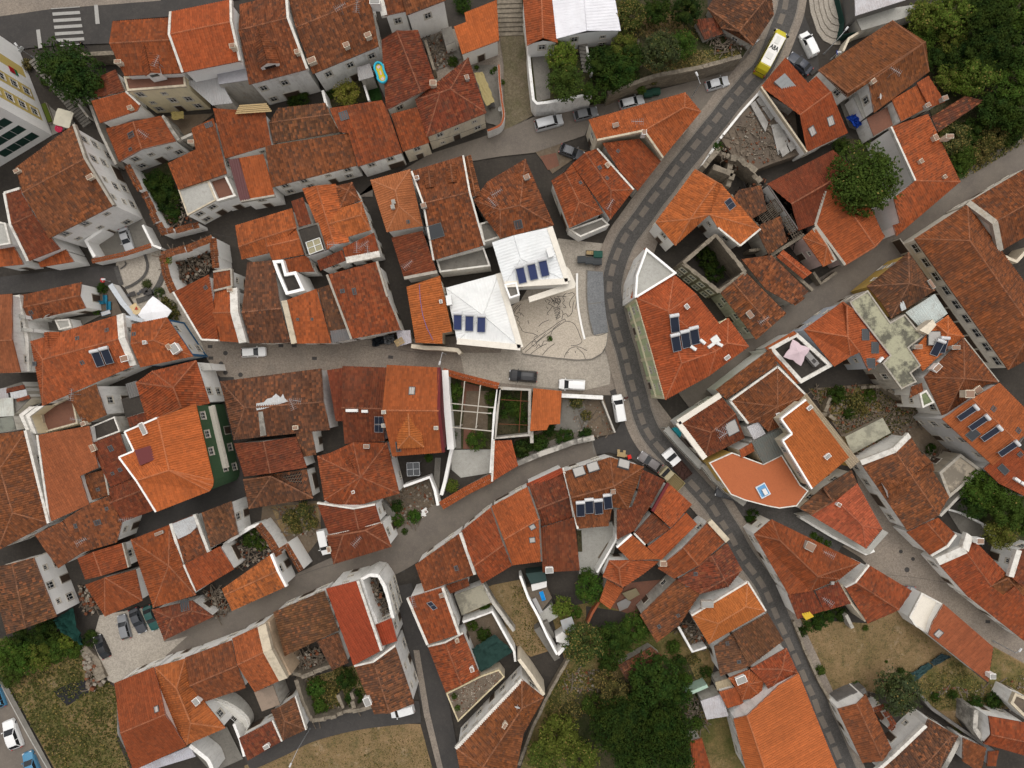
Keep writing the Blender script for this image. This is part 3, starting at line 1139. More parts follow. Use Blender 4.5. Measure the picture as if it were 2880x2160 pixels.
# ------------------------------------------------------------------ vehicles
def car_meshes(kind):
 """x forward, y left; returns dict part -> list of (mesh, location, name of parent part)"""
 spec = {
  # L, W, hood z, belt z, roof z, x of: nose, windscreen base, roof front, roof rear, rear glass base, tail
  'hatch': (4.0,1.72,.82,.92,1.46,2.0,.85,.18,-1.35,-1.82,-2.0),
  'saloon': (4.45,1.76,.80,.92,1.42,2.22,.75,.05,-1.05,-1.62,-2.22),
  'estate': (4.5,1.76,.82,.94,1.50,2.25,.95,.25,-1.75,-2.12,-2.25),
  'suv': (4.6,1.88,.98,1.08,1.66,2.3,1.0,.35,-1.75,-2.15,-2.3),
  'minivan': (4.7,1.86,.98,1.10,1.85,2.35,1.35,.72,-2.05,-2.28,-2.35),
  'van': (4.4,1.80,.98,1.10,1.82,2.2,1.30,.62,-2.10,-2.18,-2.2),
 }[kind]
 L,W_,zh,zb,zr,xn,xw,xf,xr,xg,xt = spec
 hw = W_ / 2
 body = MB()
 # stations along the car: x, half width at shoulder, top z
 st = [(xn,hw * .70,.50),(xn - .10,hw * .86,zh - .12),(xn - .45,hw * .96,zh - .03),(xw,hw,zb),(0,hw,zb + .02),(xr,hw,zb + .02),
    (xg,hw * .97,zb),(xt + .12,hw * .92,zb - .06),(xt,hw * .82,.55)]
 rings = []
 for x,w,z in st:
  rings.append([Vector((x,-w,.28)),Vector((x,-w,min(z,.68))),Vector((x,-w * .90,z)),Vector((x,-w * .45,z + .035)),Vector((x,w * .45,z + .035)),Vector((x,w * .90,z)),Vector((x,w,min(z,.68))),Vector((x,w,.28))])
 for r0,r1 in zip(rings,rings[1:]):
  for i in range(7): body.face([r0[i],r0[i + 1],r1[i + 1],r1[i]])
 body.face(rings[0]); body.face(rings[-1][::-1])
 rw = hw * .76
 # roof skin with a soft crown and pillars
 rs = [(xf,rw * .94,zr - .03),(xf - .3,rw,zr),((xf + xr) / 2,rw,zr + .015),(xr + .25,rw,zr - .005),(xr,rw * .95,zr - .05)]
 rr = [[Vector((x,-w,z - .06)),Vector((x,-w * .86,z)),Vector((x,0,z + .035)),Vector((x,w * .86,z)),Vector((x,w,z - .06))] for x,w,z in rs]
 for a,b in zip(rr,rr[1:]):
  for i in range(4): body.face([a[i],a[i + 1],b[i + 1],b[i]])
 for s in (-1,1):
  for (xa,wa,za),(xb,wb) in (((xf,rw * .94,zr - .09),(xw,hw * .86)),((xr,rw * .95,zr - .11),(xg,hw * .86)),(((xf + xr) / 2 - .1,rw,zr - .05),((xf + xr) / 2 - .1,hw * .89))):
   body.tube((xa,s * wa,za),(xb,s * wb,zb),.045,n=5)
 if kind == 'van':    # closed cargo sides
  for s in (-1,1):
   body.face([Vector((xf - .75,s * rw * 1.003,zr - .07)),Vector((xr,s * rw * .953,zr - .11)),Vector((xg,s * hw * .875,zb + .01)),Vector((xf - .75,s * hw * .905,zb + .02))])
  body.face([Vector((xr - .005,rw * .9,zr - .06)),Vector((xr - .005,-rw * .9,zr - .06)),Vector((xg - .005,-hw * .86,zb)),Vector((xg - .005,hw * .86,zb))])
 for wx in (xn - .75,xt + .72):
  for s in (-1,1):
   arc = [(wx + .37 * math.cos(t),.31 + .37 * math.sin(t)) for t in [math.pi * i / 8 for i in range(9)]]
   for (x0,z0),(x1,z1) in zip(arc,arc[1:]):
    body.face([Vector((x0,s * hw * 1.005,z0)),Vector((x1,s * hw * 1.005,z1)),Vector((x1,s * (hw - .12),z1)),Vector((x0,s * (hw - .12),z0))])
 fw,rg,sg = MB(),MB(),MB()
 fw.face([Vector((xw,hw * .84,zb + .03)),Vector((xw,-hw * .84,zb + .03)),Vector((xf,-rw * .90,zr - .055)),Vector((xf,rw * .90,zr - .055))])
 rg.face([Vector((xg,-hw * .82,zb + .03)),Vector((xg,hw * .82,zb + .03)),Vector((xr,rw * .88,zr - .08)),Vector((xr,-rw * .88,zr - .08))])
 for s in (-1,1):
  x1 = xr if kind != 'van' else xf - .72
  x1b = xg if kind != 'van' else xf - .72
  sg.face([Vector((xw - .05,s * hw * .87,zb + .02)),Vector((xf,s * rw * .955,zr - .08)),Vector((x1,s * rw * .96,zr - .11)),Vector((x1b,s * hw * .87,zb + .02))])
 hl,tl,mi,tyre,rim,pl = MB(),MB(),MB(),MB(),MB(),MB()
 hl.box((0,0,0),.26,.34,.14)
 tl.box((0,0,0),.10,.20,.30)
 mi.box((0,0,0),.12,.20,.13)
 tyre.tube((0,-.10,0),(0,.10,0),.31,n=16)
 rim.tube((0,-.105,0),(0,.105,0),.19,n=10)
 P_ = {}
 def mk(b,nm,mat,sm=False):
  me = bpy.data.meshes.new(nm)
  me.from_pydata(b.v,[],b.f)
  me.materials.append(MATS[mat])
  if sm: me.polygons.foreach_set('use_smooth',[True] * len(me.polygons))
  return me
 P_['body'] = [(mk(body,kind + '_body','paint'),(0,0,0))]
 P_['windscreen'] = [(mk(fw,'windscreen','glass_car'),(0,0,0))]
 if kind != 'van': P_['rear_window'] = [(mk(rg,'rear_window','glass_car'),(0,0,0))]
 P_['side_windows'] = [(mk(sg,'side_glass','glass_car'),(0,0,0))]
 h,t,mm = mk(hl,'headlight','lamp_clear'),mk(tl,'tail_light','lamp_red'),mk(mi,'wing_mirror','paint')
 P_['headlight'] = [(h,(xn - .17,s * hw * .66,zh - .24)) for s in (-1,1)]
 P_['tail_light'] = [(t,(xt + .05,s * hw * .78,zb - .34)) for s in (-1,1)]
 P_['wing_mirror'] = [(mm,(xw - .15,s * (hw + .10),zb + .02)) for s in (-1,1)]
 ty,ri = mk(tyre,'tyre','rubber'),mk(rim,'rim','galvanised')
 P_['wheel'] = [((ty,ri),(wx,s * (hw - .12),.31)) for wx in (xn - .75,xt + .72) for s in (-1,1)]
 return P_
CARS = {}
PAINT = {'white': (.78,.78,.77),'silver': (.46,.47,.48),'grey': (.20,.205,.215),'charcoal': (.055,.058,.066),'black': (.014,.014,.016),
    'teal': (.012,.07,.062),'blue': (.07,.22,.36),'taupe': (.145,.13,.128),'slate': (.03,.035,.05),'olive': (.30,.26,.13)}
def car(label,kind,paint,x0,y0,x1,y1,name='parked_car',cat='car',z=.012,length=None):
 """(x0,y0) = middle of the tail, (x1,y1) = middle of the nose on the sheet"""
 if kind not in CARS: CARS[kind] = car_meshes(kind)
 a,b = P(x0,y0,.8),P(x1,y1,.8)
 c = (a + b) / 2
 e = empty(name,(c.x,c.y,z),math.atan2(b.y - a.y,b.x - a.x))
 prop(e,label,cat,'cars parked in the streets')
 pc = PAINT[paint]
 bodyo = None
 for part,items in CARS[kind].items():
  for me,loc in items:
   if part == 'wheel':
    w = link('wheel',me[0],e,None,loc)
    link('rim',me[1],w)
   elif part == 'side_windows':
    link('side_window',me,e,None,loc)
   else:
    link(part,me,e,pc if part in ('body','wing_mirror') else None,loc)
 L = (b - a).length
 nat_l = {'hatch': 4.0,'saloon': 4.45,'estate': 4.5,'suv': 4.6,'minivan': 4.7,'van': 4.4}[kind]
 k = (length or L) / nat_l
 k = max(.85,min(1.15,k))
 e.scale = (k,k,k)
 return e
# ------------------------------------------------------------------ small things
def lamp_post(label,x,y,hgt=6.,az=0.,name='street_lamp',arm=1.2):
 p = P(x,y,0)
 e = empty(name,(p.x,p.y,0))
 prop(e,label,'street lamp','street lamps')
 m = MB()
 m.tube((0,0,0),(0,0,hgt),.08,.05,8)
 m.tube((0,0,0),(0,0,.5),.13,.10,8)
 m.build('pole','galvanised',e)
 a = MB()
 d = Vector((math.cos(az),math.sin(az),0))
 a.tube((0,0,hgt - .05),d * arm + Vector((0,0,hgt + .25)),.04,.035,6)
 a.build('arm','galvanised',e)
 h = MB()
 q = d * (arm + .2) + Vector((0,0,hgt + .2))
 h.box(q,.62,.26,.13,az)
 h.box(q + Vector((0,0,.13)),.4,.18,.06,az)
 h.build('lamp_head','matte',e,(.55,.55,.55))
 return e
def parasol(label,x,y,r,color,z=2.4,n=4,rot=0.,star=0.,gz=0.,name='parasol'):
 p = P(x,y,z + gz)
 e = empty(name,(p.x,p.y,gz))
 prop(e,label,'parasol','parasols')
 m = MB()
 N = n * 4
 pts = []
 for i in range(N):
  t = rot + 2 * math.pi * i / N
  k = i % 4
  corner = k == 0
  if n == 4:
   rad = r * ((1,.80,.72,.80)[k] if not star else (1,.74,.60,.74)[k])
  else:
   rad = r * ((1,.95,.94,.95)[k])
  pts.append(Vector((math.cos(t) * rad,math.sin(t) * rad,z - (.08 if corner else .0))))
 top = Vector((0,0,z + r * .34))
 for i in range(N):
  a,b = pts[i],pts[(i + 1) % N]
  ma,mb = a.lerp(top,.55) - Vector((0,0,.05)),b.lerp(top,.55) - Vector((0,0,.05))
  m.face([a,b,mb,ma]); m.face([ma,mb,top])
  m.face([a,b,b - Vector((0,0,.16)),a - Vector((0,0,.16))])
 m.build('canopy','cloth',e,color)
 q = MB()
 q.tube((0,0,0),(0,0,z + r * .36),.03,n=6)
 q.box((0,0,0),.6,.6,.08)
 q.build('pole','galvanised',e)
 return e
def slab(label,name,cat,pts,z0,z1,mat='concrete',color=(.4,.4,.38,.3),group=None,tilt=0.,org=None):
 V = [P(x,y,z1) for x,y in pts]
 c = sum(V,Vector()) / len(V)
 m = MB((c.x,c.y,z0))
 m.prism([(v.x,v.y) for v in V],z0,z1)
 o = m.build(name,mat,None,color)
 if tilt: o.rotation_euler = (tilt,tilt * .6,0)
 return prop(o,label,cat,group)
def sheet_cloth(label,name,cat,pts,z,mat='cloth',color=(.02,.06,.05),wrinkle=.25,n=10,seed=3,sag=.4):
 """four-cornered tarpaulin or net with folds and thickness"""
 A,B,C,D = [P(x,y,z) for x,y in pts]
 rr = random.Random(seed)
 o = (A + B + C + D) / 4
 m = MB((o.x,o.y,0))
 g = []
 for i in range(n + 1):
  row = []
  for j in range(n + 1):
   s,t = i / n,j / n
   p = (A * (1 - s) + B * s) * (1 - t) + (D * (1 - s) + C * s) * t
   k = (4 * s * (1 - s)) * (4 * t * (1 - t))
   row.append(p + Vector((rr.uniform(-.1,.1),rr.uniform(-.1,.1),rr.uniform(-1,1) * wrinkle * .5 - sag * k)))
  g.append(row)
 for i in range(n):
  for j in range(n):
   m.face(upward([g[i][j],g[i + 1][j],g[i + 1][j + 1],g[i][j + 1]]))
   dn = Vector((0,0,-.02))
   m.face([q + dn for q in (g[i][j],g[i][j + 1],g[i + 1][j + 1],g[i + 1][j])])
 return prop(m.build(name,mat,None,color,smooth=True),label,cat)
def dumpster(label,x,y,rz,color,group='rubbish containers'):
 p = P(x,y,1.2)
 e = empty('dumpster',(p.x,p.y,.012),rz)
 prop(e,label,'dumpster',group)
 m = MB()
 for z0,z1,a0,a1 in ((.18,1.05,.85,1.0),):
  q0 = [Vector((sx * .62 * a0,sy * .50 * a0,z0)) for sx,sy in ((-1,-1),(1,-1),(1,1),(-1,1))]
  q1 = [Vector((sx * .66 * a1,sy * .54 * a1,z1)) for sx,sy in ((-1,-1),(1,-1),(1,1),(-1,1))]
  for i in range(4): m.face([q0[i],q0[(i + 1) % 4],q1[(i + 1) % 4],q1[i]])
  m.face(q0[::-1])
 m.build('bin_body','matte',e,color)
 l = MB()
 pr = [(-.56,1.04),(-.40,1.20),(0,1.26),(.40,1.20),(.56,1.04)]
 for (y0,z0),(y1,z1) in zip(pr,pr[1:]):
  l.face([Vector((-.68,y0,z0)),Vector((.68,y0,z0)),Vector((.68,y1,z1)),Vector((-.68,y1,z1))])
 for s in (-.68,.68): l.face([Vector((s,a,b)) for a,b in pr])
 l.box((0,-.42,1.16),1.1,.06,.10)
 l.build('lid','matte',e,tuple(c * 1.25 for c in color))
 for sx in (-1,1):
  for sy in (-1,1):
   w = MB()
   w.tube((sx * .45 - .03,sy * .36,.1),(sx * .45 + .03,sy * .36,.1),.10,n=8)
   w.build('wheel','rubber',e)
 return e
def person(label,x,y,rz,top,legs,hair):
 p = P(x,y,.9)
 e = empty('person',(p.x,p.y,.012),rz)
 prop(e,label,'person','people in the street')
 V = [(0,0,.98),(0,0,1.22),(0,0,1.42),(0,0,1.53),(.02,0,1.66),(.02,0,1.74),
    (0,.10,.92),(.16,.11,.50),(.10,.11,.07),(.24,.12,.04),
    (0,-.10,.92),(-.06,-.11,.50),(-.24,-.11,.10),(-.12,-.12,.04),
    (0,.19,1.40),(-.10,.25,1.14),(.04,.26,.90),(.09,.26,.80),
    (0,-.19,1.40),(.10,-.25,1.14),(.24,-.24,.94),(.29,-.23,.86)]
 E = [(0,1),(1,2),(2,3),(3,4),(4,5),(0,6),(6,7),(7,8),(8,9),(0,10),(10,11),(11,12),(12,13),(2,14),(14,15),(15,16),(16,17),(2,18),(18,19),(19,20),(20,21)]
 Rr = [.15,.14,.16,.06,.095,.08,.10,.07,.045,.04,.10,.07,.045,.04,.065,.048,.036,.04,.065,.048,.036,.04]
 me = bpy.data.meshes.new('person_body')
 me.from_pydata(V,E,[])
 o = link('body',me,e)
 sk = o.modifiers.new('Skin','SKIN')
 for i,v in enumerate(me.skin_vertices[0].data):
  v.radius = (Rr[i],Rr[i] * (1.0 if i not in (0,1,2) else 1.15))
  v.use_root = i == 0
 ss = o.modifiers.new('Subdivision','SUBSURF')
 ss.levels = ss.render_levels = 2
 s = NT('person_' + label[:6])
 sp = s.n('SeparateXYZ')
 tc = s.n('TexCoord')
 s.put(sp.inputs[0],tc.outputs['Object'])
 z = sp.outputs[2]
 c = s.mix(s.math('GREATER_THAN',z,.95),legs,top)
 c = s.mix(s.math('GREATER_THAN',z,1.50),c,(.42,.25,.17))
 c = s.mix(s.math('LESS_THAN',z,.10),c,(.03,.025,.02))
 s.base(c,.85,.2)
 me.materials.append(s.m)
 h = MB()
 for a,b in zip([(.10,1.70),(.115,1.74),(.095,1.80),(.05,1.84)],[(.115,1.74),(.095,1.80),(.05,1.84),(.005,1.85)]):
  for i in range(10):
   t0,t1 = 2 * math.pi * i / 10,2 * math.pi * (i + 1) / 10
   h.face([Vector((math.cos(t) * r - .005,math.sin(t) * r,zz)) for t,r,zz in ((t0,a[0],a[1]),(t1,a[0],a[1]),(t1,b[0],b[1]),(t0,b[0],b[1]))])
 h.build('hair','matte',e,hair,smooth=True)
 return e
def manhole(x,y,r=.42,square=False):
 p = P(x,y,.02)
 m = MB((p.x,p.y,0))
 if square:
  m.box((p.x,p.y,.0),.75,.5,.022,RND.uniform(-.1,.1))
 else:
  m.tube((p.x,p.y,0),(p.x,p.y,.022),r,n=20)
  m.tube((p.x,p.y,.022),(p.x,p.y,.026),r * .8,n=20)
 return m
def furniture(label,name,cat,x,y,rz,parts,z=.012,group=None):
 """parts: (part name, material, colour, [(cx,cy,z,sx,sy,sz), ...])"""
 p = P(x,y,z)
 e = empty(name,(p.x,p.y,z),rz)
 prop(e,label,cat,group)
 for nm,mat,colr,boxes in parts:
  m = MB()
  for b in boxes: m.box(b[:3],*b[3:6])
  m.build(nm,mat,e,colr)
 return e
# ================================================================== houses, sheet by sheet
# ---- sheet 0,0 (street with the zebra crossing)
T(0,0)
H('orange tiled house with a lengthwise tiled dormer, beside the zebra crossing street','gab',10,[(970,185),(1075,655),(1575,632),(1480,152)],R=[(945,375),(1463,345)],
  col='r',an=[(1420,590)],dm=[(1250,375,1305,625,1.9)],ch=[(1050,560,1.0,.5,1.0,'c')])
H('tall cream rendered house with a walled pink terrace on top','flat',8.3,[(1072,665),(1600,638),(1612,750),(1105,790)],wall='yc',capc='c',capw=.3,floor='red_floor',win=2.2,
  sk=[])
H('new orange roofed house framed by thick white gable walls','gab',11,[(1475,103),(1580,627),(2075,527),(1995,-4)],R=[(1463,297),(2000,187)],col='nr',caps='02',capw=.45,wall='w0',
  ch=[(2035,430,.8,.6,1.2)])
H('shed with grey sheet roof below the new orange roofed house','flat',8.2,[(1865,580),(2110,522),(2168,690),(1890,730)],col='G',mat='sheet_metal',floor='concrete',caps='none',wall='g',**SHED)
H('long lean-to with creased grey sheet roof between cream house and timber yard','shed',6.6,[(1835,910),(2010,890),(1880,648),(1605,705)],col='G',pitch=.18,wall='g',**SHED)
H('low dark red roof tucked under the big dark tree','shed',6,[(820,852),(768,692),(1000,602),(1078,786)],col='d',pitch=.2)
H('small orange roof with white wall strip below the cream house','shed',6.2,[(865,1063),(1185,958),(1212,905),(1090,793),(790,872)],col='nr',pitch=.25,capc='w',ch=[(1145,945,.7,.5,.8)],caps='2')
H('two-pitch orange house with broken tiles and a peeling white wall','gab',5.6,[(915,1110),(1390,1000),(1520,1220),(1030,1400)],R=[(1150,1050),(1225,1290)],col='r',wall='wb',sk=[(1135,1165),(1130,1290,.4,.5)],an=[(1300,1200)])
H('large two-slope house with tall white gable full of windows','gab',8.6,[(135,1450),(425,2060),(985,1774),(640,1075)],R=[(195,1665),(740,1370)],col='o',wall='w',an=[],ch=[(800,1540,1.0,.6,.7,'c'),(175,1490,.8,.5,.8,'c')],caps='2',capc='g',capw=.5)
H('orange lean-to house beside the overgrown ruin and the flat cream roof','shed',6.3,[(1545,1640),(1960,1500),(1845,1020),(1655,1110),(1690,1290),(1450,1410)],col='r',pitch=.2,sk=[(1805,1080,1.0,.6)],ch=[(1670,1240,.9,.5,.8)])
H('wide red roof under the pile of yellow planks','shed',6.3,[(1945,1370),(2345,1250),(2290,965),(1840,935)],col='r',pitch=.22,caps='4',capc='g')
H('narrow house half dark maroon sheet and half orange tiles','shed',5.8,[(2080,1740),(2375,1690),(2275,1330),(1975,1380)],col='nr',pitch=.2,caps='0',capc='g')
W('shed',5.95,[(2075,1738),(2165,1724),(2062,1366),(1972,1380)],col='M',pitch=.2)
# ---- sheet 1,0
T(1,0)
H('long old mossy roof with a big tiled dormer over a white washing balcony','gab',8.2,[(-140,40),(-60,730),(445,597),(262,-60)],R=[(-150,262),(278,155)],col='o',wall='wb',capc='w',
  dm=[(20,240,100,545,2.6)],ch=[(370,470,.7,.6,.9,'c')],caps='2',capw=.5)
H('broad mottled roof over a stained white house with the yellow tree garden','gab',7.4,[(270,-60),(490,640),(1060,400),(940,-260)],R=[(345,238),(985,-20)],col='o',wall='wb',
  ch=[(495,545,1.3,.8,.9),(792,412,.9,.7,.9),(978,330,1.0,.7,1.0)],an=[(900,130),(760,130)],dish=[(1010,120)])
H('house top with a thick white firewall tower beside it','shed',8,[(1110,137),(1300,95),(1240,-200),(1040,-150)],col='o',pitch=.3,wall='w',ch=[(1045,60,1.6,.9,1.6,'w',False)],capc='w',caps='3',capw=.9)
H('tall plain white house wall with few tiny windows below its eaves','shed',8.2,[(1300,132),(1640,2),(1560,-200),(1235,-150)],col='o',pitch=.3,wall='w',win=3.4)
H('long brown-red gable running behind the paddling pool','gab',6.4,[(1085,345),(1400,262),(1560,740),(1125,955)],R=[(1215,266),(1425,800)],col='d',age=.62,wall='w',sk=[])
H('hipped red-brown house with white street front and garage door','hip',6.4,[(1835,500),(1990,975),(1475,1185),(1375,862)],R=[(1680,770),(1590,800)],col='d',age=.6,wall='c',ch=[(1535,735,1.0,.8,.8),(1825,690,.7,.6,.9,'g')],win=2.8)
H('small red slope wedged between hipped house and patched long roof','shed',5.9,[(1270,1310),(1500,1230),(1390,925),(1165,985)],col='r',pitch=.18,wall='c')
H('wide orange-red slope with one dark skylight above the sloping lane','shed',6.1,[(880,1440),(1265,1320),(1150,985),(1090,865),(635,935),(722,1140),(800,1150)],col='r',pitch=.2,wall='wb',sk=[(760,1000,1.2,1.1)],age=.5)
H('half collapsed dark brown roof behind the yellow planks','gab',5.3,[(190,935),(150,1240),(722,1140),(600,890)],R=[(112,1062),(640,988)],col='b',wall='g',pitch=.28)
H('speckled rust coloured slope with pale top row above the lane','shed',5.7,[(135,1620),(870,1430),(800,1150),(80,1262)],col='o',pitch=.22,wall='wb')
H('bright small L-shaped orange roof beside the long stone steps','shed',5,[(1780,470),(2100,350),(2080,0),(1800,110),(1815,190),(1710,230)],col='n',pitch=.16,wall='w0',an=[],caps='',win=3)
H('grey corrugated lean-to roof left of the paddling pool','shed',4.6,[(890,697),(1020,662),(985,548),(870,582)],col='G',pitch=.15,wall='g',**SHED)
H('tiny white outhouse with flat grey top in the rubble yard','flat',3,[(1600,250),(1690,225),(1722,360),(1640,390)],wall='w',caps='none',floor='yard_concrete',**SHED)
H('smooth salmon hipped roof with white rear wall at the lane corner','hip',7.6,[(990,1557),(1330,1463),(1440,1952),(1130,2005)],R=[(1205,1645),(1235,1784)],col='p',wall='w0',pitch=.34,ch=[(1190,1800,.6,.5,.9,'g',False),(1195,1755,.6,.5,.8,'g',False)],sk=[(1315,1915,.4,.4)])
H('brown tiled house with twin tiled dormers facing the lane','gab',7.2,[(1345,1480),(1535,2249),(1975,2119),(1790,1345)],R=[(1445,1757),(1847,1662)],col='o',wall='wb',
  sk=[(1545,2000,2.3,1.9,.12)],caps='02',capc='w',ch=[(1455,1790,.8,.7,1.0,'g'),(1395,1550,.7,.5,.9,'w')])
W('gab',8.9,[(1450,1482),(1530,1470),(1545,1612),(1470,1625)],col='o',age=.55,wall='w0',win=0,pitch=.5)
W('gab',8.9,[(1640,1425),(1720,1412),(1738,1568),(1658,1580)],col='o',age=.55,wall='w0',win=0,pitch=.5)
H('narrow tiled strip house beside the twin dormer roof','gab',6.6,[(1795,1362),(1855,1337),(1945,1690),(1850,1700)],col='o',wall='w')
# ---- sheet 2,0 (gardens above the lane)
T(2,0)
H('long orange gable joined to the white metal roof by the steps','gab',8.4,[(130,395),(395,372),(345,-120),(85,-120)],R=[(268,328),(250,-120)],col='nr',wall='w0',age=.3,win=3)
H('white corrugated metal roof building with white walls','gab',8.5,[(385,335),(940,265),(870,-120),(335,-120)],R=[(648,264),(612,-120)],col='W',wall='w0',pitch=.10,ridge=True,win=4)
H('old curving brown roof on the garden corner above the bus','mesh',6.2,[(1690,70),(1805,238),(2085,392),(2260,130),(2240,-60),(1770,-60)],R=[(1965,268,1.3),(2190,-5,1.5)],
  faces=[[0,1,6],[0,6,7,5],[1,2,6],[2,3,7,6],[3,4,7],[4,5,7]],col='b',wall='g')
H('rusty tiled sheds leaning on the old garden house','shed',5.6,[(1665,345),(1830,290),(1760,150),(1575,170)],col='d',age=.9,pitch=.12,wall='g',**SHED)
H('wedge-shaped house with long orange roof between two streets','mesh',6.2,[(660,1035),(1495,800),(1632,965),(1303,1362),(1140,1130),(735,1212)],R=[(1490,928,1.25)],dz={4: 1.7,5: 1.35},
  faces=[[0,1,6,4,5],[1,2,6],[2,3,4,6]],col='nr',age=.3,wall='c',caps='34',capc='c',capw=.4,ch=[(1130,1165,.7,.7,1.1,'w'),(890,1095,.9,.6,.7,'g')],an=[(1060,1100)],sk=[])
H('low orange-red slope between the wedge house and the twin gables','shed',5,[(1085,1650),(1288,1392),(1095,1200),(780,1235),(930,1480)],col='r',pitch=.22,wall='g',sk=[(915,1305,.4,.4)])
H('west gable of the twin red roofs beside the container square','gh',5.4,[(340,1560),(520,1415),(785,1840),(495,1970)],R=[(455,1490),(580,1744)],col='r',age=.5,wall='wb',sk=[(590,1580,.4,.4)])
W('flat',3.4,[(490,1985),(780,1882),(842,1945),(590,2052)],wall='w',capc='w',floor='yard_concrete',win=0)
H('east gable of the twin red roofs along the patterned road','gh',5.5,[(520,1415),(735,1285),(1050,1640),(850,1895)],R=[(632,1318),(855,1645)],col='r',age=.5,wall='wb',an=[(830,1800)],sk=[(755,1450,.5,.5),(820,1540,.5,.4)],caps='1',capc='w',ch=[(820,1440,.7,.5,.8)])
H('brown hipped house with skylight behind the white metal roofs','mesh',6.3,[(-330,1729),(-210,1569),(115,1375),(360,1944),(-100,2059),(-250,1859)],R=[(-102,1814,1.5),(70,1774,1.7)],
  faces=[[0,1,6],[1,2,7,6],[2,3,7],[3,4,6,7],[4,5,6],[5,0,6]],col='o',wall='g',sk=[(55,1938,1.1,1.2)],ch=[(125,1545,.7,.9,.9,'g')],an=[(-170,1780),(-130,1700)])
# ---- sheet 3,0
T(3,0)
H('very large orange gabled house beside the woods','mesh',5.6,[(435,603),(1072,178),(1360,362),(1390,620),(915,975),(870,715),(685,840)],R=[(690,802,.9),(1335,378,2.0)],dz={5: 1.1},
  faces=[[0,1,8,7],[1,2,8],[2,3,8],[3,4,5,8],[5,6,7,8],[6,0,7]],col='o',age=.45,wall='wb',ch=[(890,720,.7,.6,.8)],an=[(1030,670)],dish=[(945,850)])
H('small orange lower roof with chimney under the very large gable','shed',4.6,[(1150,1050),(1390,920),(1285,735),(1070,862)],col='nr',age=.3,pitch=.2,ch=[(1355,925,.8,.6,.8,'g')],wall='wb')
H('narrow orange wing ending in a square chimney by the woods','shed',4.9,[(1395,930),(1530,880),(1385,655),(1285,715)],col='nr',age=.3,pitch=.2,ch=[(1495,870,.9,.7,1.0,'g')],wall='g')
H('angular orange house with grey roof hatch and two skylights beside the bus','mesh',5.3,[(-62,750),(150,497),(345,718),(415,658),(690,1148),(335,1315)],R=[(545,795,1.9),(272,995,1.9)],
  faces=[[0,1,2,3,6,7],[7,6,4,5]],col='r',age=.25,wall='w',sk=[(540,1045,.9,1.3,.1,True),(380,1132,.9,1.3,.1,True)],caps='5',capc='c')
e = CUR['e']
p0,n0 = ray_hit(CUR['w'],160,735)
m = MB(Vector(e.location))
q = [P(55,705,p0.z + .55),P(190,835,p0.z - .1),P(265,768,p0.z + .0),P(145,632,p0.z + .75)]
m.face(upward(q))
for a,b in zip(q,q[1:] + q[:1]):
 m.face([a,b,b - Vector((0,0,1.2)),a - Vector((0,0,1.2))])
for t in (.2,.4,.6,.8):
 m.tube(q[0].lerp(q[1],t),q[3].lerp(q[2],t),.03,n=4)
m.build('roof_hatch','matte',e,(.26,.27,.27))
H('brick-red gabled house beside the round courtyard tree','mesh',5.2,[(-10,1590),(560,1297),(715,1432),(500,1650),(405,1938),(262,1992)],R=[(200,1764,1.7),(545,1565,1.7)],dz={3: 1.0},faces=[[0,1,2,7,6],[6,7,3,4,5],[7,2,3]],col='d',age=.22,wall='w')
H('smooth brick-red roof with zinc valley and green end gable','mesh',5.1,[(500,1630),(722,1432),(1002,2045),(663,2290),(406,1942)],R=[(530,1560,1.5),(925,2130,1.7)],dz={0: 1.0},faces=[[0,4,3,6,5],[5,1,2,6],[6,2,3],[5,0,1]],col='nr',age=.22,wall='pk',caps='34',capc='g',capw=.5)
W('shed',4.6,[(910,2120),(1010,2040),(870,1845),(745,1850)],col='nr',pitch=.2)
H('orange roof above a blank white wall facing the courtyard tree','mesh',6.6,[(1060,1097),(1380,985),(1660,1570),(1110,2040),(1080,1945),(1140,1925),(1085,1710),(1270,1562)],R=[],
  dz={0: 1.3,7: 1.7,6: 1.4,5: .8,4: .6},faces=[[0,1,2,7],[7,2,3,4,5,6]],col='nr',age=.42,wall='w0',win=0,ch=[(1300,1405,.6,.5,.8),(1420,1205,.9,.6,.9),(1510,1535,.5,.4,.6),(1530,1200,1.2,.6,1.1,'c')],caps='7',capc='w',capw=.25)
H('abandoned low dark red shed roof swallowed by the woods','shed',2.8,[(1470,1142),(1410,1010),(1700,830),(1865,870)],col='d',age=1.,pitch=.12,wall='g',**SHED)
H('flat rust-brown roof next to the blue tarpaulin','flat',3.6,[(850,1022),(1030,922),(1082,1080),(912,1178)],wall='wb',caps='none',floor='red_floor',**SHED)
H('white courtyard annex between the blue tarpaulin and large gable','flat',3,[(735,840),(880,720),(905,940),(825,1030)],wall='w',caps='none',floor='pale_concrete',**SHED)
H('long grey sheet metal roof above the stepped plinth','shed',5.5,[(755,137),(1190,0),(1160,-160),(745,-160)],col='Z',pitch=.06,wall='k',name='warehouse',cat='warehouse',group='sheds and lean-tos',win=0)
H('low pale grey flat roof in front of the grey sheet metal roof','flat',3.2,[(738,120),(1665,-20),(1255,132),(808,265)],wall='g',caps='none',floor='pale_concrete',name='warehouse',cat='warehouse',group='sheds and lean-tos',win=0)
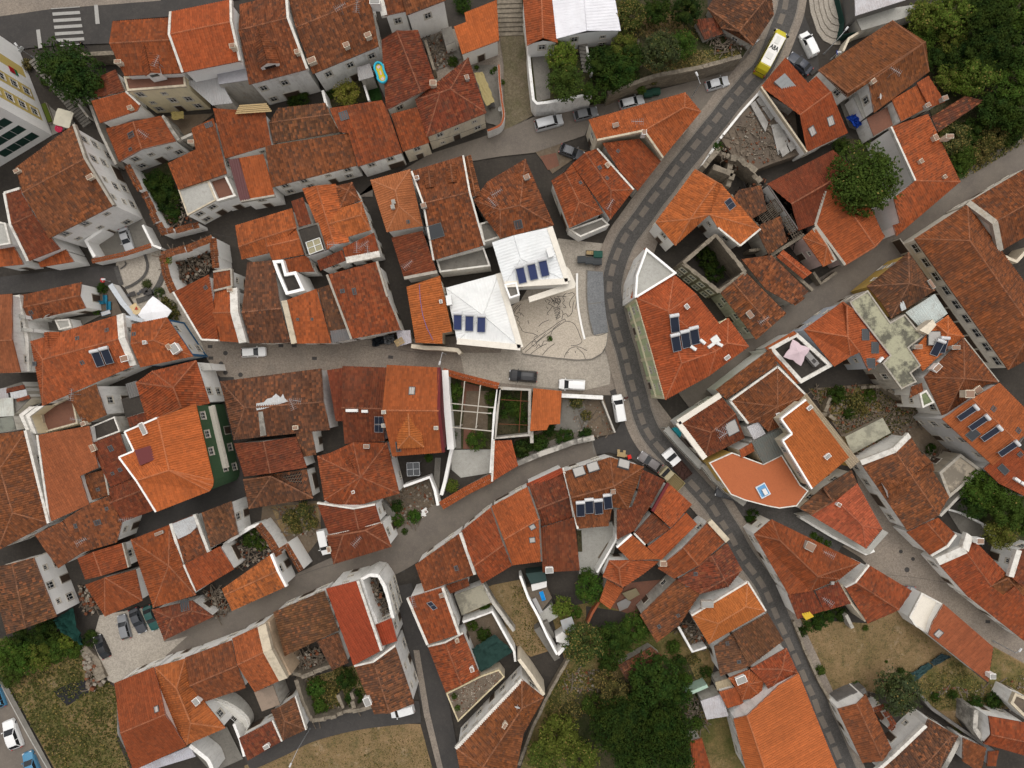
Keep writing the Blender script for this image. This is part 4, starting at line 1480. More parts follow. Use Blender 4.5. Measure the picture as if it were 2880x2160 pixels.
# ---- sheet 0,1
T(0,1)
H('dark red two-part roof between white walls at the left edge','gab',6.6,[(40,10),(245,597),(520,490),(175,-30)],R=[(93,283),(290,192)],col='d',wall='w',caps='03',capw=.5)
H('small orange corner roof at the end of the white yard wall','shed',4.6,[(350,650),(640,602),(570,495),(330,612)],col='nr',pitch=.25,age=.35)
H('low orange roofs squeezed under the flat cream roof','shed',5,[(-40,650),(205,625),(110,450),(-40,485)],col='nr',age=.35,pitch=.2)
H('flat cream roof at the left edge of the town','flat',7,[(-80,240),(55,268),(100,450),(-80,480)],wall='w',capc='w',floor='pale_concrete',win=0)
H('flat cream roof over a white house with dark green doors','flat',6,[(1540,-20),(1800,-100),(1870,70),(1620,205)],wall='w0',capc='c',caph=.08,capw=.2,floor='pale_concrete',win=2.2)
H('white house with sunken brown roof terrace beside the flat cream roof','flat',5.2,[(1805,-98),(1960,-150),(2055,45),(1890,92)],wall='w0',capc='w',caph=.7,capw=.3,floor='red_floor',win=2.2)
H('triangular red house behind a white parapet, at the ruin corner','shed',6.6,[(1745,1275),(1500,865),(1805,712),(1845,950),(1888,1282)],col='r',pitch=.26,caps='04',capw=.35,wall='w',sk=[(1780,825,.5,.5)],age=.28)
H('small square red roof between the ruin and the grey wall','shed',7,[(1845,855),(2006,815),(2000,665),(1845,690)],col='r',pitch=.15,capc='g',caps='012')
H('long orange-red gable with a broad weathered white side wall','gab',6.6,[(1862,850),(1895,1287),(2105,1302),(2025,833)],R=[(1838,1045),(2032,1040)],col='nr',age=.35,capc='wb',caps='2',capw=1.1,caph=.35,ch=[(2000,850,.8,.5,.6)])
H('small hipped white house with tiled dormer behind the blue benches','gab',4.6,[(185,892),(235,1112),(742,1003),(706,780)],R=[(157,1005),(690,896)],col='o',age=.55,wall='w0',dm=[(345,970,395,1060,1.5)],sk=[(270,1040,.5,.5),(270,1080,.4,.4)],win=3)
H('smooth brick-red roof cut by the left edge','gab',7.4,[(105,880),(178,1558),(-150,1570),(-150,900)],R=[(108,1280),(-150,1292)],col='s',age=.2,wall='wb',pitch=.25)
H('huddle of white annexes beside the smooth brick-red roof','flat',5.2,[(112,900),(185,890),(225,1100),(262,1280),(268,1550),(195,1558),(125,1270)],wall='wb',capc='wb',caph=.4,capw=.5,floor='yard_concrete',win=0)
W('flat',6.1,[(165,1170),(290,1180),(290,1212),(170,1205)],wall='w',caps='none',floor='pale_concrete',win=0)
W('flat',6.1,[(105,1040),(215,1065),(222,1098),(100,1085)],wall='w',caps='none',floor='pale_concrete',win=0)
W('flat',5.6,[(205,1490),(268,1490),(268,1550),(200,1552)],wall='w0',caps='none',floor='pale_concrete',win=0)
H('white washhouse between the small hipped house and the solar roof','flat',2.9,[(475,1105),(600,1095),(625,1170),(515,1195)],wall='w0',capc='w',caph=.15,floor='pale_concrete',name='shed',cat='shed',group='sheds and lean-tos',win=2.5)
H('long hipped house with solar water heater and tiled dormer','hg',6.2,[(265,1290),(370,1847),(1157,1500),(1040,1057)],R=[(370,1448),(1057,1262)],col='nr',age=.4,wall='w',caps='2',capw=1.0,capc='wb',
  sh=[(865,1448,-20,-45,1.15,2.0),(945,1425,-20,-45,1.15,2.0)],dm=[(390,1295,440,1340,.1)] if False else [],sk=[(925,1195,.5,.5),(670,1265,.5,.5),(712,1473,.5,.5),(300,1485,.5,.6)],ch=[(1100,1440,1.2,.9,.8,'w')])
dormer(CUR['w'],430,1345,425,1215,1.9)
H('hipped orange house with blue and white walls beside the white parasol','hg',6,[(1440,1082),(1668,1420),(1213,1515),(1142,1142)],R=[(1330,1282),(1128,1312)],col='nr',age=.42,wall=(.70,.69,.67,.1),win=3.2,ch=[(1265,1302,.5,.5,.6,'w',False),(1530,1355,1.5,1.3,.9,'w0',False),(1482,1340,.8,.6,.9,'c')],sk=[(1160,1228,.5,.5)])
w = CUR['w']
m = MB(Vector(w.house.location))
for a,b,_ in w.edges:
 d = (b - a); d.z = 0; d.normalize(); n = Vector((d.y,-d.x,0))
 if n.dot(-a) < 0: continue
 A,B = a + n * .02,b + n * .02
 for z0,z1 in ((0,.9),(5.0,5.7)):
  m.face([Vector((A.x,A.y,z0)),Vector((B.x,B.y,z0)),Vector((B.x,B.y,z1)),Vector((A.x,A.y,z1))])
 for p in (A,B - d * .35):
  q = p + d * .35
  m.face([Vector((p.x,p.y,.9)),Vector((q.x,q.y,.9)),Vector((q.x,q.y,5)),Vector((p.x,p.y,5))])
m.build('painted_band','plaster',w.house,(.03,.12,.25,.1))
# ---- sheet 1,1
T(1,1)
H('long dark brown roof ending at the street with the white estate car','gab',5.9,[(-75,610),(-52,1308),(300,1302),(150,590)],R=[(-122,1040),(217,1006)],col='b',age=.85,wall='wb',pitch=.28)
H('orange roof pair beside the lane with white eaves wall','mesh',6.2,[(-178,290),(-122,582),(100,530),(350,305),(312,140)],R=[(-150,475,.9),(82,392,.9)],dz={3: .7},faces=[[0,5,6,3,4],[5,1,2,6],[6,2,3]],col='nr',age=.4)
W('gab',6.2,[(85,375),(140,592),(416,540),(346,296)],R=[(95,470),(377,405)],col='nr',age=.25)
H('many-ridged bright orange house with cross gable and roof aerials','gab',6.9,[(400,-30),(690,-70),(805,432),(615,500)],R=[(522,-55),(676,455)],col='n',age=.4,wall='w')
W('hg',6.9,[(912,85),(992,328),(778,392),(690,150)],R=[(908,200),(632,276)],col='n',age=.4)
W('pyr',7,[(685,-50),(830,-85),(905,75),(728,135)],R=[(795,-15)],col='o')
W('shed',6.2,[(480,272),(372,300),(305,80),(405,45)],col='d',pitch=.16)
H('dark flat roof with a white framed glass lantern','flat',7.1,[(350,320),(540,265),(612,500),(432,557)],wall='w',capc='k',caph=.15,capw=.22,col='K',floor='dark_floor_and_shade',win=0)
e = CUR['e']
m = MB(Vector(e.location))
g = MB(Vector(e.location))
Q = [P(430,437,7.9),P(548,395,7.9),P(580,495,7.9),P(462,540,7.9)]
g.face(upward([q - Vector((0,0,.08)) for q in Q]))
for a,b in zip(Q,Q[1:] + Q[:1]):
 m.tube(a,b,.06,n=4); m.tube(a,a - Vector((0,0,.9)),.05,n=4)
m.tube((Q[0] + Q[1]) / 2,(Q[2] + Q[3]) / 2,.06,n=4); m.tube((Q[1] + Q[2]) / 2,(Q[3] + Q[0]) / 2,.06,n=4)
lo = m.build('roof_lantern','matte',e,(.75,.75,.72))
g.build('lantern_glass','matte',lo,(.30,.27,.17))
H('small dark red roof cut off by the long grey firewall','shed',5.9,[(555,680),(775,592),(745,500),(528,592)],col='d',pitch=.15,age=.4)
H('orange-red roof cluttered with aerials beside the dark alley','shed',6.1,[(780,590),(1070,535),(1020,350),(750,480)],col='r',pitch=.16,an=[(900,500),(960,480),(990,530),(700,480)],caps='0',capc='wb',capw=.9)
H('small red roof beside the white walled L-shaped terrace','shed',5.8,[(275,695),(505,688),(445,545),(245,585)],col='r',pitch=.15,age=.3)
H('white walled L-shaped roof terrace with dark floor','flat',6.6,[(152,598),(245,590),(275,705),(355,690),(432,855),(270,893),(190,705)],wall='w0',capc='w0',caph=.6,capw=.42,floor='dark_floor_and_shade',win=0)
H('even orange-red slope with pale side wall above the street','shed',6,[(335,1310),(652,1307),(522,835),(248,940)],col='nr',pitch=.18,age=.35,caps='3',capc='c',capw=.8,caph=.35,sk=[(362,1100,.3,.3),(485,1098,.3,.3)])
H('narrow dark brown slope with grey corrugated lower edge','shed',5.7,[(655,1300),(815,1272),(640,800),(530,835)],col='b',pitch=.16)
W('shed',5.82,[(655,1302),(815,1274),(780,1180),(640,1200)],col='K',pitch=.16,win=0)
H('large orange-brown slope between zinc gutters beside the dark alley','shed',6.4,[(825,1270),(1250,1190),(1135,905),(1045,600),(615,715)],col='r',age=.6,pitch=.18,caps='24',capc='g',capw=.3,sk=[(748,855,.6,.5),(850,858,.5,.9)])
H('dark red slope below the salmon hipped roof','shed',6.2,[(1280,745),(1170,395),(1440,335),(1565,690)],col='d',pitch=.2,caps='3',capc='g',capw=.6,age=.4,an=[(1330,650)])
H('bright orange narrow roof with a blue cable across it','shed',6.2,[(1380,1302),(1300,820),(1590,722),(1695,1205),(1612,1220),(1612,1312)],col='n',pitch=.16,wall='c',age=.2,ch=[(1600,950,.5,.4,.5,'w',False)])
w = CUR['w']
m = MB(Vector(w.house.location))
pp = [ray_hit(w,*q)[0] + Vector((0,0,.12)) for q in ((1412,800),(1420,930),(1440,1060),(1475,1170),(1530,1280))]
for a,b in zip(pp,pp[1:]): m.tube(a,b,.035,n=5)
m.build('cable','matte',w.house,(.16,.16,.42))
H('white hipped metal roof house with three solar heaters in a row at its foot','mesh',6.4,[(1640,828),(1738,1290),(2285,1345),(2095,705)],R=[(1965,1065,.75)],faces=[[0,1,4],[1,2,4],[2,3,4],[3,0,4]],col='W',wall='cr',capc='cr',caps='12',capw=.85,caph=.3,
  sh=[(1745,1130,2,-60,1.15,2.1,True,True),(1845,1140,2,-60,1.15,2.1,True,True),(1948,1150,2,-60,1.15,2.1,True,True)],group='white roofed houses on the plaza',win=0)
m = MB(Vector(CUR['e'].location))
m.box(P(1670,940,7.0),.75,1.4,.9,.12)
m.build('ventilation_box','matte',CUR['e'],(.75,.75,.73))
H('walled grey yard roof between the brown skylight house and white roofs','flat',4.6,[(1560,592),(1970,482),(2028,645),(1590,700)],wall='wb',capc='w',caph=.5,floor='yard_concrete',win=0)
H('tiny grey terrace notch between two brown roofs','flat',4.8,[(1930,275),(2040,240),(2112,395),(1965,440)],wall='w',capc='w',caph=.3,floor='yard_concrete',win=0)
H('small grey shed roof carrying a yellow pallet','shed',3.2,[(1240,1332),(1345,1302),(1332,1192),(1212,1202)],col='Z',pitch=.08,wall='g',**SHED)
T(2,1)
H('taller white metal roof house with solar heaters above the stone portrait','gh',8.4,[(-172,435),(325,305),(482,772),(-62,800)],R=[(15,375),(75,575)],col='W',wall='w0',pitch=.12,capc='cr',caps='12',capw=.85,caph=.2,
  sh=[(80,728,-14,-60,1.15,2.1,True,True),(178,698,-14,-60,1.15,2.1,True,True),(275,668,-14,-60,1.15,2.1,True,True)],group='white roofed houses on the plaza',win=3.5)
W('flat',7.3,[(140,905),(480,790),(470,640),(500,670),(552,792),(545,828),(150,955)],wall='cr',caps='none',floor='pale_plaster',win=0,z0=6.6)
W('flat',8.2,[(-70,800),(40,780),(68,895),(-20,925)],wall='w0',capc='w0',caph=.5,capw=.25,floor='yard_concrete',win=0)
m = MB(Vector(CUR['e'].location))
m.box(P(325,530,9.0),.8,1.35,.9,.3)
m.build('ventilation_box','matte',CUR['e'],(.75,.75,.73))
H('orange house with dark open courtyard and one blue solar panel','mesh',6.6,[(1240,262),(1580,-194),(1815,-60),(2145,320),(1970,465),(1780,310),(1705,195),(1410,462)],R=[(1540,235,1.9),(1765,-85,1.7)],
  dz={6: 1.1,5: .5},faces=[[0,1,9,8],[0,8,7],[8,6,7],[8,9,2,3,6],[3,4,5,6],[9,1,2]],col='n',age=.32,wall='w',sp=[[(1832,90),(1880,162),(1932,122),(1882,50)]],caps='34',capw=.25)
H('burgled brown roof patched with orange tiles beside the stone ruin','gab',6,[(1800,870),(2015,690),(2370,1050),(2110,1275)],col='o',age=1.,wall='g',an=[(2130,1120)],ch=[(2050,1060,1.2,.8,.3,'g')] )
CUR['e']['label'] = 'brown roof patched with orange tiles and white mortar beside the stone ruin'
H('green and cream corner house with red hipped roof, solar heaters and front terrace','mesh',10.6,[(1075,915),(1400,712),(1590,880),(1790,1140),(1868,1090),(2045,1335),(1700,1590),(1325,1795),(1225,1435),(1170,1240)],
  R=[(1350,1030,2.0),(1465,1480,1.9),(1760,1375,1.6),(1860,1305,1.6)],faces=[[0,1,10],[1,2,10],[2,3,12,10],[3,4,13,12],[4,5,13],[5,6,12,13],[6,7,11,12],[7,8,11],[8,9,10,11],[10,12,11],[9,0,10]],
  col='nr',age=.28,wall='lg',win=2.0,sh=[(1400,1150,-10,-60,1.15,2.0),(1412,1315,-12,-50,1.15,2.0),(1495,1285,-12,-50,1.15,2.0),(1572,1255,-12,-50,1.15,2.0)],ch=[(1500,995,.7,.5,.8,'w',False),(1848,1432,.8,.5,.7,'w',False)],
  ac=[(1710,1330,.6),(1785,1318,-.5),(1560,1350,-.6),(1640,1295,-.7)])
w = CUR['w']
for a,b,zt in w.edges:
 d = (b - a); d.z = 0; L = d.length; d.normalize(); n = Vector((d.y,-d.x,0))
 if n.x > -.5 or L < 1: continue
 rz = math.atan2(d.y,d.x)
 k = max(1,round(L / 3.4))
 for i in range(k + 1):
  q = a + d * (L * i / k) + n * .06
  m = MB(Vector(w.house.location)); m.box((q.x,q.y,0),.5,.14,zt - .6,rz); m.build('pilaster','plaster',w.house,(.66,.62,.42,.1))
 q = (a + b) / 2 + n * .16
 for z_,t_,h_ in ((zt - .55,.34,.5),(4.1,.26,.3)):
  m = MB(Vector(w.house.location)); m.box((q.x,q.y,z_),L,t_,h_,rz); m.build('cornice','plaster',w.house,(.68,.63,.44,.1))
W('flat',10.7,[(1155,487),(1420,705),(1078,915),(1055,915),(1068,725)],wall='w',capc='w0',caph=.5,capw=.3,floor='pale_concrete',win=2.2)
W('shed',9.2,[(1025,920),(1150,480),(1158,490),(1064,730),(1052,915)],col='nr',pitch=.2,wall='w',win=0)
w = CUR['w']
m = MB(Vector(w.house.location))
for q in ((1745,1280),):
 c = P(*q,11.6)
 m.box(c,1.1,1.0,.75,.6)
m.build('roof_hatch','matte',w.house,(.68,.68,.65))
# ---- sheet 3,1
T(3,1)
H('long curved old tiled roof piece broken by burnt rafters','shed',5.4,[(-20,840),(210,970),(350,860),(30,545),(-230,580)],col='o',age=1.,pitch=.16,wall='g',win=0)
H('fallen brown roof beside the burnt timber lattice','shed',5,[(5,545),(162,430),(110,205),(-110,300)],col='b',pitch=.2,wall='g',win=0)
H('patchy collapsed brown roof between solar panel house and burnt rafters','shed',5,[(-170,250),(-10,160),(-60,-60),(-250,-20),(-330,80)],col='b',pitch=.2,wall='g',win=0)
H('thin orange ridge roof inside the walled ruin yard','gab',4.2,[(75,560),(130,500),(378,700),(305,752)],col='nr',age=.4,wall='g',win=0)
H('thin patched ridge roof along the walled lane ruin','gab',4.6,[(62,790),(120,740),(318,920),(235,980)],col='o',age=.9,wall='g',win=0)
H('orange roof with pink gable wall and zinc gutter on the asphalt street','mesh',5.8,[(300,395),(400,308),(572,600),(478,645)],R=[(508,470,.8)],faces=[[0,4,3],[0,1,4],[1,2,4],[4,2,3]],col='nr',age=.35,wall='pk',caps='1',capc='g',capw=.8)
H('low courtyard roof with dark opening beside pink gable house','flat',2.9,[(335,520),(385,500),(465,630),(420,650)],wall='g',capc='g',caph=.3,floor='dark_floor_and_shade',win=0,name='shed',cat='shed',group='sheds and lean-tos')
H('walled roof terrace with white rim and lilac parasol','flat',5.8,[(0,1350),(240,1215),(555,1500),(275,1655)],wall='w',capc='w',caph=.45,capw=.55,floor='dark_floor_and_shade')
W('shed',5.6,[(-30,1345),(-5,1362),(250,1225),(225,1200)],col='nr',pitch=.2,win=0)
W('shed',5.6,[(250,1660),(275,1640),(5,1355),(-25,1345)],col='nr',pitch=.2,win=0)
H('white-walled orange hipped house with flat roof windows and maroon edge','mesh',6.6,[(310,1188),(645,948),(745,1020),(1045,1412),(868,1548),(790,1385),(715,1420),(572,1508)],R=[(690,1250,1.9),(682,985,1.2)],
  dz={5: .9,6: .4},faces=[[0,1,9,8],[8,9,2,3,4,5],[0,8,6,7],[8,5,6],[1,2,9]],col='nr',age=.2,wall=(.52,.56,.62,.1),sk=[(840,1232,1.0,1.6,.12),(922,1345,1.0,1.6,.12),(885,1480,1.2,1.4,.12)],caps='2',capc='m',capw=.45,ac=[(960,1450,.8)])
H('blotchy black-stained concrete flat roofs in the middle of the block','flat',6.8,[(700,950),(860,848),(1055,1125),(1180,1055),(1338,1250),(1215,1345),(1320,1500),(1235,1565),(1285,1640),(1150,1705),(985,1480),(1050,1412),(742,1020)],
  wall='g',capc='g',caph=.12,capw=.22,col=(.38,.33,.25,.95),floor='concrete',win=3)
H('brown hipped roof with whitewashed ridges over a yellow front','mesh',6,[(855,815),(1215,522),(1440,850),(1160,1030),(1064,1090),(980,955)],R=[(1220,790,1.8),(1214,580,1.0)],
  faces=[[0,1,7,6],[1,2,6,7],[2,3,4,6],[4,5,6],[5,0,6]],col='b',age=.75,wall='y',ch=[(1395,800,1.6,.5,.5,'g')])
W('shed',6.6,[(1195,1010),(1155,1030),(1120,890),(1150,875)],col='Z',pitch=.1,win=0)
H('pale grey corrugated flat roof under the whitewashed ridge roof','shed',5.2,[(1340,1200),(1552,1050),(1440,880),(1188,1040)],col='Z',pitch=.05,wall='g',win=0)
H('bright orange hipped house with box chimney and one solar water heater','mesh',6.2,[(1450,1140),(1555,1066),(1692,1250),(1500,1400),(1338,1548),(1242,1380)],R=[(1555,1225,1.2)],
  faces=[[0,1,6],[1,2,6],[2,3,6],[3,4,5,0,6]],col='n',age=.3,wall='w',sh=[(1440,1358,15,-45,1.15,1.9),(1490,1335,15,-45,1.15,1.9)],ch=[(1595,1345,1.3,.6,.8,'g'),(1275,1340,1.2,.6,.7,'g')])
w = CUR['w']
m = MB(Vector(w.house.location))
m.prism([(P(x,y,8).x,P(x,y,8).y) for x,y in ((1310,1195),(1425,1100),(1455,1150),(1385,1230))],6,8)
m.build('wall','plaster',w.house,WALLC['c'])
skylight(w,1425,1265,1.8,2.0,.4,True)
H('big orange-brown hipped roof facing the white arched-window building','mesh',6.8,[(1350,1600),(1690,1262),(1990,1640),(1880,1665),(1590,1890),(1520,1960)],R=[(1697,1612,2.0)],faces=[[0,1,6],[1,2,6],[2,3,6],[3,4,6],[4,5,6],[5,0,6]],
  col='o',age=.55,wall='w',caps='1',capc='g',capw=.15,ch=[(1435,1520,1.4,.8,.8,'w'),(1785,1712,1.2,1.0,.8,'c')])
H('vast old convent-like roof over white walls with arched dark windows','mesh',5.9,[(1265,405),(1722,105),(2260,840),(2560,1280),(2075,1535)],R=[(1742,420,2.6),(2285,1185,2.6)],
  faces=[[0,1,5],[1,2,3,6,5],[3,4,6],[4,0,5,6]],col='o',age=.62,wall='cr',win=0,cat='building',name='large_building',group='big buildings at the edge of the old town')
w = CUR['w']
for a,b,zt in w.edges:
 d = (b - a); d.z = 0; L = d.length; d.normalize(); n = Vector((d.y,-d.x,0))
 if L < 20 or n.dot(-a) < 0: continue
 for i in range(9):
  q = a + d * (L * (i + .5) / 9)
  put_window(w.house,'wide',Vector((q.x,q.y,3.9)),n)
  q = a + d * (L * (i + .1) / 9)
  put_window(w.house,'gate',Vector((q.x,q.y,.1)),n)
H('old tiled wing with zinc valley joining the vast white-walled building','gab',5.9,[(1725,92),(2005,512),(2440,260),(2330,-265)],R=[(1956,264),(2400,10)],col='o',age=.7,wall='cr',lvl=3.6,cat='building',name='large_building',group='big buildings at the edge of the old town',caps='0',capc='g',capw=.9)
# ---- sheet 0,2
T(0,2)
H('large weathered orange roof at the left edge with a strip of white wall','mesh',6.8,[(-200,460),(228,400),(428,1200),(-20,1440),(-200,1450)],R=[(0,730,1.9),(110,1114,1.9)],faces=[[1,2,6,5],[0,1,5],[2,3,6],[3,4,0,5,6]],
  col='o',age=.62,wall='w',caps='1',capc='wb',capw=.55,caph=.3)
H('patchwork of grey corrugated sheets and rust','flat',4,[(-30,50),(190,-20),(262,130),(110,275),(-30,285)],wall='wb',caps='none',floor='yard_concrete',**SHED)
for k,(q,c) in enumerate((([(-30,130),(110,115),(122,275),(-30,285)],'Z'),([(-30,45),(60,30),(75,125),(-30,140)],'G'),([(85,75),(225,45),(240,110),(100,130)],'Z'),([(55,40),(205,5),(215,40),(60,80)],'d'),([(140,130),(250,95),(262,125),(150,155)],'d'))):
 W('shed',4.3 + k * .06,[q[3],q[2],q[1],q[0]],col=c,pitch=.06,win=0,wall='g')
H('small dusty concrete roof with a white slotted chimney','flat',4.5,[(-30,300),(110,275),(140,395),(-30,425)],wall='wb',caps='none',floor='concrete',win=0,col=(.2,.19,.17,.6))
H('cream walled sunken patio house with red-brown tile floor','flat',2.6,[(360,235),(640,95),(690,340),(395,420)],wall='yc',capc='c',caph=.5,capw=.25,floor='red_floor',win=0)
H('cream boundary building with white flat top beside sunken patio','flat',5.4,[(170,265),(260,195),(385,188),(262,280),(320,430),(240,425)],wall='yc',capc='w',caph=.15,capw=.5,floor='pale_concrete',win=0)
H('orange-brown roof with tall white side wall beside the dark flat roof','shed',7.4,[(722,352),(922,268),(828,2),(590,100)],col='o',age=.5,pitch=.2,wall='wb',an=[(700,90),(740,300)],win=3.2,ch=[(750,340,.7,.6,.9,'c')])
H('long smooth salmon corrugated roof between white wall and red slopes','shed',6.6,[(432,1192),(770,1040),(692,795),(850,722),(770,360),(325,440)],col='s',pitch=.13,caps='5',capc='wb',capw=.4,age=.15,wall='w')
H('dark grey flat roof with an open hatch','flat',6.2,[(772,372),(992,280),(1042,410),(795,502)],wall='g',capc='w',caph=.12,capw=.2,col='K',floor='dark_floor_and_shade',win=0,ch=[])
H('dark red slope with patched tiles under the new white-edged roof','shed',5.9,[(955,892),(1168,800),(1035,418),(780,515)],col='d',age=.4,pitch=.18,sk=[(960,555,.6,.8),(1040,740,.5,.5),(975,772,.4,.4)],ch=[(820,550,.7,1.1,.6,'c')])
H('little old orange slope set in the corner of the salmon roof','shed',5.3,[(765,1012),(945,958),(902,740),(735,782)],col='o',age=.6,pitch=.18,sk=[(850,910,.4,.4)],caps='1',capc='g',capw=.25)
H('two-pitch red house at the top of the dark cul-de-sac','gab',5.8,[(945,900),(1050,1195),(1346,1085),(1187,800)],R=[(947,1030),(1220,920)],col='d',age=.45,an=[(1150,1150)])
H('new orange house with green tiled street facade and white parapets','mesh',10.2,[(1080,412),(1360,292),(1692,170),(1845,832),(1840,880),(1812,925),(1350,1105),(1182,835),(1030,632),(1160,578)],R=[(1462,745,2.3)],
  dz={1: 2.2,7: 1.2,8: .1},faces=[[1,2,3,10],[3,4,10],[4,5,10],[10,5,6,7],[0,1,10,9],[9,10,7,8]],col='n',age=.14,wall='gn',caps='06789',capw=.34,capc='w0',ch=[(1250,385,1.9,.7,.5,'w',False)],win=2.2,lvl=2.9)
w = CUR['w']
m = MB(Vector(w.house.location))
q = [(P(x,y,11.5).x,P(x,y,11.5).y) for x,y in ((1165,572),(1302,530),(1345,650),(1212,705))]
m.prism(q,10.2,11.6)
m.build('roof_box','matte',w.house,(.135,.035,.035))
m = MB(Vector(w.house.location)); r2 = MB(Vector(w.house.location))
a,b = w.V[2].copy(),w.V[3].copy()
a.z = b.z = 5.9
d = (b - a).normalized(); a += d * .5; b -= d * 1.2; s = Vector((d.y,-d.x,0))
if s.x < 0: s = -s
A = [a - s * .22,b - s * .22,b + s * .75,a + s * .75]
m.prism([(v.x,v.y) for v in A],5.7,5.85)
for k in range(46):
 v = A[3].lerp(A[2],k / 45)
 r2.tube((v.x,v.y,5.85),(v.x,v.y,6.8),.025,n=4)
r2.tube(A[3] + Vector((0,0,.9)),A[2] + Vector((0,0,.9)),.04,n=5)
bo = m.build('balcony','frame_stone',w.house)
r2.build('railing','frame_stone',bo)
H('dark red hipped roof just behind the white parapet of the green facade house','mesh',6.4,[(1175,-10),(1312,-110),(1695,-204),(1812,165),(1650,215),(1275,335)],R=[(1497,30,1.8),(1565,205,1.2)],faces=[[1,2,6],[2,3,4,7,6],[0,1,6],[0,6,7,5],[7,4,5]],col='r',age=.5,wall='w0')
H('small white annex on the street corner beside the dark red hipped roof','flat',5.2,[(1700,-180),(1818,-178),(1835,-120),(1725,-115)],wall='w0',caps='none',floor='pale_concrete',win=0)
H('stained dark flat annex between white side wall and dark red hipped roof','flat',4.8,[(1045,130),(1100,112),(1205,60),(1255,240),(1085,292)],wall='wb',caps='none',floor='dark_floor_and_shade',win=0)
W('shed',5.0,[(1120,125),(1205,100),(1180,-30),(1085,0)],col='K',pitch=.08,win=0)
W('shed',5.2,[(1125,372),(1290,318),(1262,242),(1098,290)],col='d',pitch=.1,win=0)
H('wide mottled brown roof with a long aerial in the dense left block','shed',5.8,[(712,1455),(1010,1368),(1055,1195),(945,965),(770,1035),(545,1178)],col='o',age=.7,pitch=.15,an=[(780,1330)],sk=[(845,1195,.9,.7),(655,1225,.4,.6),(925,1075,.4,.4)])
H('brown tiled slope beside the mottled roof and white red-window house','shed',5.6,[(505,1592),(718,1452),(540,1185),(298,1302)],col='o',age=.6,pitch=.18)
H('orange gable touching the pale alley wall','gab',5.7,[(670,1505),(1062,1372),(1114,1582),(740,1690)],R=[(805,1450),(878,1656)],col='r',age=.3,wall='w',caps='1',capc='g',capw=.2)
H('pyramid orange roof above the parked cars','mesh',5.5,[(735,1735),(1170,1602),(1230,1872),(908,2007)],R=[(905,1672,1.7)],faces=[[0,1,4],[1,2,4],[2,3,4],[3,0,4]],col='r',age=.3,wall='w')
H('large hipped red roof at the end of the dark cul-de-sac','pyr',5.8,[(1130,1345),(1465,1215),(1570,1540),(1690,1825),(1325,1930)],R=[(1457,1570)],col='r',age=.38,wall='w',ch=[(1385,1285,1.4,.4,.4,'g')])
H('half sheet metal half tile roof between two old walls','shed',5.2,[(1585,1562),(1805,1450),(1682,1125),(1478,1205)],col='o',age=.75,pitch=.14,caps='13',capc='wb',capw=.6)
roof_patch(CUR['w'],[(1482,1208),(1678,1132),(1702,1232),(1650,1285),(1600,1310),(1540,1338)],'Z')
H('old brown slope with weathered white gable by the walled ruin garden','shed',5.6,[(1822,1412),(2062,1300),(2000,1010),(1740,1112)],col='b',age=.8,pitch=.15,wall='wb')
H('red slope with white edge strip below the walled ruin garden','shed',5.4,[(1692,1792),(2022,1600),(1902,1400),(1590,1560)],col='r',age=.35,pitch=.16,caps='34',capc='w',capw=.35,an=[])
# ---- sheet 1,2
T(1,2)
H('large old brown hipped roof patched with torn sheet metal','hg',5.9,[(-307,-22),(-190,482),(640,395),(568,-135)],R=[(-100,207),(588,155)],col='b',age=.8,wall='wb',pitch=.26,ch=[(350,375,.8,.6,.6,'c')],an=[(350,170),(380,140)])
roof_patch(CUR['w'],[(8,225),(60,215),(280,152),(250,125),(235,88),(215,120),(175,86),(140,120),(100,130),(70,160),(6,170)],'Z')
roof_patch(CUR['w'],[(22,240),(60,235),(92,440),(40,450)],(.33,.31,.27,.6),'mortar_strip','concrete',.1)
H('red gable roof with a ridge beside the broken roof','gab',5.7,[(-190,512),(345,455),(440,722),(-100,800)],R=[(65,497),(124,772)],col='d',age=.45,wall='wb')
H('small steep old roof leaning between brown hipped roof and yard','shed',5,[(392,632),(522,610),(482,400),(342,420)],col='b',pitch=.2)
H('broken red-brown roof with a dark hole showing beams','mesh',5,[(-110,830),(130,782),(437,738),(492,985),(-60,1078)],R=[(130,800,1.5)],faces=[[0,1,5],[5,1,2,3],[5,3,4],[0,5,4]],col='b',age=.85,wall='wb',pitch=.2)
w = CUR['w']
m = MB(Vector(w.house.location)); b_ = MB(Vector(w.house.location))
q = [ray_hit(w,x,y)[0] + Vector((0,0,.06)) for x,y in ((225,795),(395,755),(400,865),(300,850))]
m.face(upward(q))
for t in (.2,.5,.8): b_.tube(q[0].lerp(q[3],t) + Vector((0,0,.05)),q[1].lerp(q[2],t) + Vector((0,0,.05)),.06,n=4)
ho = m.build('roof_hole_shade','burnt_wood',w.house)  # dark sheet above the tiles stands in for the shaded opening
b_.build('beam','grey_wood',ho)
H('big four-hipped orange house with white dormer notch on its north side','pyr',6.5,[(530,625),(640,595),(840,505),(1132,508),(1240,945),(748,1088),(590,1000)],R=[(905,805)],col='r',age=.5,wall='w0',pitch=.3,ch=[(965,535,.9,.6,.9,'g'),(845,930,.4,.4,.5,'w')])
dormer(CUR['w'],850,735,800,640,1.3)
H('red house with small white gable and garden stairs under the four-hipped roof','gab',7.2,[(530,1028),(1030,1040),(1078,1200),(630,1302)],R=[(845,1075),(888,1262)],col='d',age=.35,wall='w0',caps='0',capc='w',capw=.25)
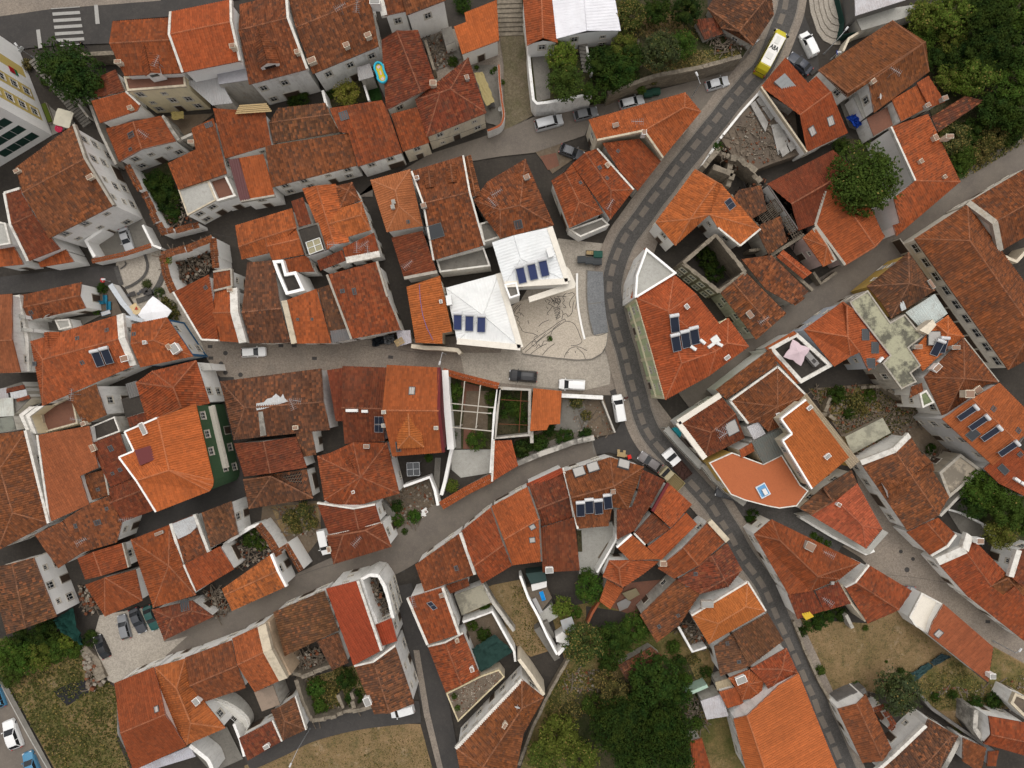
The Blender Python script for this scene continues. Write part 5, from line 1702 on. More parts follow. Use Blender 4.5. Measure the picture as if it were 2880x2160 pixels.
H('red hipped house at the street fork with white end wall','mesh',8,[(610,1315),(1090,1200),(1170,1405),(672,1556)],R=[(755,1300,1.5),(945,1266,1.6)],faces=[[0,4,3],[4,5,2,3],[5,1,2],[0,1,5,4]],col='d',age=.32,wall='w0',caps='0',capc='w',capw=.2,ch=[(640,1420,.8,.5,.7,'c')],an=[(900,1330)])
H('dark red street house with two blue solar panels','gab',6.2,[(748,-155),(765,515),(1112,492),(1130,-142)],R=[(740,205),(1095,215)],col='d',age=.45,wall='wb',sp=[[(1025,280),(1098,280),(1100,345),(1025,342)],[(1025,350),(1098,350),(1100,415),(1025,412)]],ac=[(810,228,0),(860,228,0),(945,235,0)])
W('shed',6.0,[(865,482),(1112,502),(1108,440),(870,422)],col='K',pitch=.1,win=0)
H('narrow dark red house with a maroon gutter wall','shed',5.9,[(690,322),(752,320),(746,-140),(615,-120)],col='d',age=.3,pitch=.1,wall='m')
H('smart orange house with maroon side wall and hipped roof lantern','gab',10.6,[(1130,-165),(1178,625),(1620,590),(1580,-143)],R=[(1090,228),(1580,232)],col='nr',age=.22,wall='m',caps='2',capc='m',capw=.6,caph=.1,sk=[(1348,60,.8,1.1,.1,True),(1230,540,.6,1.4)],
  ch=[(1108,242,.6,.5,.4,'c',False),(1108,358,.6,.5,.4,'c',False),(1558,378,.6,.5,.4,'c',False)],win=0)
W('mesh',11.7,[(1225,300),(1225,557),(1450,545),(1405,290)],R=[(1325,448,.95),(1315,238,.95)],faces=[[0,1,4,5],[1,2,4],[2,3,5,4],[3,0,5]],col='n',age=.15,wall='m',win=0)
W('mesh',11.55,[(1210,335),(1222,545),(1440,540),(1435,330)],R=[(1325,440,.9),(1318,300,.9)],faces=[[0,1,4,5],[1,2,4],[2,3,5,4],[3,0,5]],col='n',age=.15,wall='m',win=0,ridge=False)
H('low orange tiled outbuilding between the garden walls','shed',3.6,[(2265,705),(2040,842),(2055,490),(2208,485)],col='nr',age=.3,pitch=.12,wall='w',caps='1',capc='w',capw=.4)
H('old orange-brown house with white north wall on the curved street','shed',5.8,[(1455,1792),(1892,1645),(1765,1285),(1375,1560)],col='o',age=.5,pitch=.16,wall='w',sk=[(1730,1590,.5,.7)],caps='1',capc='wb',capw=.6)
H('mottled red gable house on the curved street beside a black pipe','gab',6,[(1768,1275),(1950,1725),(2218,1565),(2035,1062)],R=[(1882,1576),(2145,1386)],col='r',age=.4,wall='wb',caps='2',capc='k',capw=.3,caph=.1)
# ---- sheet 2,2
T(2,2)
H('bright orange annex roof between enclosure and concrete plot','shed',4.6,[(155,407),(300,396),(322,350),(415,345),(430,60),(185,35)],col='n',age=.1,pitch=.1,wall='g',win=0)
H('clean orange-red house with two blue skylights on the curved street','gab',6.2,[(-177,1057),(5,1565),(256,1532),(140,885)],R=[(-70,1345),(236,1165)],col='nr',age=.22,wall='wb',sk=[(175,1232,.8,.8,.12,True),(175,1345,.8,.8,.12,True)],caps='2',capc='k',capw=.25,caph=.1)
H('dark red house with bright red front tile strip on the curved street','gab',6,[(140,868),(255,1228),(532,1148),(440,724)],R=[(218,1083),(502,972)],col='d',age=.62,wall='wb',caps='2',capc='w',capw=.25)
W('shed',5.95,[(125,862),(150,905),(445,770),(430,722)],col='e',pitch=.1,win=0)
H('red back house beside the pale courtyard with white box chimney','shed',5.6,[(265,1628),(586,1610),(540,1150),(245,1242)],col='d',age=.4,pitch=.14,wall='wb',ch=[(320,1595,1.2,.9,.9,'w',False)])
H('polygonal hipped house with four solar water heaters in the street bend','mesh',6.8,[(450,758),(848,632),(1138,715),(1002,1080),(865,1062),(835,1226),(568,1250)],R=[(508,985,1.5),(878,886,2.2)],
  faces=[[0,1,8,7],[1,2,8],[2,3,8],[3,4,8],[4,5,6,7,8]],col='o',age=.5,wall='w',sh=[(590,1085,-3,-60,1.15,1.9),(665,1060,-3,-60,1.15,1.9),(745,1065,-3,-60,1.15,1.9),(825,1020,-3,-60,1.15,1.9)],caps='6',capc='w',capw=.3,ch=[(868,925,.7,.7,.6,'g')])
for q in ((580,762),(700,722),(960,700)): skylight(CUR['w'],q[0],q[1],1.6,1.3,.5,True)
H('dull red slope behind the parked truck','shed',5.7,[(1125,738),(1322,830),(1225,997),(1085,928)],col='d',age=.6,pitch=.14,wall='wb')
H('long dull red slope with white courtyard wall','shed',5.9,[(905,1345),(1055,1268),(1230,997),(1090,925),(1035,1062),(905,1085)],col='d',age=.5,pitch=.15,wall='wb',win=2.4)
H('lighter orange-red roof with maroon wall beside the truck street','shed',6.4,[(1350,855),(1556,1042),(1370,1242),(1213,1100)],col='nr',age=.4,pitch=.16,wall='w',caps='3',capc='m',capw=.5)
H('dark orange roof below the maroon walled roof','shed',5.8,[(1055,1290),(1150,1388),(1366,1250),(1213,1112)],col='d',age=.55,pitch=.1,caps='0',capc='w',capw=.25)
H('long clean orange strip roof next to the yellow alcove','shed',5.9,[(1170,1408),(1287,1522),(1600,1210),(1506,1112),(1365,1255)],col='nr',age=.22,pitch=.13,wall='w')
H('kite-shaped orange roof with white courtyard walls','shed',5.5,[(905,1410),(1015,1522),(1280,1512),(1032,1298)],col='nr',age=.25,pitch=.14,wall='w0',caps='3',capc='w0',capw=.3)
H('fan-shaped orange roof pair above the aerial yard','mesh',5.2,[(840,1525),(1020,1522),(1275,1530),(1130,1645),(960,1758),(785,1660)],R=[(925,1595,1.0),(940,1735,.4)],faces=[[0,1,6],[1,2,3,4,7,6],[0,6,7,5],[7,4,5]],col='nr',age=.35,wall='w',ch=[(1300,1540,1.0,.8,.8,'c')])
H('small bright orange shed roof above the fruit trees','shed',3.6,[(848,1945),(962,1770),(820,1690),(755,1875)],col='nr',age=.15,pitch=.14,wall='g',**SHED)
H('orange-brown gable with pale street parapet on the cobbled lane','gab',6.1,[(1260,1592),(1700,1180),(1856,1350),(1402,1682)],R=[(1478,1412),(1608,1568)],col='r',age=.45,wall='wb',caps='1',capc='c',capw=.8,caph=.5)
H('dark brown-red gable under the orange-brown gable on the lane','mesh',5.6,[(1420,1692),(1612,1575),(1856,1368),(1986,1605),(1870,1750),(1620,1812)],R=[(1722,1482,1.0),(1835,1690,1.0)],faces=[[0,1,6,7,5],[1,2,6],[2,3,7,6],[3,4,7],[4,5,7]],col='d',age=.75,sk=[(1585,1640,.5,.5)])
H('hipped dark red corner house edged by broad cream parapet','mesh',6.6,[(1432,332),(1795,95),(1932,255),(2010,465),(1665,640)],R=[(1722,418,1.6)],dz={2: 1.5},faces=[[0,1,2,5],[5,2,3,4],[0,5,4]],col='d',age=.5,wall='w',caps='04',capc='cr',capw=.8,caph=.32,sk=[(1898,375,1.7,2.1,.12,True)],an=[(1760,400),(1820,390),(1790,430)],win=2.4)
H('mossy orange hipped roof with white parapets above the asphalt street','pyr',7,[(1882,145),(2292,-150),(2542,100),(2342,360),(2212,410),(2132,330),(2040,342)],R=[(2295,195)],col='o',age=.55,wall='w',caps='016',capc='wb',capw=.4,ch=[(2292,265,.5,.5,.4,'w0',False)])
W('shed',6.5,[(1762,48),(1850,132),(2292,-165),(2240,-310)],col='o',pitch=.1,win=0)
H('dark grey corrugated roof between orange roofs','shed',6.7,[(2170,692),(2347,605),(2352,372),(2070,500)],col='K',pitch=.08,wall='w',win=0)
H('light grey corrugated roof piece by the cream parapet house','shed',6.4,[(2090,482),(2192,430),(2130,325),(2030,370)],col='Z',pitch=.06,wall='w',win=0)
H('wide terracotta coloured flat roof terrace with blue framed skylight','flat',6.4,[(1700,680),(1900,590),(2170,690),(2330,610),(2490,870),(2560,922),(2460,1055),(2310,1075),(2212,1058),(2010,1005),(1888,955)],
  wall='y',capc='w',caph=.12,capw=.16,col=(.42,.125,.05,.1),floor='terracotta_floor',win=2.2)
W('shed',6.6,[(1980,640),(2092,580),(2080,502),(1965,568)],col='nr',pitch=.15,win=0,age=.3)
e = CUR['e']
m = MB(Vector(e.location)); g = MB(Vector(e.location))
c = P(2165,920,6.45)
m.box(c,1.5,1.9,.28,.5); g.box(c + Vector((0,0,.28)),1.25,1.6,.03,.5)
so = m.build('skylight','matte',e,(.62,.68,.72)); g.build('skylight_pane','matte',so,(.12,.30,.52))
m = MB(Vector(e.location)); m.box(c + Vector((.15,-.1,.31)),.55,.9,.35,.5); m.build('ventilation_box','matte',e,(.7,.68,.66))
# ---- sheet 3,2
T(3,2)
H('vivid orange corrugated-looking roof on tall white and yellow walls','shed',9.9,[(700,635),(378,905),(125,490),(205,430),(110,300),(325,135)],col='n',age=.1,pitch=.12,wall=(.66,.60,.46,.15),caps='1234',capc='w0',capw=.25,ch=[(500,622,.9,.6,.6,'w',False),(348,205,.8,.5,.5,'w',False)],lvl=2.8)
W('shed',6.4,[(790,665),(712,735),(260,155),(330,80)],col=(.36,.28,.19,.5),mat='sheet_metal',pitch=.1,win=0,wall='y')
H('brown strip roof with ridge wall between yellow house and red wedge house','mesh',5.6,[(720,742),(770,857),(590,1002),(368,1132),(272,1072),(480,890)],R=[(560,1015,.8),(480,900,.8)],faces=[[0,1,2,6,7,5],[6,2,3],[7,6,3,4,5]],col='b',age=.8,wall='w')
H('red wedge-shaped hipped house where two cobbled streets meet','gh',5.2,[(365,1130),(770,858),(985,1252),(846,1420)],R=[(592,1005),(817,1226)],col='e',age=.3,wall='wb',ch=[(592,1035,.6,.5,.8,'w')])
CUR['w'].roof_obj.color = (.37,.088,.038,.35)
W('flat',2.6,[(270,1140),(365,1125),(850,1425),(990,1255),(1042,1285),(870,1478)],wall='wb',caps='none',floor='pale_concrete',win=0)
H('large mossy two-slope roof with opposite gabled dormers above a white facade','gab',5.0,[(800,680),(1220,440),(1565,975),(1205,1266)],R=[(1088,571),(1470,1136)],col='o',age=.8,wall='wb',dm=[(1215,835,1035,920,2.6),(1265,775,1415,680,2.6)],caps='0',capc='wb',capw=.8,win=2.6)
H('clean red-brown gable beside a white bent gable wall on the lane','gab',4.7,[(1198,1280),(1470,1156),(1622,1300),(1405,1482)],R=[(1368,1196),(1548,1400)],col='r',age=.4,wall='wb',caps='2',capc='w',capw=.5)
H('long red row house with tall white chimney and paper-thin skylight strip','gab',4.6,[(1452,1530),(1730,1300),(2062,1640),(1735,1846)],R=[(1690,1425),(1925,1745)],col='r',age=.38,wall='w',caps='0',capc='w',capw=1.2,caph=.4,ch=[(1795,1345,1.1,.9,1.0,'w')])
CUR['e']['label'] = 'long red row house with broad white gable wall and white chimney'
H('red roof at the right edge with a white courtyard wall','shed',5.6,[(2095,1665),(2200,1750),(2400,1500),(2350,1380),(2165,1435)],col='d',age=.55,pitch=.1,wall='w',caps='4',capc='w',capw=.8)
H('large red house with five dark solar tube heaters','gab',8.6,[(1505,302),(2000,-10),(2340,330),(1946,706)],R=[(1762,126),(2155,497)],col='nr',age=.18,wall=(.55,.54,.52,.2),pitch=.26,
  sh=[(1692,255,45,-32,.85,2.3),(1790,340,45,-32,.85,2.3),(1895,432,45,-32,.85,2.3),(2045,562,45,-32,.85,2.3)],sk=[(1768,435,1.3,1.5,.12),(1945,215,.6,.7),(2160,402,.6,.7)],win=2.6,ch=[(1710,85,1.4,1.2,.9,'c')])
CUR['e']['label'] = 'large red house with four dark solar tube heaters in a row'
H('dark red roof with flat skylight below the solar tube house','shed',5.8,[(1860,728),(1995,860),(2300,1010),(2300,640),(2130,522)],col='r',age=.2,pitch=.08,wall='w',sk=[(2030,737,1.5,.9,.12),(2175,608,.6,.6)],ac=[(2135,825,-.6),(2190,860,-.6)])
H('green roofed box annex on the rubble yard','flat',7.2,[(1305,85),(1365,50),(1435,160),(1332,208)],wall='w',capc='w',caph=.15,capw=.25,col=(.16,.20,.10,.5),floor='concrete',win=2.5)
W('shed',6.9,[(1225,120),(1340,60),(1330,-10),(1240,20)],col='o',pitch=.1,win=0)
H('roofless grey concrete house with stained slab top','flat',4.6,[(1470,762),(1652,600),(1842,740),(1555,985)],wall='s',capc='g',caph=.3,capw=.4,col=(.36,.32,.25,.7),floor='concrete',win=3,cat='ruin')
H('broken pale concrete slab house remains in the rubble lot','flat',1.6,[(665,455),(990,290),(1065,422),(725,608)],wall='s',caps='none',col=(.40,.36,.30,.5),floor='concrete',win=0,cat='ruin',name='ruined_house')
# ---- sheet 0,3
T(0,3)
H('old brown gable with mortar ridge and white wall with red windows','gab',6.1,[(-100,-60),(290,-160),(488,350),(60,506)],R=[(105,-110),(222,450)],col='b',age=1.,wall='w0',pitch=.3,win=2.6)
H('low dark red-brown hipped roof behind the teal car','hip',3.9,[(1315,290),(1420,555),(1846,350),(1660,212)],R=[(1485,365),(1655,300)],col='d',age=.7,pitch=.2,wall='wb',sk=[(1600,255,1.2,1.5)])
H('yellow-orange patchwork roof ending in a white wall at the street','gab',5.6,[(1920,112),(2005,300),(2475,90),(2345,-190)],R=[(1940,165),(2405,-45)],col='q',age=.5,wall='w0',caps='2',capc='w0',capw=.5)
H('large red gabled house beside the dry grass field','gab',6.1,[(990,925),(1152,1680),(1612,1468),(1335,785)],R=[(1040,1358),(1430,1195)],col='r',age=.2,wall='w',sk=[(1355,1150,.6,.8,.1,True)])
H('patterned orange hipped roof with white ridge lines','mesh',6.4,[(1340,787),(1598,715),(1652,950),(1945,1312),(1616,1456),(1440,1190)],R=[(1525,972,1.7),(1648,1272,1.7)],faces=[[0,1,6],[1,2,3,7,6],[3,4,7],[4,5,0,6,7]],col='q',age=.3,wall='w',ch=[(1715,1065,1.1,.9,.8,'w',False)],pitch=.3)
H('brown ribbed gable between patterned orange roof and clean red roof','gab',6.1,[(1600,705),(1765,1087),(2126,965),(2000,556)],R=[(1640,950),(2050,776)],col='o',age=.5,wall='w')
H('clean red street gable with broad beige firewall','gab',6.5,[(2005,540),(2200,1002),(2455,886),(2268,420)],R=[(2052,768),(2320,640)],col='nr',age=.35,wall='w',caps='2',capc='c',capw=1.3,caph=.4)
H('grey corrugated lean-to behind the large red gabled house','shed',3.6,[(1160,1720),(1690,1560),(1640,1470),(1152,1672)],col='Z',pitch=.1,wall='g',**SHED)
H('small dark red roof at the bottom lane with a white chimney','shed',4.2,[(2140,1595),(2438,1425),(2357,1245),(2065,1400)],col='d',age=.6,pitch=.12,wall='w',ch=[(2315,1455,.9,.6,.7,'w',False)],caps='1',capc='w',capw=.25)
H('beige flat roof with a rope over the small courtyard','flat',4.5,[(2195,1005),(2360,940),(2422,1112),(2262,1172)],wall='g',caps='none',col=(.25,.21,.15,.3),floor='concrete',win=0)
# ---- sheet 1,3
T(1,3)
H('brown ribbed slope along the street beside the peach firewall','shed',5.7,[(150,312),(248,692),(715,470),(590,125)],col='b',age=.7,pitch=.04,wall='wb')
H('bright red ribbed metal-look roof beside the roofless corner ruin','shed',8.2,[(842,772),(1085,642),(880,38),(605,108)],col='e',age=.06,pitch=.11,wall='wb',caps='1',capc='wb',capw=.5)
H('little bright red slope inside the roofless corner ruin','shed',7.0,[(1095,602),(1222,560),(1168,362),(1030,422)],col='e',age=.1,pitch=.1,wall='wb')
H('old brown gable with lichen spots above the half-hidden white van','gab',7.6,[(850,775),(1202,600),(1367,1102),(1022,1192)],R=[(1015,738),(1155,1186)],col='b',age=.9,wall='wb',caps='0',capc='w',capw=.35,ch=[(972,1062,1.3,1.0,.9,'w',False)])
H('small dark brown slope beside the rubble filled ruin','shed',4.8,[(662,812),(800,748),(712,488),(523,565)],col='b',age=.7,pitch=.06)
H('small brown hipped roof beside the overgrown ruin','gh',4.6,[(130,1160),(342,1035),(434,1326),(235,1417)],R=[(206,1128),(246,1252)],col='b',age=.6,wall='wb',caps='1',capc='w',capw=.2)
H('mottled red-orange house with a tilted solar panel and white ribbed side wall','shed',7.0,[(1482,592),(1755,502),(1612,98),(1310,190)],col='r',age=.42,pitch=.05,wall='wb',caps='2' if False else '13',capc='wb',capw=.5,sp=[[(1475,232),(1530,292),(1568,275),(1515,218)]],an=[(1370,180)],ch=[(1605,160,.6,.6,.5,'g')])
H('brown two-slope house with white bird-shaped chimney cap above the alley','gab',4.9,[(1485,606),(1790,490),(1936,855),(1640,1006)],R=[(1632,571),(1775,944)],col='r',age=.6,wall='wb',caps='0',capc='wb',capw=.35,ch=[(1868,790,.7,.5,.8,'w'),(1740,545,.6,.5,.7,'c')])
CUR['e']['label'] = 'brown two-slope house with small white chimney above the asphalt alley'
H('tiny red lean-to at the start of the asphalt alley','shed',4,[(1680,152),(1846,86),(1830,20),(1640,82)],col='d',age=.5,pitch=.06,wall='wb',win=0)
H('stained pale concrete flat roof behind the solar panel house','flat',3,[(1712,162),(1960,70),(2030,232),(1778,342)],wall='wb',caps='none',col=(.30,.27,.21,.6),floor='concrete',win=0)
H('long pebble covered flat roof between alley and white facade','flat',2.8,[(1642,1012),(1940,862),(2100,805),(2150,870),(1960,1050),(1745,1260)],wall='c',capc='yc',caph=.12,capw=.2,floor='rubble_stone',win=0)
H('large old roof behind a long stained white facade at the bottom','mesh',6.4,[(1728,1490),(2297,893),(2487,1048),(2312,1360),(2240,1720),(1790,1820)],R=[(1960,1650,1.9),(2300,1142,1.9)],faces=[[0,1,7,6],[1,2,7],[2,3,7],[3,4,6,7],[4,5,6],[5,0,6]],col='o',age=.6,wall='wb',caps='0',capc='wb',capw=.7,ch=[(2150,1270,.9,.5,.8)],dish=[(2260,1110)])
# ---- sheet 2,3
T(2,3)
H('broad mottled orange roof above the big yellow-flowered tree','shed',4.8,[(1105,335),(1250,577),(1450,420),(1625,150),(1425,25)],col='o',age=.75,pitch=.05,wall='g',sk=[(1515,75,.5,.5),(1270,435,.5,.4),(1435,340,.4,.4)])
H('brown shed roof buried among garden trees','gab',2.6,[(1200,612),(1305,692),(985,895),(918,772)],col='b',age=.9,pitch=.2,wall='g',**SHED)
H('neat orange hipped house with white ridge tiles and parapets','hip',7,[(1550,340),(1700,587),(2192,300),(2035,48)],R=[(1782,410),(2020,266)],col='n',age=.1,wall='wb',caps='23',capc='w',capw=.35,ch=[(1680,235,1.9,1.0,.5,'g',False)])
H('old brown ribbed roof sloping to the panelled road','shed',5.6,[(2045,785),(2347,556),(2208,318),(1905,490)],col='b',age=.55,pitch=.08)
H('old dark brown slope beside the tiled weedy yard','shed',5.1,[(1745,610),(1800,862),(2045,785),(1905,498)],col='b',age=.8,pitch=.1,sk=[(1860,580,.5,.4),(1960,740,.4,.5)])
H('pyramid roofed orange-brown house beside the large bright warehouse roof','pyr',5.6,[(2060,802),(2370,622),(2470,836),(2230,1000),(2170,905)],R=[(2335,805)],col='r',age=.45)
H('six-sided orange roof with a white roof box','pyr',4.9,[(1870,882),(2050,808),(2172,905),(2150,1042),(1990,1072),(1930,960)],R=[(2040,935)],col='nr',age=.3,pitch=.18,ch=[(1970,885,1.7,1.1,.6,'w',False)])
W('shed',4.5,[(1860,1142),(2002,1100),(1935,958),(1785,1000)],col='nr',pitch=.1,age=.3)
H('tan corrugated canopy beside the six-sided orange roof','shed',3.6,[(1772,990),(1902,945),(1880,880),(1755,920)],col='T',pitch=.06,wall='g',**SHED)
H('plain grey sheet metal roof with one seam by the thicket','shed',3.8,[(1682,1240),(1872,1210),(1812,1020),(1630,1080)],col='Z',pitch=.06,wall='g',**SHED)
H('huge bright orange warehouse roof at the bottom edge','mesh',6.2,[(1915,1235),(2030,1205),(2305,945),(2475,838),(2830,1720),(2208,1740),(2040,1740)],R=[(2034,1220,2.0)],dz={1: 1.95,2: .75,5: 2.1},faces=[[1,2,3,4,5],[0,1,5,6]],col='n',age=.08,wall='wb',name='warehouse',cat='warehouse')
H('long narrow tiled shed in the fenced bottom garden','shed',3.2,[(1580,1690),(1725,1690),(1640,1400),(1532,1432)],col='r',age=.35,pitch=.12,wall='g',**SHED)
# ---- sheet 3,3
T(3,3)
H('wide red hipped house with old block chimney at the lane junction','mesh',6.1,[(-122,-359),(30,-489),(795,-114),(620,25),(370,130),(178,160)],R=[(100,-309,1.6),(430,5,1.7)],faces=[[0,1,6],[1,2,7,6],[2,3,7],[3,4,7],[0,6,7,4,5]],col='r',age=.35,wall='w',ch=[(345,-265,1.5,1.3,.8,'g')],an=[(470,-220)])
H('darker red square roof with a yellow awning at the dry lot','shed',5.4,[(255,372),(482,300),(352,55),(172,165)],col='d',age=.45,pitch=.12,wall='w')
H('dark red slope with aerials between the yellow awning and white lane walls','shed',5.5,[(485,302),(716,236),(606,48),(408,130)],col='d',age=.55,pitch=.15,wall='w',an=[(460,180)],ch=[(540,50,.5,.5,.6,'k',False)])
H('brown gable house behind the silver car and dry lot','gab',5.5,[(665,95),(870,-95),(1242,128),(862,410)],R=[(752,52),(1132,293)],col='r',age=.5,wall='wb',caps='0',capc='w',capw=.4)
H('white flat terrace house step beside the smooth brick roof','flat',3.4,[(1325,140),(1515,242),(1388,505),(1270,432),(1215,352)],wall='w0',capc='w',caph=.15,capw=.25,floor='pale_plaster',win=0)
H('smooth brick-coloured long roof between cobbled street and dry lot','shed',4.7,[(1385,505),(1900,915),(1945,612),(1515,240),(1420,400)],col='s',age=.12,pitch=.14,wall='w0',sk=[(1472,495,.9,1.1,.1,True)],ch=[(1915,850,.9,.8,.7,'w0',False)],win=0)
H('reddish slope in the row along the cobbled street with seam lines','shed',4.4,[(1740,187),(2235,578),(2410,420),(2132,85),(2032,165),(1925,85)],col='r',age=.42,pitch=.12,wall='w')
H('dark ribbed slopes behind the red row house','mesh',4.7,[(1870,0),(2085,-20),(2280,60),(2310,300),(2132,85),(2030,165),(1930,85)],R=[(2070,20,.6)],faces=[[0,1,7,6],[7,1,2,3,4],[6,7,4,5]],col='o',age=.6,wall='w',caps='1',capc='w',capw=.5)
H('old orange-brown house with ruined grey porch by the panelled road','gab',4.8,[(600,1150),(845,1025),(1066,1490),(818,1616)],R=[(765,1105),(990,1596)],col='o',age=.5,wall='wb')
H('speckled old roof with white front wall and metal boxes at the bottom','mesh',4.8,[(930,1690),(1100,1540),(1362,1290),(1385,1232),(1642,1385),(1470,1690)],R=[(1580,1385,.6),(1330,1665,.9)],faces=[[0,1,2,3,4,6,7],[6,4,5],[7,6,5],[0,7,5]],col='b',age=1.,wall='w',caps='01',capc='w',capw=.7)
H('small brown roof beside the curved grey wall at the bottom edge','shed',4,[(1680,1600),(1840,1700),(1886,1485),(1684,1395)],col='o',age=.5,pitch=.1,wall='w')
H('red gable at the bottom right with a plain grey end wall','gab',5,[(1905,1210),(1860,1447),(2252,1560),(2242,1270)],R=[(1926,1371),(2252,1440)],col='r',age=.4,wall='wb')
H('small red porch roof with pale blue wall in the bottom corner','shed',3.2,[(1890,1642),(1970,1642),(1992,1508),(1903,1518)],col='r',pitch=.08,wall='bl')
H('pale unfinished block house at the right edge of the dry plot','flat',4,[(2080,1090),(2120,1000),(2260,1060),(2250,1260)],wall='wb',capc='c',caph=.4,capw=.4,floor='dry_mud',cat='ruin',win=2)
H('three pale metal boxes roofing a yard by the speckled roof','flat',2.4,[(1212,1305),(1275,1250),(1357,1290),(1272,1360)],wall='w',caps='none',col='Z',floor='concrete',**SHED)
CUR['e']['label'] = 'upper pale metal box roof beside the speckled roof'
H('lower pale metal box roof beside the speckled roof','flat',2.3,[(1100,1430),(1170,1370),(1228,1410),(1150,1490)],wall='w',caps='none',col='Z',floor='concrete',**SHED)
# ================================================================== ground, streets, yards
ZC = [0.0]
def zn():
 ZC[0] += .004
 return ZC[0]
T(0,0)
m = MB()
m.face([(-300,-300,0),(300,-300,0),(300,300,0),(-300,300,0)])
o = m.build('ground','dark_floor_and_shade'); o['kind'] = 'structure'  # base ground kept dark to paint in shade of alleys and gaps
T(1,1)
G('street',[(-580,700),(-300,1290),(1340,1270),(3100,1150),(3150,1760),(1600,1700),(-200,1760),(-420,1450),(-560,1100)],zn(),'cobbles')
T(0,2)
G('street',[(1130,1150),(1400,1040),(1850,880),(1950,400),(1960,200),(1860,-60),(2020,-60),(2110,900),(2120,1010),(1500,1260),(1180,1350)],zn(),'asphalt')
T(3,2)
G('street',[(730,680),(880,680),(1250,1280),(1700,1850),(2400,2280),(2400,2560),(1500,2040),(1000,1700),(800,1500),(640,1400),(900,1300)],zn(),'cobbles')
T(2,0)
G('street',[(-700,250),(130,250),(180,980),(0,1160),(-300,1000),(-720,1100),(-750,600)],zn(),'cobbles')
T(2,1)
G('pavement',[(-100,1390),(60,960),(400,400),(560,420),(830,450),(800,690),(815,840),(870,1260),(845,1660),(600,1720),(-400,1620),(-450,1390)],zn(),'pale_cobbles')
# gardens, fields and yards
T(0,3)
G('field',[(-80,540),(700,540),(770,640),(890,900),(995,960),(1070,1330),(1000,1390),(1160,1760),(520,1760),(60,900),(-80,780)],zn(),'weedy_field')
T(1,3)
G('field',[(-100,1640),(480,1395),(1130,1270),(1420,1280),(1550,1760),(-100,1760)],zn(),'dry_field')
G('garden',[(370,900),(850,770),(1000,1130),(470,1260)],zn(),'weedy_field')
G('garden',[(1780,360),(2060,250),(2212,60),(2000,90),(1950,200)],zn(),'dry_field')
G('yard',[(1790,400),(2030,320),(2212,640),(1940,840)],zn(),'earth')
T(2,3)
G('field',[(-180,80),(75,30),(210,330),(340,640),(160,700),(-10,560)],zn(),'dry_field')
G('field',[(470,780),(330,300),(760,210),(1100,330),(1240,560),(1500,420),(1760,700),(1700,1000),(1920,1250),(2060,1760),(40,1760),(190,1320),(330,1000)],zn(),'weedy_field')
G('garden',[(560,1000),(1500,700),(1640,1000),(1560,1400),(1500,1760),(500,1760),(420,1400)],zn(),'garden_soil')
G('yard',[(640,260),(1100,330),(900,480),(640,420)],zn(),'dark_floor_and_shade')
G('yard',[(860,270),(1000,60),(1300,30),(1420,20),(1060,350)],zn(),'red_floor')
T(3,3)
G('field',[(225,370),(870,410),(1120,300),(1240,380),(1600,680),(1900,940),(1950,610),(2260,780),(2300,1120),(1880,1160),(1700,1400),(1440,1160),(1260,940),(1230,1220),(1000,1020),(850,1000),(560,1010),(450,950),(330,640)],zn(),'dry_field')
G('field',[(1190,930),(1600,690),(1900,930),(1950,620),(2260,790),(2280,1120),(1800,1180),(1440,1160)],zn(),'weedy_field')
T(1,2)
G('yard',[(60,1030),(560,1010),(560,1320),(420,1500),(200,1350),(40,1200)],zn(),'earth')
G('garden',[(130,1060),(530,1030),(560,1240),(240,1320)],zn(),'dry_field')
G('courtyard',[(1690,570),(2030,565),(2020,770),(1770,810),(1690,740)],zn(),'pale_concrete')
G('garden',[(1660,-60),(2070,10),(2040,560),(1690,560)],zn(),'garden_soil')
G('yard',[(1770,-20),(1930,20),(1880,560),(1790,560),(1800,240)],zn(),'red_floor',None)
G('yard',[(1820,60),(2010,60),(2000,400),(1780,390)],zn(),'earth')
G('yard',[(1210,640),(1680,620),(1680,760),(1480,850),(1280,860)],zn(),'dark_floor_and_shade')
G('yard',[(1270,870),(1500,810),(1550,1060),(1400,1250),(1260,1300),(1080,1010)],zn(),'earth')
G('yard',[(500,420),(660,410),(700,600),(540,640)],zn(),'dark_floor_and_shade')
G('yard',[(440,640),(530,630),(600,1000),(500,980)],zn(),'dark_floor_and_shade')
T(2,2)
G('yard',[(430,100),(790,110),(890,430),(700,460),(20,690),(20,480),(400,350)],zn(),'earth')
G('yard',[(440,130),(620,150),(660,330),(560,470),(330,430),(420,300)],zn(),'yard_concrete')
G('garden',[(20,500),(330,400),(520,400),(560,490),(30,680)],zn(),'garden_soil')
G('garden',[(-110,40),(150,50),(140,420),(-150,440)],zn(),'garden_soil')
G('courtyard',[(565,1250),(900,1180),(905,1350),(880,1460),(740,1660),(580,1640)],zn(),'pale_concrete')
G('garden',[(557,1265),(600,1262),(608,1450),(572,1450)],zn(),'garden_soil')
G('garden',[(825,1370),(872,1395),(785,1530),(740,1500)],zn(),'earth')
T(3,2)
G('yard',[(350,40),(1240,-30),(1480,300),(1650,600),(1400,700),(1210,440),(770,640),(600,400)],zn(),'earth')
G('garden',[(450,60),(900,20),(1000,230),(560,300)],zn(),'weedy_field')
G('courtyard',[(1540,1080),(1700,980),(1930,1290),(1720,1370)],zn(),'yard_concrete')
G('garden',[(1640,780),(2230,900),(2230,1420),(1930,1390)],zn(),'garden_soil')
T(3,0)
G('garden',[(1100,150),(1700,-40),(2400,-100),(2400,1150),(1660,1570),(1400,960),(1380,600)],zn(),'garden_soil')
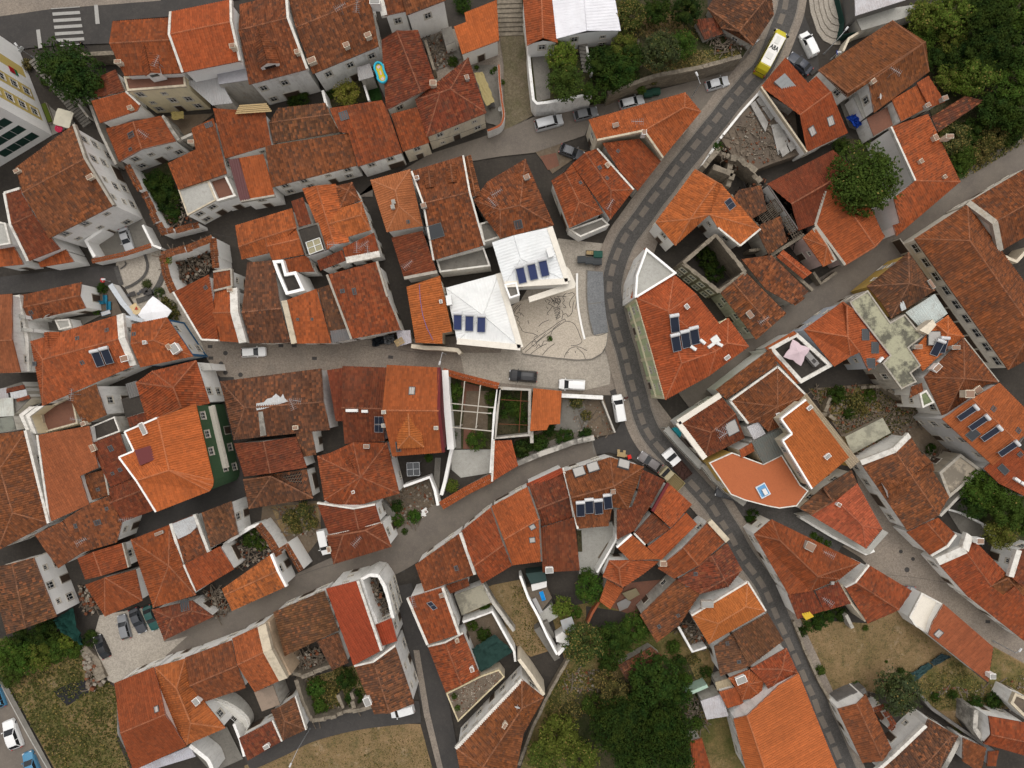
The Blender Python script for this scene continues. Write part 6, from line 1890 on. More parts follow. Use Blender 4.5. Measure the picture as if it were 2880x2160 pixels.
G('courtyard',[(600,840),(1080,880),(900,1180),(700,1100)],zn(),'yard_concrete')
G('garden',[(560,1200),(860,1200),(860,1330),(720,1430)],zn(),'garden_soil')
T(2,0)
m = MB()
V = [P(x,y,2.8) for x,y in [(1800,1190),(2185,750),(2440,930),(2490,1330),(2230,1420),(2080,1480),(1900,1340)]]
m.prism([(v.x,v.y) for v in V],-.1,2.8)
o = m.build('terrace','dry_mud'); o['kind'] = 'structure'
G('courtyard',[(200,1310),(420,1240),(640,1300),(350,1500)],zn(),'earth')
G('courtyard',[(240,1350),(380,1320),(410,1430),(310,1470)],zn(),'red_floor')
T(0,1)
G('yard',[(830,200),(1200,140),(1350,470),(800,590),(730,420)],zn(),'yard_concrete')
G('yard',[(240,1110),(500,1100),(880,1060),(640,1190),(270,1260)],zn(),'yard_concrete')
G('courtyard',[(860,840),(950,800),(1060,1060),(880,1080)],zn(),'dry_mud')
G('square',[(1000,640),(1010,560),(1390,500),(1450,740),(1640,1060),(1790,1420),(1480,1110),(1240,1100),(1080,830),(1040,800)],zn(),'pale_cobbles')
T(0,0)
G('courtyard',[(1480,1000),(1850,980),(1660,1130),(1540,1220),(1390,1010)],zn(),'earth')
G('garden',[(1220,1530),(1450,1390),(1540,1680),(1380,1820)],zn(),'garden_soil')
G('courtyard',[(380,880),(480,960),(620,960),(640,1080),(450,1170)],zn(),'yard_concrete')
G('pavement',[(-60,150),(440,78),(1390,5),(1390,-60),(-60,-60)],zn(),'cobbles')
T(1,0)
G('courtyard',[(1430,330),(1700,290),(1790,500),(1550,610)],zn(),'yard_concrete')
G('courtyard',[(1870,560),(2100,560),(2145,1100),(1990,1060)],zn(),'yard_concrete')
G('garden',[(600,760),(900,690),(960,870),(640,930)],zn(),'garden_soil')
G('lawn',[(960,745),(1040,690),(1095,865),(985,872)],zn(),'lawn_green')
G('path',[(2100,280),(2330,280),(2370,880),(2390,1000),(2140,1130),(2140,560)],zn(),'mossy_path')
# streets
T(0,0)
G('road',[(-60,150),(440,78),(1385,5),(1500,-20),(2100,-20),(1490,140),(980,180),(940,375),(480,392),(200,420),(-60,470)],zn(),'asphalt')
T(1,0)
G('road',[(880,1700),(1500,1330),(2150,1120),(2400,1010),(2640,950),(3060,880),(3700,720),(4080,600),(4350,270),(4450,-60),(4680,-60),(4500,300),(4330,560),(3860,960),(3700,960),(3720,800),(2900,1030),(2840,1170),(2400,1320),(2120,1350),(1340,1480),(1010,1580),(1010,1700)],zn(),'worn_asphalt')
T(3,0)
G('road',[(-60,680),(60,330),(150,0),(160,-60),(265,-60),(330,170),(430,420),(440,600),(380,650),(180,480),(150,500)],zn(),'asphalt')
T(0,1)
G('road',[(-60,740),(640,660),(1000,630),(1045,805),(850,820),(-60,890)],zn(),'asphalt')
T(2,2)
G('road',[(690,492),(890,425),(945,320),(845,60),(1000,0),(1100,60),(1330,560),(1150,720),(1040,650),(840,590),(712,612)],zn(),'asphalt')
T(1,3)
G('road',[(1200,90),(1345,60),(1490,600),(1650,1000),(1790,1760),(1590,1760),(1450,1200),(1330,700),(1215,200)],zn(),'asphalt')
ribbon('road',[P(-80,1590),P(220,1455),P(480,1330),P(900,1225),P(1420,1165)],3.4,zn(),'asphalt',raw=True)
G('pavement',[(1360,640),(1410,640),(1500,1180),(1640,1760),(1590,1760),(1450,1200)],zn(),'cobbles')
pts = []
for t,q in (((2,2),[(1480,140),(1800,-100)]),((3,1),[(-120,1340),(60,1210),(420,930),(800,690),(1080,490),(1400,265),(1700,30)]),((3,0),[(1830,1550),(2212,1330),(2420,1220)])):
 T(*t); pts += [P(*x) for x in q]
ribbon('road',pts,5.2,zn(),'worn_asphalt',raw=True)
pts = []
for t,q in (((0,3),[(1330,650),(1700,530),(2212,330)]),((1,3),[(300,190),(700,0)]),((1,2),[(960,1570),(1250,1430),(1700,1140),(2212,850)]),((2,2),[(350,660),(710,545)])):
 T(*t); pts += [P(*x) for x in q]
ribbon('road',pts,6.0,zn(),'worn_asphalt',raw=True)
pts = []
for t,q in (((2,2),[(1900,1010),(2150,1120)]),((3,2),[(120,1150),(330,1290),(600,1450)])):
 T(*t); pts += [P(*x) for x in q]
ribbon('road',pts,5.0,zn(),'dark_stone',raw=True)
T(0,3)
G('road',[(-80,880),(0,905),(450,1760),(-80,1760)],zn(),'worn_asphalt')
G('pavement',[(0,905),(40,905),(500,1760),(450,1760)],zn(),'yard_concrete')
G('square',[(860,340),(1320,260),(1420,570),(1620,520),(1330,780),(990,930),(930,900),(800,560)],zn(),'pale_cobbles')
PAVE = 1
o = ribbon('kerb',[P(0,900),P(230,1330),P(445,1700)],.16,zn(),'pale_concrete',raw=True)
# the panelled street
PAN = []
for t,q in (((3,0),[(155,-30),(135,90),(90,220)]),((2,0),[(2160,560),(2050,680),(1975,770),(1870,890),(1780,1010),(1685,1125),(1590,1245),(1495,1360),(1400,1475),(1310,1600)]),
     ((2,1),[(1215,60),(1135,175),(1050,290),(970,400),(905,545),(860,690),(838,840),(857,985),(888,1120),(925,1260),(968,1395),(1000,1530)]),
     ((2,2),[(1040,20),(1070,130),(1108,270),(1165,405),(1245,520),(1380,670),(1530,835),(1635,950),(1725,1055),(1800,1175),(1880,1300),(1950,1430),(2020,1540)]),
     ((3,3),[(-60,60),(30,250),(80,370),(155,530),(205,640),(275,790),(330,920),(390,1050),(440,1190),(500,1320),(555,1445),(610,1575),(680,1740)])):
 T(*t); PAN += [P(*x) for x in q]
PAN = smooth_line(PAN,8)
T(2,2)
G('pavement',[(980,-260),(1180,40),(1400,330),(1690,720),(1930,1000),(1700,1100),(1330,560),(1100,60)],zn(),'cobbles')
T(2,0)
G('pavement',[(2000,640),(2212,700),(1640,1440),(1330,1900),(1150,2400),(1000,2300),(900,1900),(1280,1380)],zn(),'cobbles')
ribbon('pavement',PAN[::8],5.8,zn(),'cobbles',off=.25,raw=True)
ribbon('road',PAN[::8],3.0,zn(),'dark_stone',off=.35,raw=True)
z1,z2 = zn(),zn()
m,k_ = MB(),MB()
acc,nxt,run = 0.,0.,[]
for a,b in zip(PAN,PAN[1:]):
 L = (b - a).length
 n = max(1,int(L / .12))
 for i in range(n):
  s0 = acc + L * i / n
  jr = random.Random(int(s0 / 2.62) * 7)
  if jr.uniform(0,.25) < (s0 % 2.62) < 1.95 + jr.uniform(-.15,.2):
   d = (b - a).normalized(); s = Vector((-d.y,d.x,0)) * .43
   p,q = a.lerp(b,i / n),a.lerp(b,(i + 1) / n)
   up = Vector((0,0,z1))
   m.face(upward([p - s + up,p + s + up,q + s + up,q - s + up]))
 acc += L
o = m.build('road_panels','worn_asphalt'); o['kind'] = 'structure'
a,b = side_lines(PAN,.12,1.98)
a2,b2 = side_lines(PAN,.12,-1.28)
up = Vector((0,0,z2))
m = MB()
for i in range(len(PAN) - 1):
 m.face(upward([a[i] + up,a[i + 1] + up,b[i + 1] + up,b[i] + up]))
 m.face(upward([a2[i] + up,a2[i + 1] + up,b2[i + 1] + up,b2[i] + up]))
o = m.build('kerb','yard_concrete'); o['kind'] = 'structure'
T(2,2)
G('kerb',[(690,490),(700,487),(716,605),(706,608)],zn(),'yard_concrete')
# the plaza with the portrait laid in dark stones
T(2,1)
G('plaza',[(-30,1000),(60,945),(330,870),(556,820),(575,1000),(628,1262),(700,1240),(832,1214),(822,1305),(775,1390),(690,1440),(560,1448),(330,1425),(95,1395)],zn(),'plaza_stone')
G('plaza',[(650,680),(785,690),(800,960),(832,1212),(708,1235),(668,1080),(648,900)],zn(),'blue_cobbles')
zz = zn()
LINES = [[(80,965),(35,1015),(14,1058),(55,1082),(44,1102),(70,1130),(58,1146),(76,1172),(92,1202),(135,1216),(180,1222),(222,1242)],
    [(5,1040),(28,1000),(56,974)],[(40,1052),(62,1038),(78,1066)],[(72,1006),(60,1030)],[(76,1042),(102,1076)],[(138,1108),(144,1136)],[(230,1162),(262,1130),(320,1105)],
    [(92,1366),(160,1302),(232,1246),(330,1180),(400,1128),(455,1096)],[(110,1388),(205,1308),(300,1232),(380,1172),(440,1130)],[(455,1096),(462,1115),(440,1130)],
    [(462,1115),(525,1130),(562,1180),(590,1250),(604,1292),(565,1322),(508,1328)],[(222,1242),(190,1262),(212,1292),(252,1262),(292,1222)],[(180,1290),(172,1320),(200,1332),(214,1304),(184,1290)],
    [(205,1352),(232,1318),(250,1340),(275,1290),(312,1284),(335,1235),(360,1180),(420,1130)],[(160,1402),(232,1345),(300,1310)],[(260,1412),(312,1352),(368,1310)],
    [(450,1432),(466,1395),(512,1346),(582,1340),(648,1372)],[(560,1345),(612,1392),(634,1442)],[(462,1394),(490,1386)],[(545,1372),(550,1392)],[(215,1198),(222,1210)],
    [(470,872),(440,905),(452,938),(438,962),(468,996),(442,998)],[(545,885),(512,925),(496,968),(508,1000)],[(538,935),(526,985),(520,1040),(490,1074),(466,1052),(442,1060)],
    [(552,900),(556,960),(545,1010)],[(300,925),(330,945),(312,965),(348,985),(330,1015),(304,1050),(318,1062)],[(345,925),(372,950),(402,968),(386,1000),(420,1012)],[(362,915),(412,930),(408,960)],
    [(385,905),(430,900),(470,905)],[(478,1075),(500,1068),(516,1045)],[(430,1020),(440,1050),(430,1098)],[(415,1030),(380,1100),(420,1075)],[(300,955),(285,935)],[(310,1010),(296,990)],[(480,880),(520,870),(540,882)]]
for i in range(7):
 LINES.append([(350 + i * 4,985 + i * 16),(385 + i * 3,1003 + i * 14),(415,985 + i * 15)])
 LINES.append([(330 + i * 12,910 + (i % 3) * 14),(352 + i * 11,935 + (i % 2) * 20),(340 + i * 13,958 + (i % 3) * 9)])
m = MB()
for ln in LINES:
 L = smooth_line([P(*q,zz) for q in ln],4)
 a,b = side_lines(L,.085)
 for i in range(len(L) - 1): m.face(upward([a[i],a[i + 1],b[i + 1],b[i]]))
o = m.build('pavement_inlay','iron'); o['kind'] = 'structure'
zz = zn()
m = MB()
for ln in ([(95,1397),(330,1428),(560,1450),(690,1442),(775,1396),(815,1320),(830,1210)],[(650,680),(648,900),(668,1080),(708,1236),(832,1212)],[(655,968),(768,955)],[(640,678),(785,688)]):
 L = smooth_line([P(*q,zz) for q in ln],4)
 a,b = side_lines(L,.12)
 for i in range(len(L) - 1): m.face(upward([a[i],a[i + 1],b[i + 1],b[i]]))
o = m.build('kerb','yard_concrete'); o['kind'] = 'structure'
# dark arcs in the small square
T(0,1)
zz = zn()
m = MB()
for ln,wd in (([(1250,540),(1275,640),(1240,730),(1150,800),(1080,830)],.42),([(1415,690),(1370,800),(1290,900),(1180,945)],.8),([(1000,640),(1022,720),(1050,805)],.7),([(1080,600),(1085,630),(1040,665)],.2),([(1300,860),(1360,930),(1320,980)],.3)):
 L = smooth_line([P(*q,zz) for q in ln],4)
 a,b = side_lines(L,wd)
 for i in range(len(L) - 1): m.face(upward([a[i],a[i + 1],b[i + 1],b[i]]))
o = m.build('pavement_inlay','dark_stone'); o['kind'] = 'structure'
# painted lines
T(0,0)
zz = zn()
m = MB()
for i in range(5):
 x0,y0 = 452 + 7 * i,108 + 57 * i
 m.face(upward([P(x0,y0,zz),P(x0 + 236 + 2 * i,y0 - 14,zz),P(x0 + 242 + 2 * i,y0 + 12,zz),P(x0 + 4,y0 + 28,zz)]))
for q in ([(812,42),(845,40),(862,205),(826,208)],[(312,258),(345,253),(366,413),(332,418)],[(440,72),(690,55),(690,62),(440,79)],[(520,392),(715,376),(715,383),(520,400)]):
 m.face(upward([P(x,y,zz) for x,y in q]))
o = m.build('zebra_crossing','white_line'); o['kind'] = 'structure'
def stairs(pts,wd,n,z0,z1,mat='yard_concrete',name='stairs'):
 L = [P(x,y,(z0 + z1) / 2) for x,y in pts]
 a,b = L[0],L[-1]
 d = (b - a); d.z = 0
 Lh = d.length; d.normalize()
 m = MB()
 for i in range(n):
  c = a + d * (Lh * (i + .5) / n)
  z = z0 + (z1 - z0) * (i + 1) / n
  m.box((c.x,c.y,-.05),Lh / n - .004,wd,z + .05,math.atan2(d.y,d.x))
 o = m.build(name,mat); o['kind'] = 'structure'
stairs([(690,1040),(360,560)],1.5,26,.2,4.2)
T(2,0)
stairs([(-5,288),(-15,-60)],4.1,10,.15,1.9,'old_stone')
m = MB()
TER = [(150,470),(205,890),(690,812),(835,805),(1240,655),(1700,562),(1985,482),(2060,400),(1800,240),(1690,70),(1690,-120),(85,-120),(130,400)]
V = [P(x,y,4.2) for x,y in TER]
m.prism([(v.x,v.y) for v in V],-.1,4.2)
o = m.build('terrace','garden_soil'); o['kind'] = 'structure'
G('courtyard',[(172,488),(300,470),(330,640),(330,850),(215,880)],4.212,'yard_concrete')
G('garden',[(1120,140),(1420,100),(1500,260),(1160,330)],4.208,'dry_field')
G('garden',[(1120,560),(1560,430),(1980,440),(1970,480),(1240,650)],4.204,'weedy_field')
T(2,0)
m = MB()
for i in range(8):
 c = P(605 + i * 6,420 + i * 28,4.2)
 m.box((c.x,c.y,4.2),1.35,.52,1.2 - i * .14,-.2)
o = m.build('stairs','yard_concrete'); o['kind'] = 'structure'
T(1,2)
stairs([(1195,1165),(1085,1020)],1.1,12,.15,1.8)
stairs([(1745,360),(1745,560)],.9,12,.9,.1)
stairs([(1570,640),(1560,900)],.9,14,.1,1.2)
T(2,3)
stairs([(395,745),(215,430)],1.0,22,.1,2.4)
stairs([(350,560),(270,380)],1.2,12,.2,2.6)
# ================================================================== walls, ruins, rubble
FW = 'garden walls of the old town'
T(2,0)
wall_line('white rendered retaining wall holding up the fruit tree patio',[(142,400),(152,560),(185,860),(215,893),(300,885),(690,812)],4.9,.42,'wb','retaining_wall',group='retaining walls above the lane')
wall_line('long brown stone retaining wall below the wild gardens',[(830,802),(1010,730),(1240,652),(1480,605),(1700,560),(1985,480)],4.5,.6,'s','retaining_wall',group='retaining walls above the lane',mat='old_stone',jag=.25)
wall_line('low pale wall beside the garden stairs',[(645,400),(690,640)],5.4,.3,'w',z0=4.1 if False else -.1)
wall_line('thin stone wall between ivy garden and olive tree',[(1090,330),(1105,460),(1120,560)],5.0,.3,'s',mat='old_stone',jag=.4)
wall_line('pale roadside wall of the ruin courtyard opposite the wedge house',[(2180,752),(1990,960),(1800,1195)],3.1,.35,'wb')
wall_line('low pale roadside wall leading down to the yellow stone ruin',[(1795,1200),(1640,1440)],1.6,.35,'wb')
wall_line('grey wall along the angular house beside ruin courtyard',[(2212,830),(2370,920),(2420,960)],4.2,.35,'g')
T(1,0)
wall_line('curved white corner wall with terracotta coping beside the mossy path',[(2098,560),(2105,700),(2125,880),(2140,990),(2110,1080),(2000,1130)],3.0,.35,'wb',coping='t',smooth=True,cw=.3)
wall_line('white slatted garden wall beside the lawn strip',[(930,720),(975,868)],2.2,.3,'w')
wall_line('old wall beside the yellow tree garden',[(575,780),(610,920)],3.5,.4,'wb')
wall_line('broken rubble wall of the small debris yard',[(1460,340),(1540,600)],3.0,.4,'s',mat='old_stone',jag=.8)
T(0,0)
wall_line('earth-stained retaining wall between crossing and big dark tree',[(700,470),(985,455)],3.2,.6,'s',mat='old_stone')
wall_line('grey wall running beside the long stairway',[(440,560),(620,830),(760,1010)],2.4,.3,'g')
wall_line('dark old alley wall below the stairway',[(740,800),(860,1130),(1000,1420)],2.5,.4,'g')
wall_line('old mossy wall behind the holed orange roof',[(1400,1000),(1540,1210)],4.6,.5,'g',mat='concrete')
wall_line('low old wall linking two houses across the yard',[(1530,1215),(1660,1155)],3.5,.4,'g')
T(0,1)
wall_line('white inner yard wall with stone steps behind the silver car',[(905,215),(870,330),(740,420),(815,560)],3.2,.5,'w0')
wall_line('roadside white yard wall below the silver car',[(800,598),(1070,540),(1310,462)],2.6,.4,'w',coping='s')
wall_line('side wall of the yard with the silver car',[(1232,285),(1320,460),(1392,488)],2.6,.35,'wb')
wall_line('white and blue front wall of the cafe garden',[(955,800),(1060,960),(1200,1115)],2.2,.5,'w0',coping='bl')
wall_line('white wall with blue band behind the white parasol',[(1050,1075),(1235,1110)],3.2,.35,'w0',coping='bl')
T(1,1)
wall_line('old broken stone facade wall on the street below the cable roof',[(1340,1330),(1450,1345),(1590,1350),(1740,1365),(1765,1395)],3.8,.6,'c',jag=.3)
T(1,2)
wall_line('long white wall between maroon house and pergola garden',[(1632,-120),(1640,60),(1662,320),(1682,565)],4.2,1.0,'w0')
wall_line('garden wall with sloping orange tile coping along the upper street',[(1615,-110),(1780,-62),(2098,18)],3.6,.5,'w0',coping='nr',cw=.95)
wall_line('garden wall with broad orange tile coping along the lower street',[(1602,1050),(1820,920),(2040,810)],3.2,.6,'w0',coping='nr',cw=1.25)
wall_line('white wall between the pale courtyard and garden plants',[(1600,960),(1630,850),(1690,560)],2.4,.5,'w')
wall_line('white wall beside the roofless enclosure with rusty frame',[(2095,30),(2060,260),(2030,770)],3.6,.45,'wb')
wall_line('white bent wall round the rubble yard beside the four-hipped roof',[(1275,885),(1500,805),(1545,920),(1572,1050)],3.2,.4,'w0')
wall_line('old white wall with tile coping beside the weedy dirt lot',[(20,1215),(110,1330),(200,1480)],4.4,.9,'wb',coping='o')
wall_line('white peeling wall end with tiled top by the parked van',[(150,1480),(265,1395),(390,1610)],4.6,.9,'w0',coping='o',cw=.9)
T(2,2)
wall_line('ruined weathered wall stepping down the lower street by the bushes',[(50,690),(150,650),(260,600),(400,555),(520,510),(712,465)],2.6,.75,'g',jag=.9,mat='concrete')
wall_line('broken white wall along the plot beside the white van',[(430,100),(540,105),(790,118)],2.4,.6,'wb',jag=.5)
wall_line('thin grey wall at the road edge of the concrete plot',[(782,145),(890,420)],1.6,.25,'g')
wall_line('grey frame wall round the roofless enclosure',[(-110,35),(155,50),(150,440),(-150,470),(-110,35)],3.6,.5,'g')
wall_line('small wall stub at the corner of the bright orange annex',[(170,410),(172,510)],3.2,.5,'g')
wall_line('white yard wall at the pale courtyard side',[(905,1180),(900,1345),(735,1630)],2.8,.3,'w0')
T(2,1)
wall_line('long curved white bench wall on the portrait plaza',[(563,702),(562,830),(570,980),(595,1130),(628,1272)],.55,.30,'w0','bench_wall','bench',smooth=True)
T(3,1)
wall_line('pale stone wall along the burnt ruin yard',[(48,548),(210,690),(388,850)],3.2,.45,'s',mat='old_stone')
wall_line('old stone wall closing the burnt ruin yard',[(30,545),(160,465),(315,365)],3.8,.5,'s',mat='old_stone',jag=.3)
wall_line('low stone wall on the street side of the ruin yard',[(400,690),(465,790),(600,690)],2.0,.4,'s',mat='old_stone',jag=.3)
wall_line('pale courtyard wall behind the vast white building',[(2050,560),(2150,600),(2260,480)],3.5,.5,'c')
T(3,2)
wall_line('long grey retaining wall beside the stained slab house',[(1490,1140),(1640,985),(1835,740)],3.6,.4,'g')
wall_line('white wall of the terrace under the fruit trees',[(1560,1085),(1670,1115),(1880,1220),(1980,1340)],1.2,.3,'wb')
wall_line('grey roadside wall of the red wedge house',[(280,1150),(560,1320),(850,1470),(920,1440)],1.6,.4,'wb')
T(3,3)
wall_line('long bare concrete wall behind the bottom gardens',[(1250,950),(1420,1150),(1650,1310),(1890,1470)],2.2,.45,'k',mat='concrete')
wall_line('curved grey wall between speckled roof and small brown roof',[(1500,1700),(1580,1560),(1660,1400)],3.4,.7,'g',mat='concrete',smooth=True)
wall_line('grey end wall beside the bottom right red gable',[(1800,1160),(1790,1320),(1860,1420)],4.2,.7,'g',mat='concrete')
wall_line('crumbling grey porch wall north of the orange-brown house',[(610,1100),(740,1040),(860,1000)],3.0,.8,'k',mat='concrete',jag=.8)
wall_line('tall beige wall between the dark red slopes and brown gable',[(640,80),(720,235),(845,390)],4.6,.35,'c')
wall_line('old wall fragment standing in the dry lot',[(680,340),(745,460)],2.4,.5,'g',jag=.8)
wall_line('roadside stone wall of the dry lot',[(230,400),(330,650),(440,900),(560,1110)],1.4,.4,'s',mat='old_stone',jag=.5)
T(2,3)
wall_line('long white garden wall stepping down beside the decked terrace',[(70,0),(140,190),(225,345),(300,510),(390,680)],3.2,.35,'w0')
wall_line('white curved wall at the bottom of the decked terrace steps',[(395,680),(470,600),(495,560)],3.0,.5,'w0',smooth=True)
wall_line('mint green and white wall fragment at the thicket edge',[(1515,1025),(1690,950)],2.6,.5,(.38,.52,.42,.35))
wall_line('long crumbling wall beside the sunken bottom alley',[(505,700),(330,1000),(180,1320),(60,1640)],1.8,.45,'s',mat='old_stone',jag=.5)
wall_line('tall stained cream wall end over the sunken alley',[(60,720),(165,860),(275,1030)],5.2,.5,'c')
wall_line('red brick edging wall between fruit trees and dark yard',[(755,225),(690,330),(655,410)],1.6,.35,'t')
wall_line('old wall below the neat orange hipped house',[(1440,440),(1560,655),(1680,615)],2.6,.35,'wb')
T(1,3)
wall_line('white wall with a blue rim round the dark net yard',[(1785,400),(2040,310),(2230,650),(2240,740)],3.0,.35,'wb')
wall_line('weathered wall beside the grassy lot behind the net yard',[(1960,80),(2060,250),(2230,480)],2.4,.5,'g',jag=.3,mat='concrete')
wall_line('peach coloured firewall between clean red gable and ribbed slope',[(95,400),(130,560),(285,860)],6.0,.7,(.50,.37,.25,.5))
T(0,3)
wall_line('white curved patio wall behind the large red gable',[(1640,1465),(1720,1530),(1800,1600),(1840,1700)],4.2,.6,'wb',smooth=True)
wall_line('white patio wall at the bottom lane',[(2020,1280),(2075,1420),(2110,1560)],3.4,.4,'w')
wall_line('stone steps of crumbling blocks at the field edge',[(700,640),(800,760),(870,900)],1.2,1.5,'s',mat='old_stone',jag=.9)
T(0,1)
ruin('roofless overgrown house with tile-capped broken walls beside the stairs',[[(1100,-230),(1215,-10),(1385,345),(1690,268)]],4.2,'w',.5,1.2,'o')
ruin('collapsed corner house full of brown rubble and planks',[[(1395,548),(1600,490),(1838,400),(1868,660)],[(1395,548),(1430,720),(1500,862)]],5.6,'w',.6,.6,'o')
T(2,1)
ruin('three storey roofless stone house shell with empty windows',[[(1482,612),(1765,368),(2022,690),(1792,862),(1482,612)]],6.4,'s',.55,.35,None,windows=[(1482,612,1792,862,4,.9),(1482,612,1792,862,4,3.8)])
CUR_R = bpy.data.objects['ruined_house']
T(2,0)
ruin('yellow stone ruin with dark open rooms beside the panelled road',[[(1660,1440),(1800,1270),(1930,1330),(2110,1480),(2200,1590)],[(1740,1440),(1910,1500),(1880,1600)],[(1930,1330),(1900,1480)]],4.6,'s',.8,2.2)
T(1,3)
ruin('roofless white corner house with teal framed windows and rubble inside',[[(905,35),(985,-8),(1055,0),(1110,90),(1150,230),(1182,365)],[(905,35),(975,250),(1045,430),(1090,640)]],7.2,'wb',.5,.3,None,windows=[(1110,90,1182,365,3,4.4),(1110,90,1182,365,3,.8)])
ruin('caved-in house heaped with brown debris under the ribbed slope',[[(262,700),(310,860),(385,885),(640,792)]],3.8,'s',.6,1.5)
ruin('grassy roofless plot with jagged yellowish walls at the bottom lane',[[(345,900),(400,1080),(475,1265),(640,1235),(830,1180),(1000,1135)],[(690,1060),(735,1180)],[(805,1045),(840,1160)]],3.0,'s',.55,1.4)
T(2,1)
ruin('low stone stub walls of the burnt house behind the solar panel roof',[[(1900,20),(2010,140),(2140,310)],[(2150,320),(2240,480),(2060,500)]],3.4,'s',.5,1.4)
T(1,2)
ruin('weedy walled ruin with plants and junk inside',[[(-300,1400),(-190,1590)],[(-300,1400),(-70,1250),(20,1215)]],3.6,'wb',.5,.8)
T(3,2)
ruin('tumbled ruin walls in the rubble lot',[[(560,120),(500,240),(600,310)],[(850,30),(1000,20),(1180,140)]],2.2,'s',.5,1.6)
T(3,3)
ruin('small roofless red-tiled annex ruin beside the orange-brown house',[[(912,1160),(990,1130),(1100,1300),(1065,1340)]],3.2,'wb',.4,.8,'d')
T(0,1)
rubble([(1410,560),(1830,420),(1860,660),(1500,850)],900,.2,.1,.55,seed=2,planks=.3,hh=1.6)
rubble([(1300,60),(1560,20),(1680,260),(1400,330)],250,.1,seed=3,planks=.25,hh=.8)
T(2,0)
rubble([(1850,1190),(2110,900),(2400,960),(2450,1300),(2150,1420)],700,2.8,.06,.3,seed=4,planks=.1,hh=.1)
rubble([(1720,1350),(1900,1230),(2060,1440),(1900,1500)],500,.5,.1,.5,seed=5,hh=2.6,planks=.1,mats=('rubble_stone','rust','grey_wood','rubble_stone'))
T(3,1)
rubble([(-330,60),(-60,-100),(330,380),(40,520),(-100,330)],900,.3,.1,.6,seed=6,planks=.45,hh=2.4,mats=('rubble_stone','rust','burnt_wood','rust'))
T(1,3)
rubble([(920,40),(1060,20),(1150,330),(1030,400)],500,2.0,.1,.5,seed=7,planks=.25,hh=2.0)
rubble([(270,700),(560,600),(620,780),(390,870)],600,.3,.1,.5,seed=8,planks=.35,hh=1.5)
rubble([(480,1100),(990,1060),(1000,1130),(480,1260)],160,.05,.1,.5,seed=9,hh=.4)
T(3,2)
rubble([(350,40),(1220,-20),(1400,300),(1200,430),(760,620),(600,400)],1100,.03,.06,.42,seed=10,planks=.15,hh=.35,mats=('rubble_stone','rust','grey_wood','rubble_stone'))
rubble([(1330,600),(1640,560),(1640,700),(1450,760)],250,.03,.1,.6,seed=11,planks=.3,hh=.8)
T(1,2)
rubble([(1280,880),(1500,820),(1540,1060),(1350,1260),(1120,1040)],500,.03,.08,.4,seed=12,hh=.25)
rubble([(180,1060),(520,1040),(520,1300),(260,1320)],250,.03,.06,.4,seed=13,hh=.2)
rubble([(-280,1390),(20,1230),(190,1480),(-150,1600)],350,.1,.1,.5,seed=14,hh=.7)
T(2,2)
rubble([(440,130),(780,130),(880,420),(600,480)],250,.03,.06,.3,seed=15,hh=.1)
T(0,3)
rubble([(690,620),(760,600),(920,900),(800,1010)],350,.05,.15,.7,seed=16,planks=.05,hh=.6)
rubble([(690,80),(850,60),(860,300),(760,330)],250,.1,.1,.5,seed=17,hh=.7)
rubble([(1780,130),(1920,100),(1990,320),(1860,360)],300,.1,.1,.5,seed=18,hh=.8,planks=.3)
T(2,3)
rubble([(500,820),(760,800),(740,1000),(420,980)],220,.03,.06,.35,seed=19,hh=.15)
rubble([(1480,1060),(1640,1000),(1700,1240),(1540,1400)],220,.05,.1,.5,seed=20,hh=.4,planks=.3)
rubble([(1440,440),(1560,360),(1700,600),(1570,650)],200,.1,.1,.5,seed=21,hh=.4,planks=.3)
T(3,3)
rubble([(560,1000),(860,980),(880,1010),(620,1120)],200,.3,.1,.4,seed=22,hh=1.6)
rubble([(1270,960),(1880,960),(2250,800),(2280,1150),(1900,1180)],350,.03,.06,.35,seed=23,hh=.12)
T(1,0)
rubble([(1460,360),(1640,330),(1700,560),(1560,600)],260,.05,.1,.4,seed=24,planks=.45,hh=.5)
T(2,0)
rubble([(1690,340),(1850,300),(2060,420),(1760,470)],160,4.25,.1,.4,seed=25,planks=.35,hh=.4)
T(1,3)
rubble([(1660,1020),(1940,880),(2090,820),(2140,870),(1950,1040),(1760,1230)],1100,2.82,.05,.16,seed=26,planks=0,hh=.08,mats=('rubble_stone','plaza_stone','pale_concrete','rust'))
T(1,2)
rubble([(1080,-150 + 1500),(1100,1340),(1120,1360),(1090,1370)],4,.1,seed=27)
# burnt rafters
T(3,1)
for lab,quad,zz in (('charred lattice of roof battens beside the grey zinc roof edge',[(120,230),(200,190),(295,360),(225,405)],4.6),('charred rafters lattice by the collapsed brown roof',[(-90,180),(60,60),(130,160),(-20,290)],4.4)):
 V = [P(x,y,zz) for x,y in quad]
 c = sum(V,Vector()) / 4
 m = MB((c.x,c.y,0))
 for i in range(9):
  t = i / 8
  m.tube(V[0].lerp(V[3],t),V[1].lerp(V[2],t),.05,n=4)
  if i % 2 == 0: m.tube(V[0].lerp(V[1],t) - Vector((0,0,.12)),V[3].lerp(V[2],t) - Vector((0,0,.12)),.07,n=4)
 for v in V: m.tube((v.x,v.y,0),v,.08,n=5)
 prop(m.build('burnt_rafters','grey_wood'),lab,'roof frame','burnt roof frames')
T(2,1)
V = [P(x,y,4.5) for x,y in ((2030,250),(2200,190),(2230,290),(2090,330))]
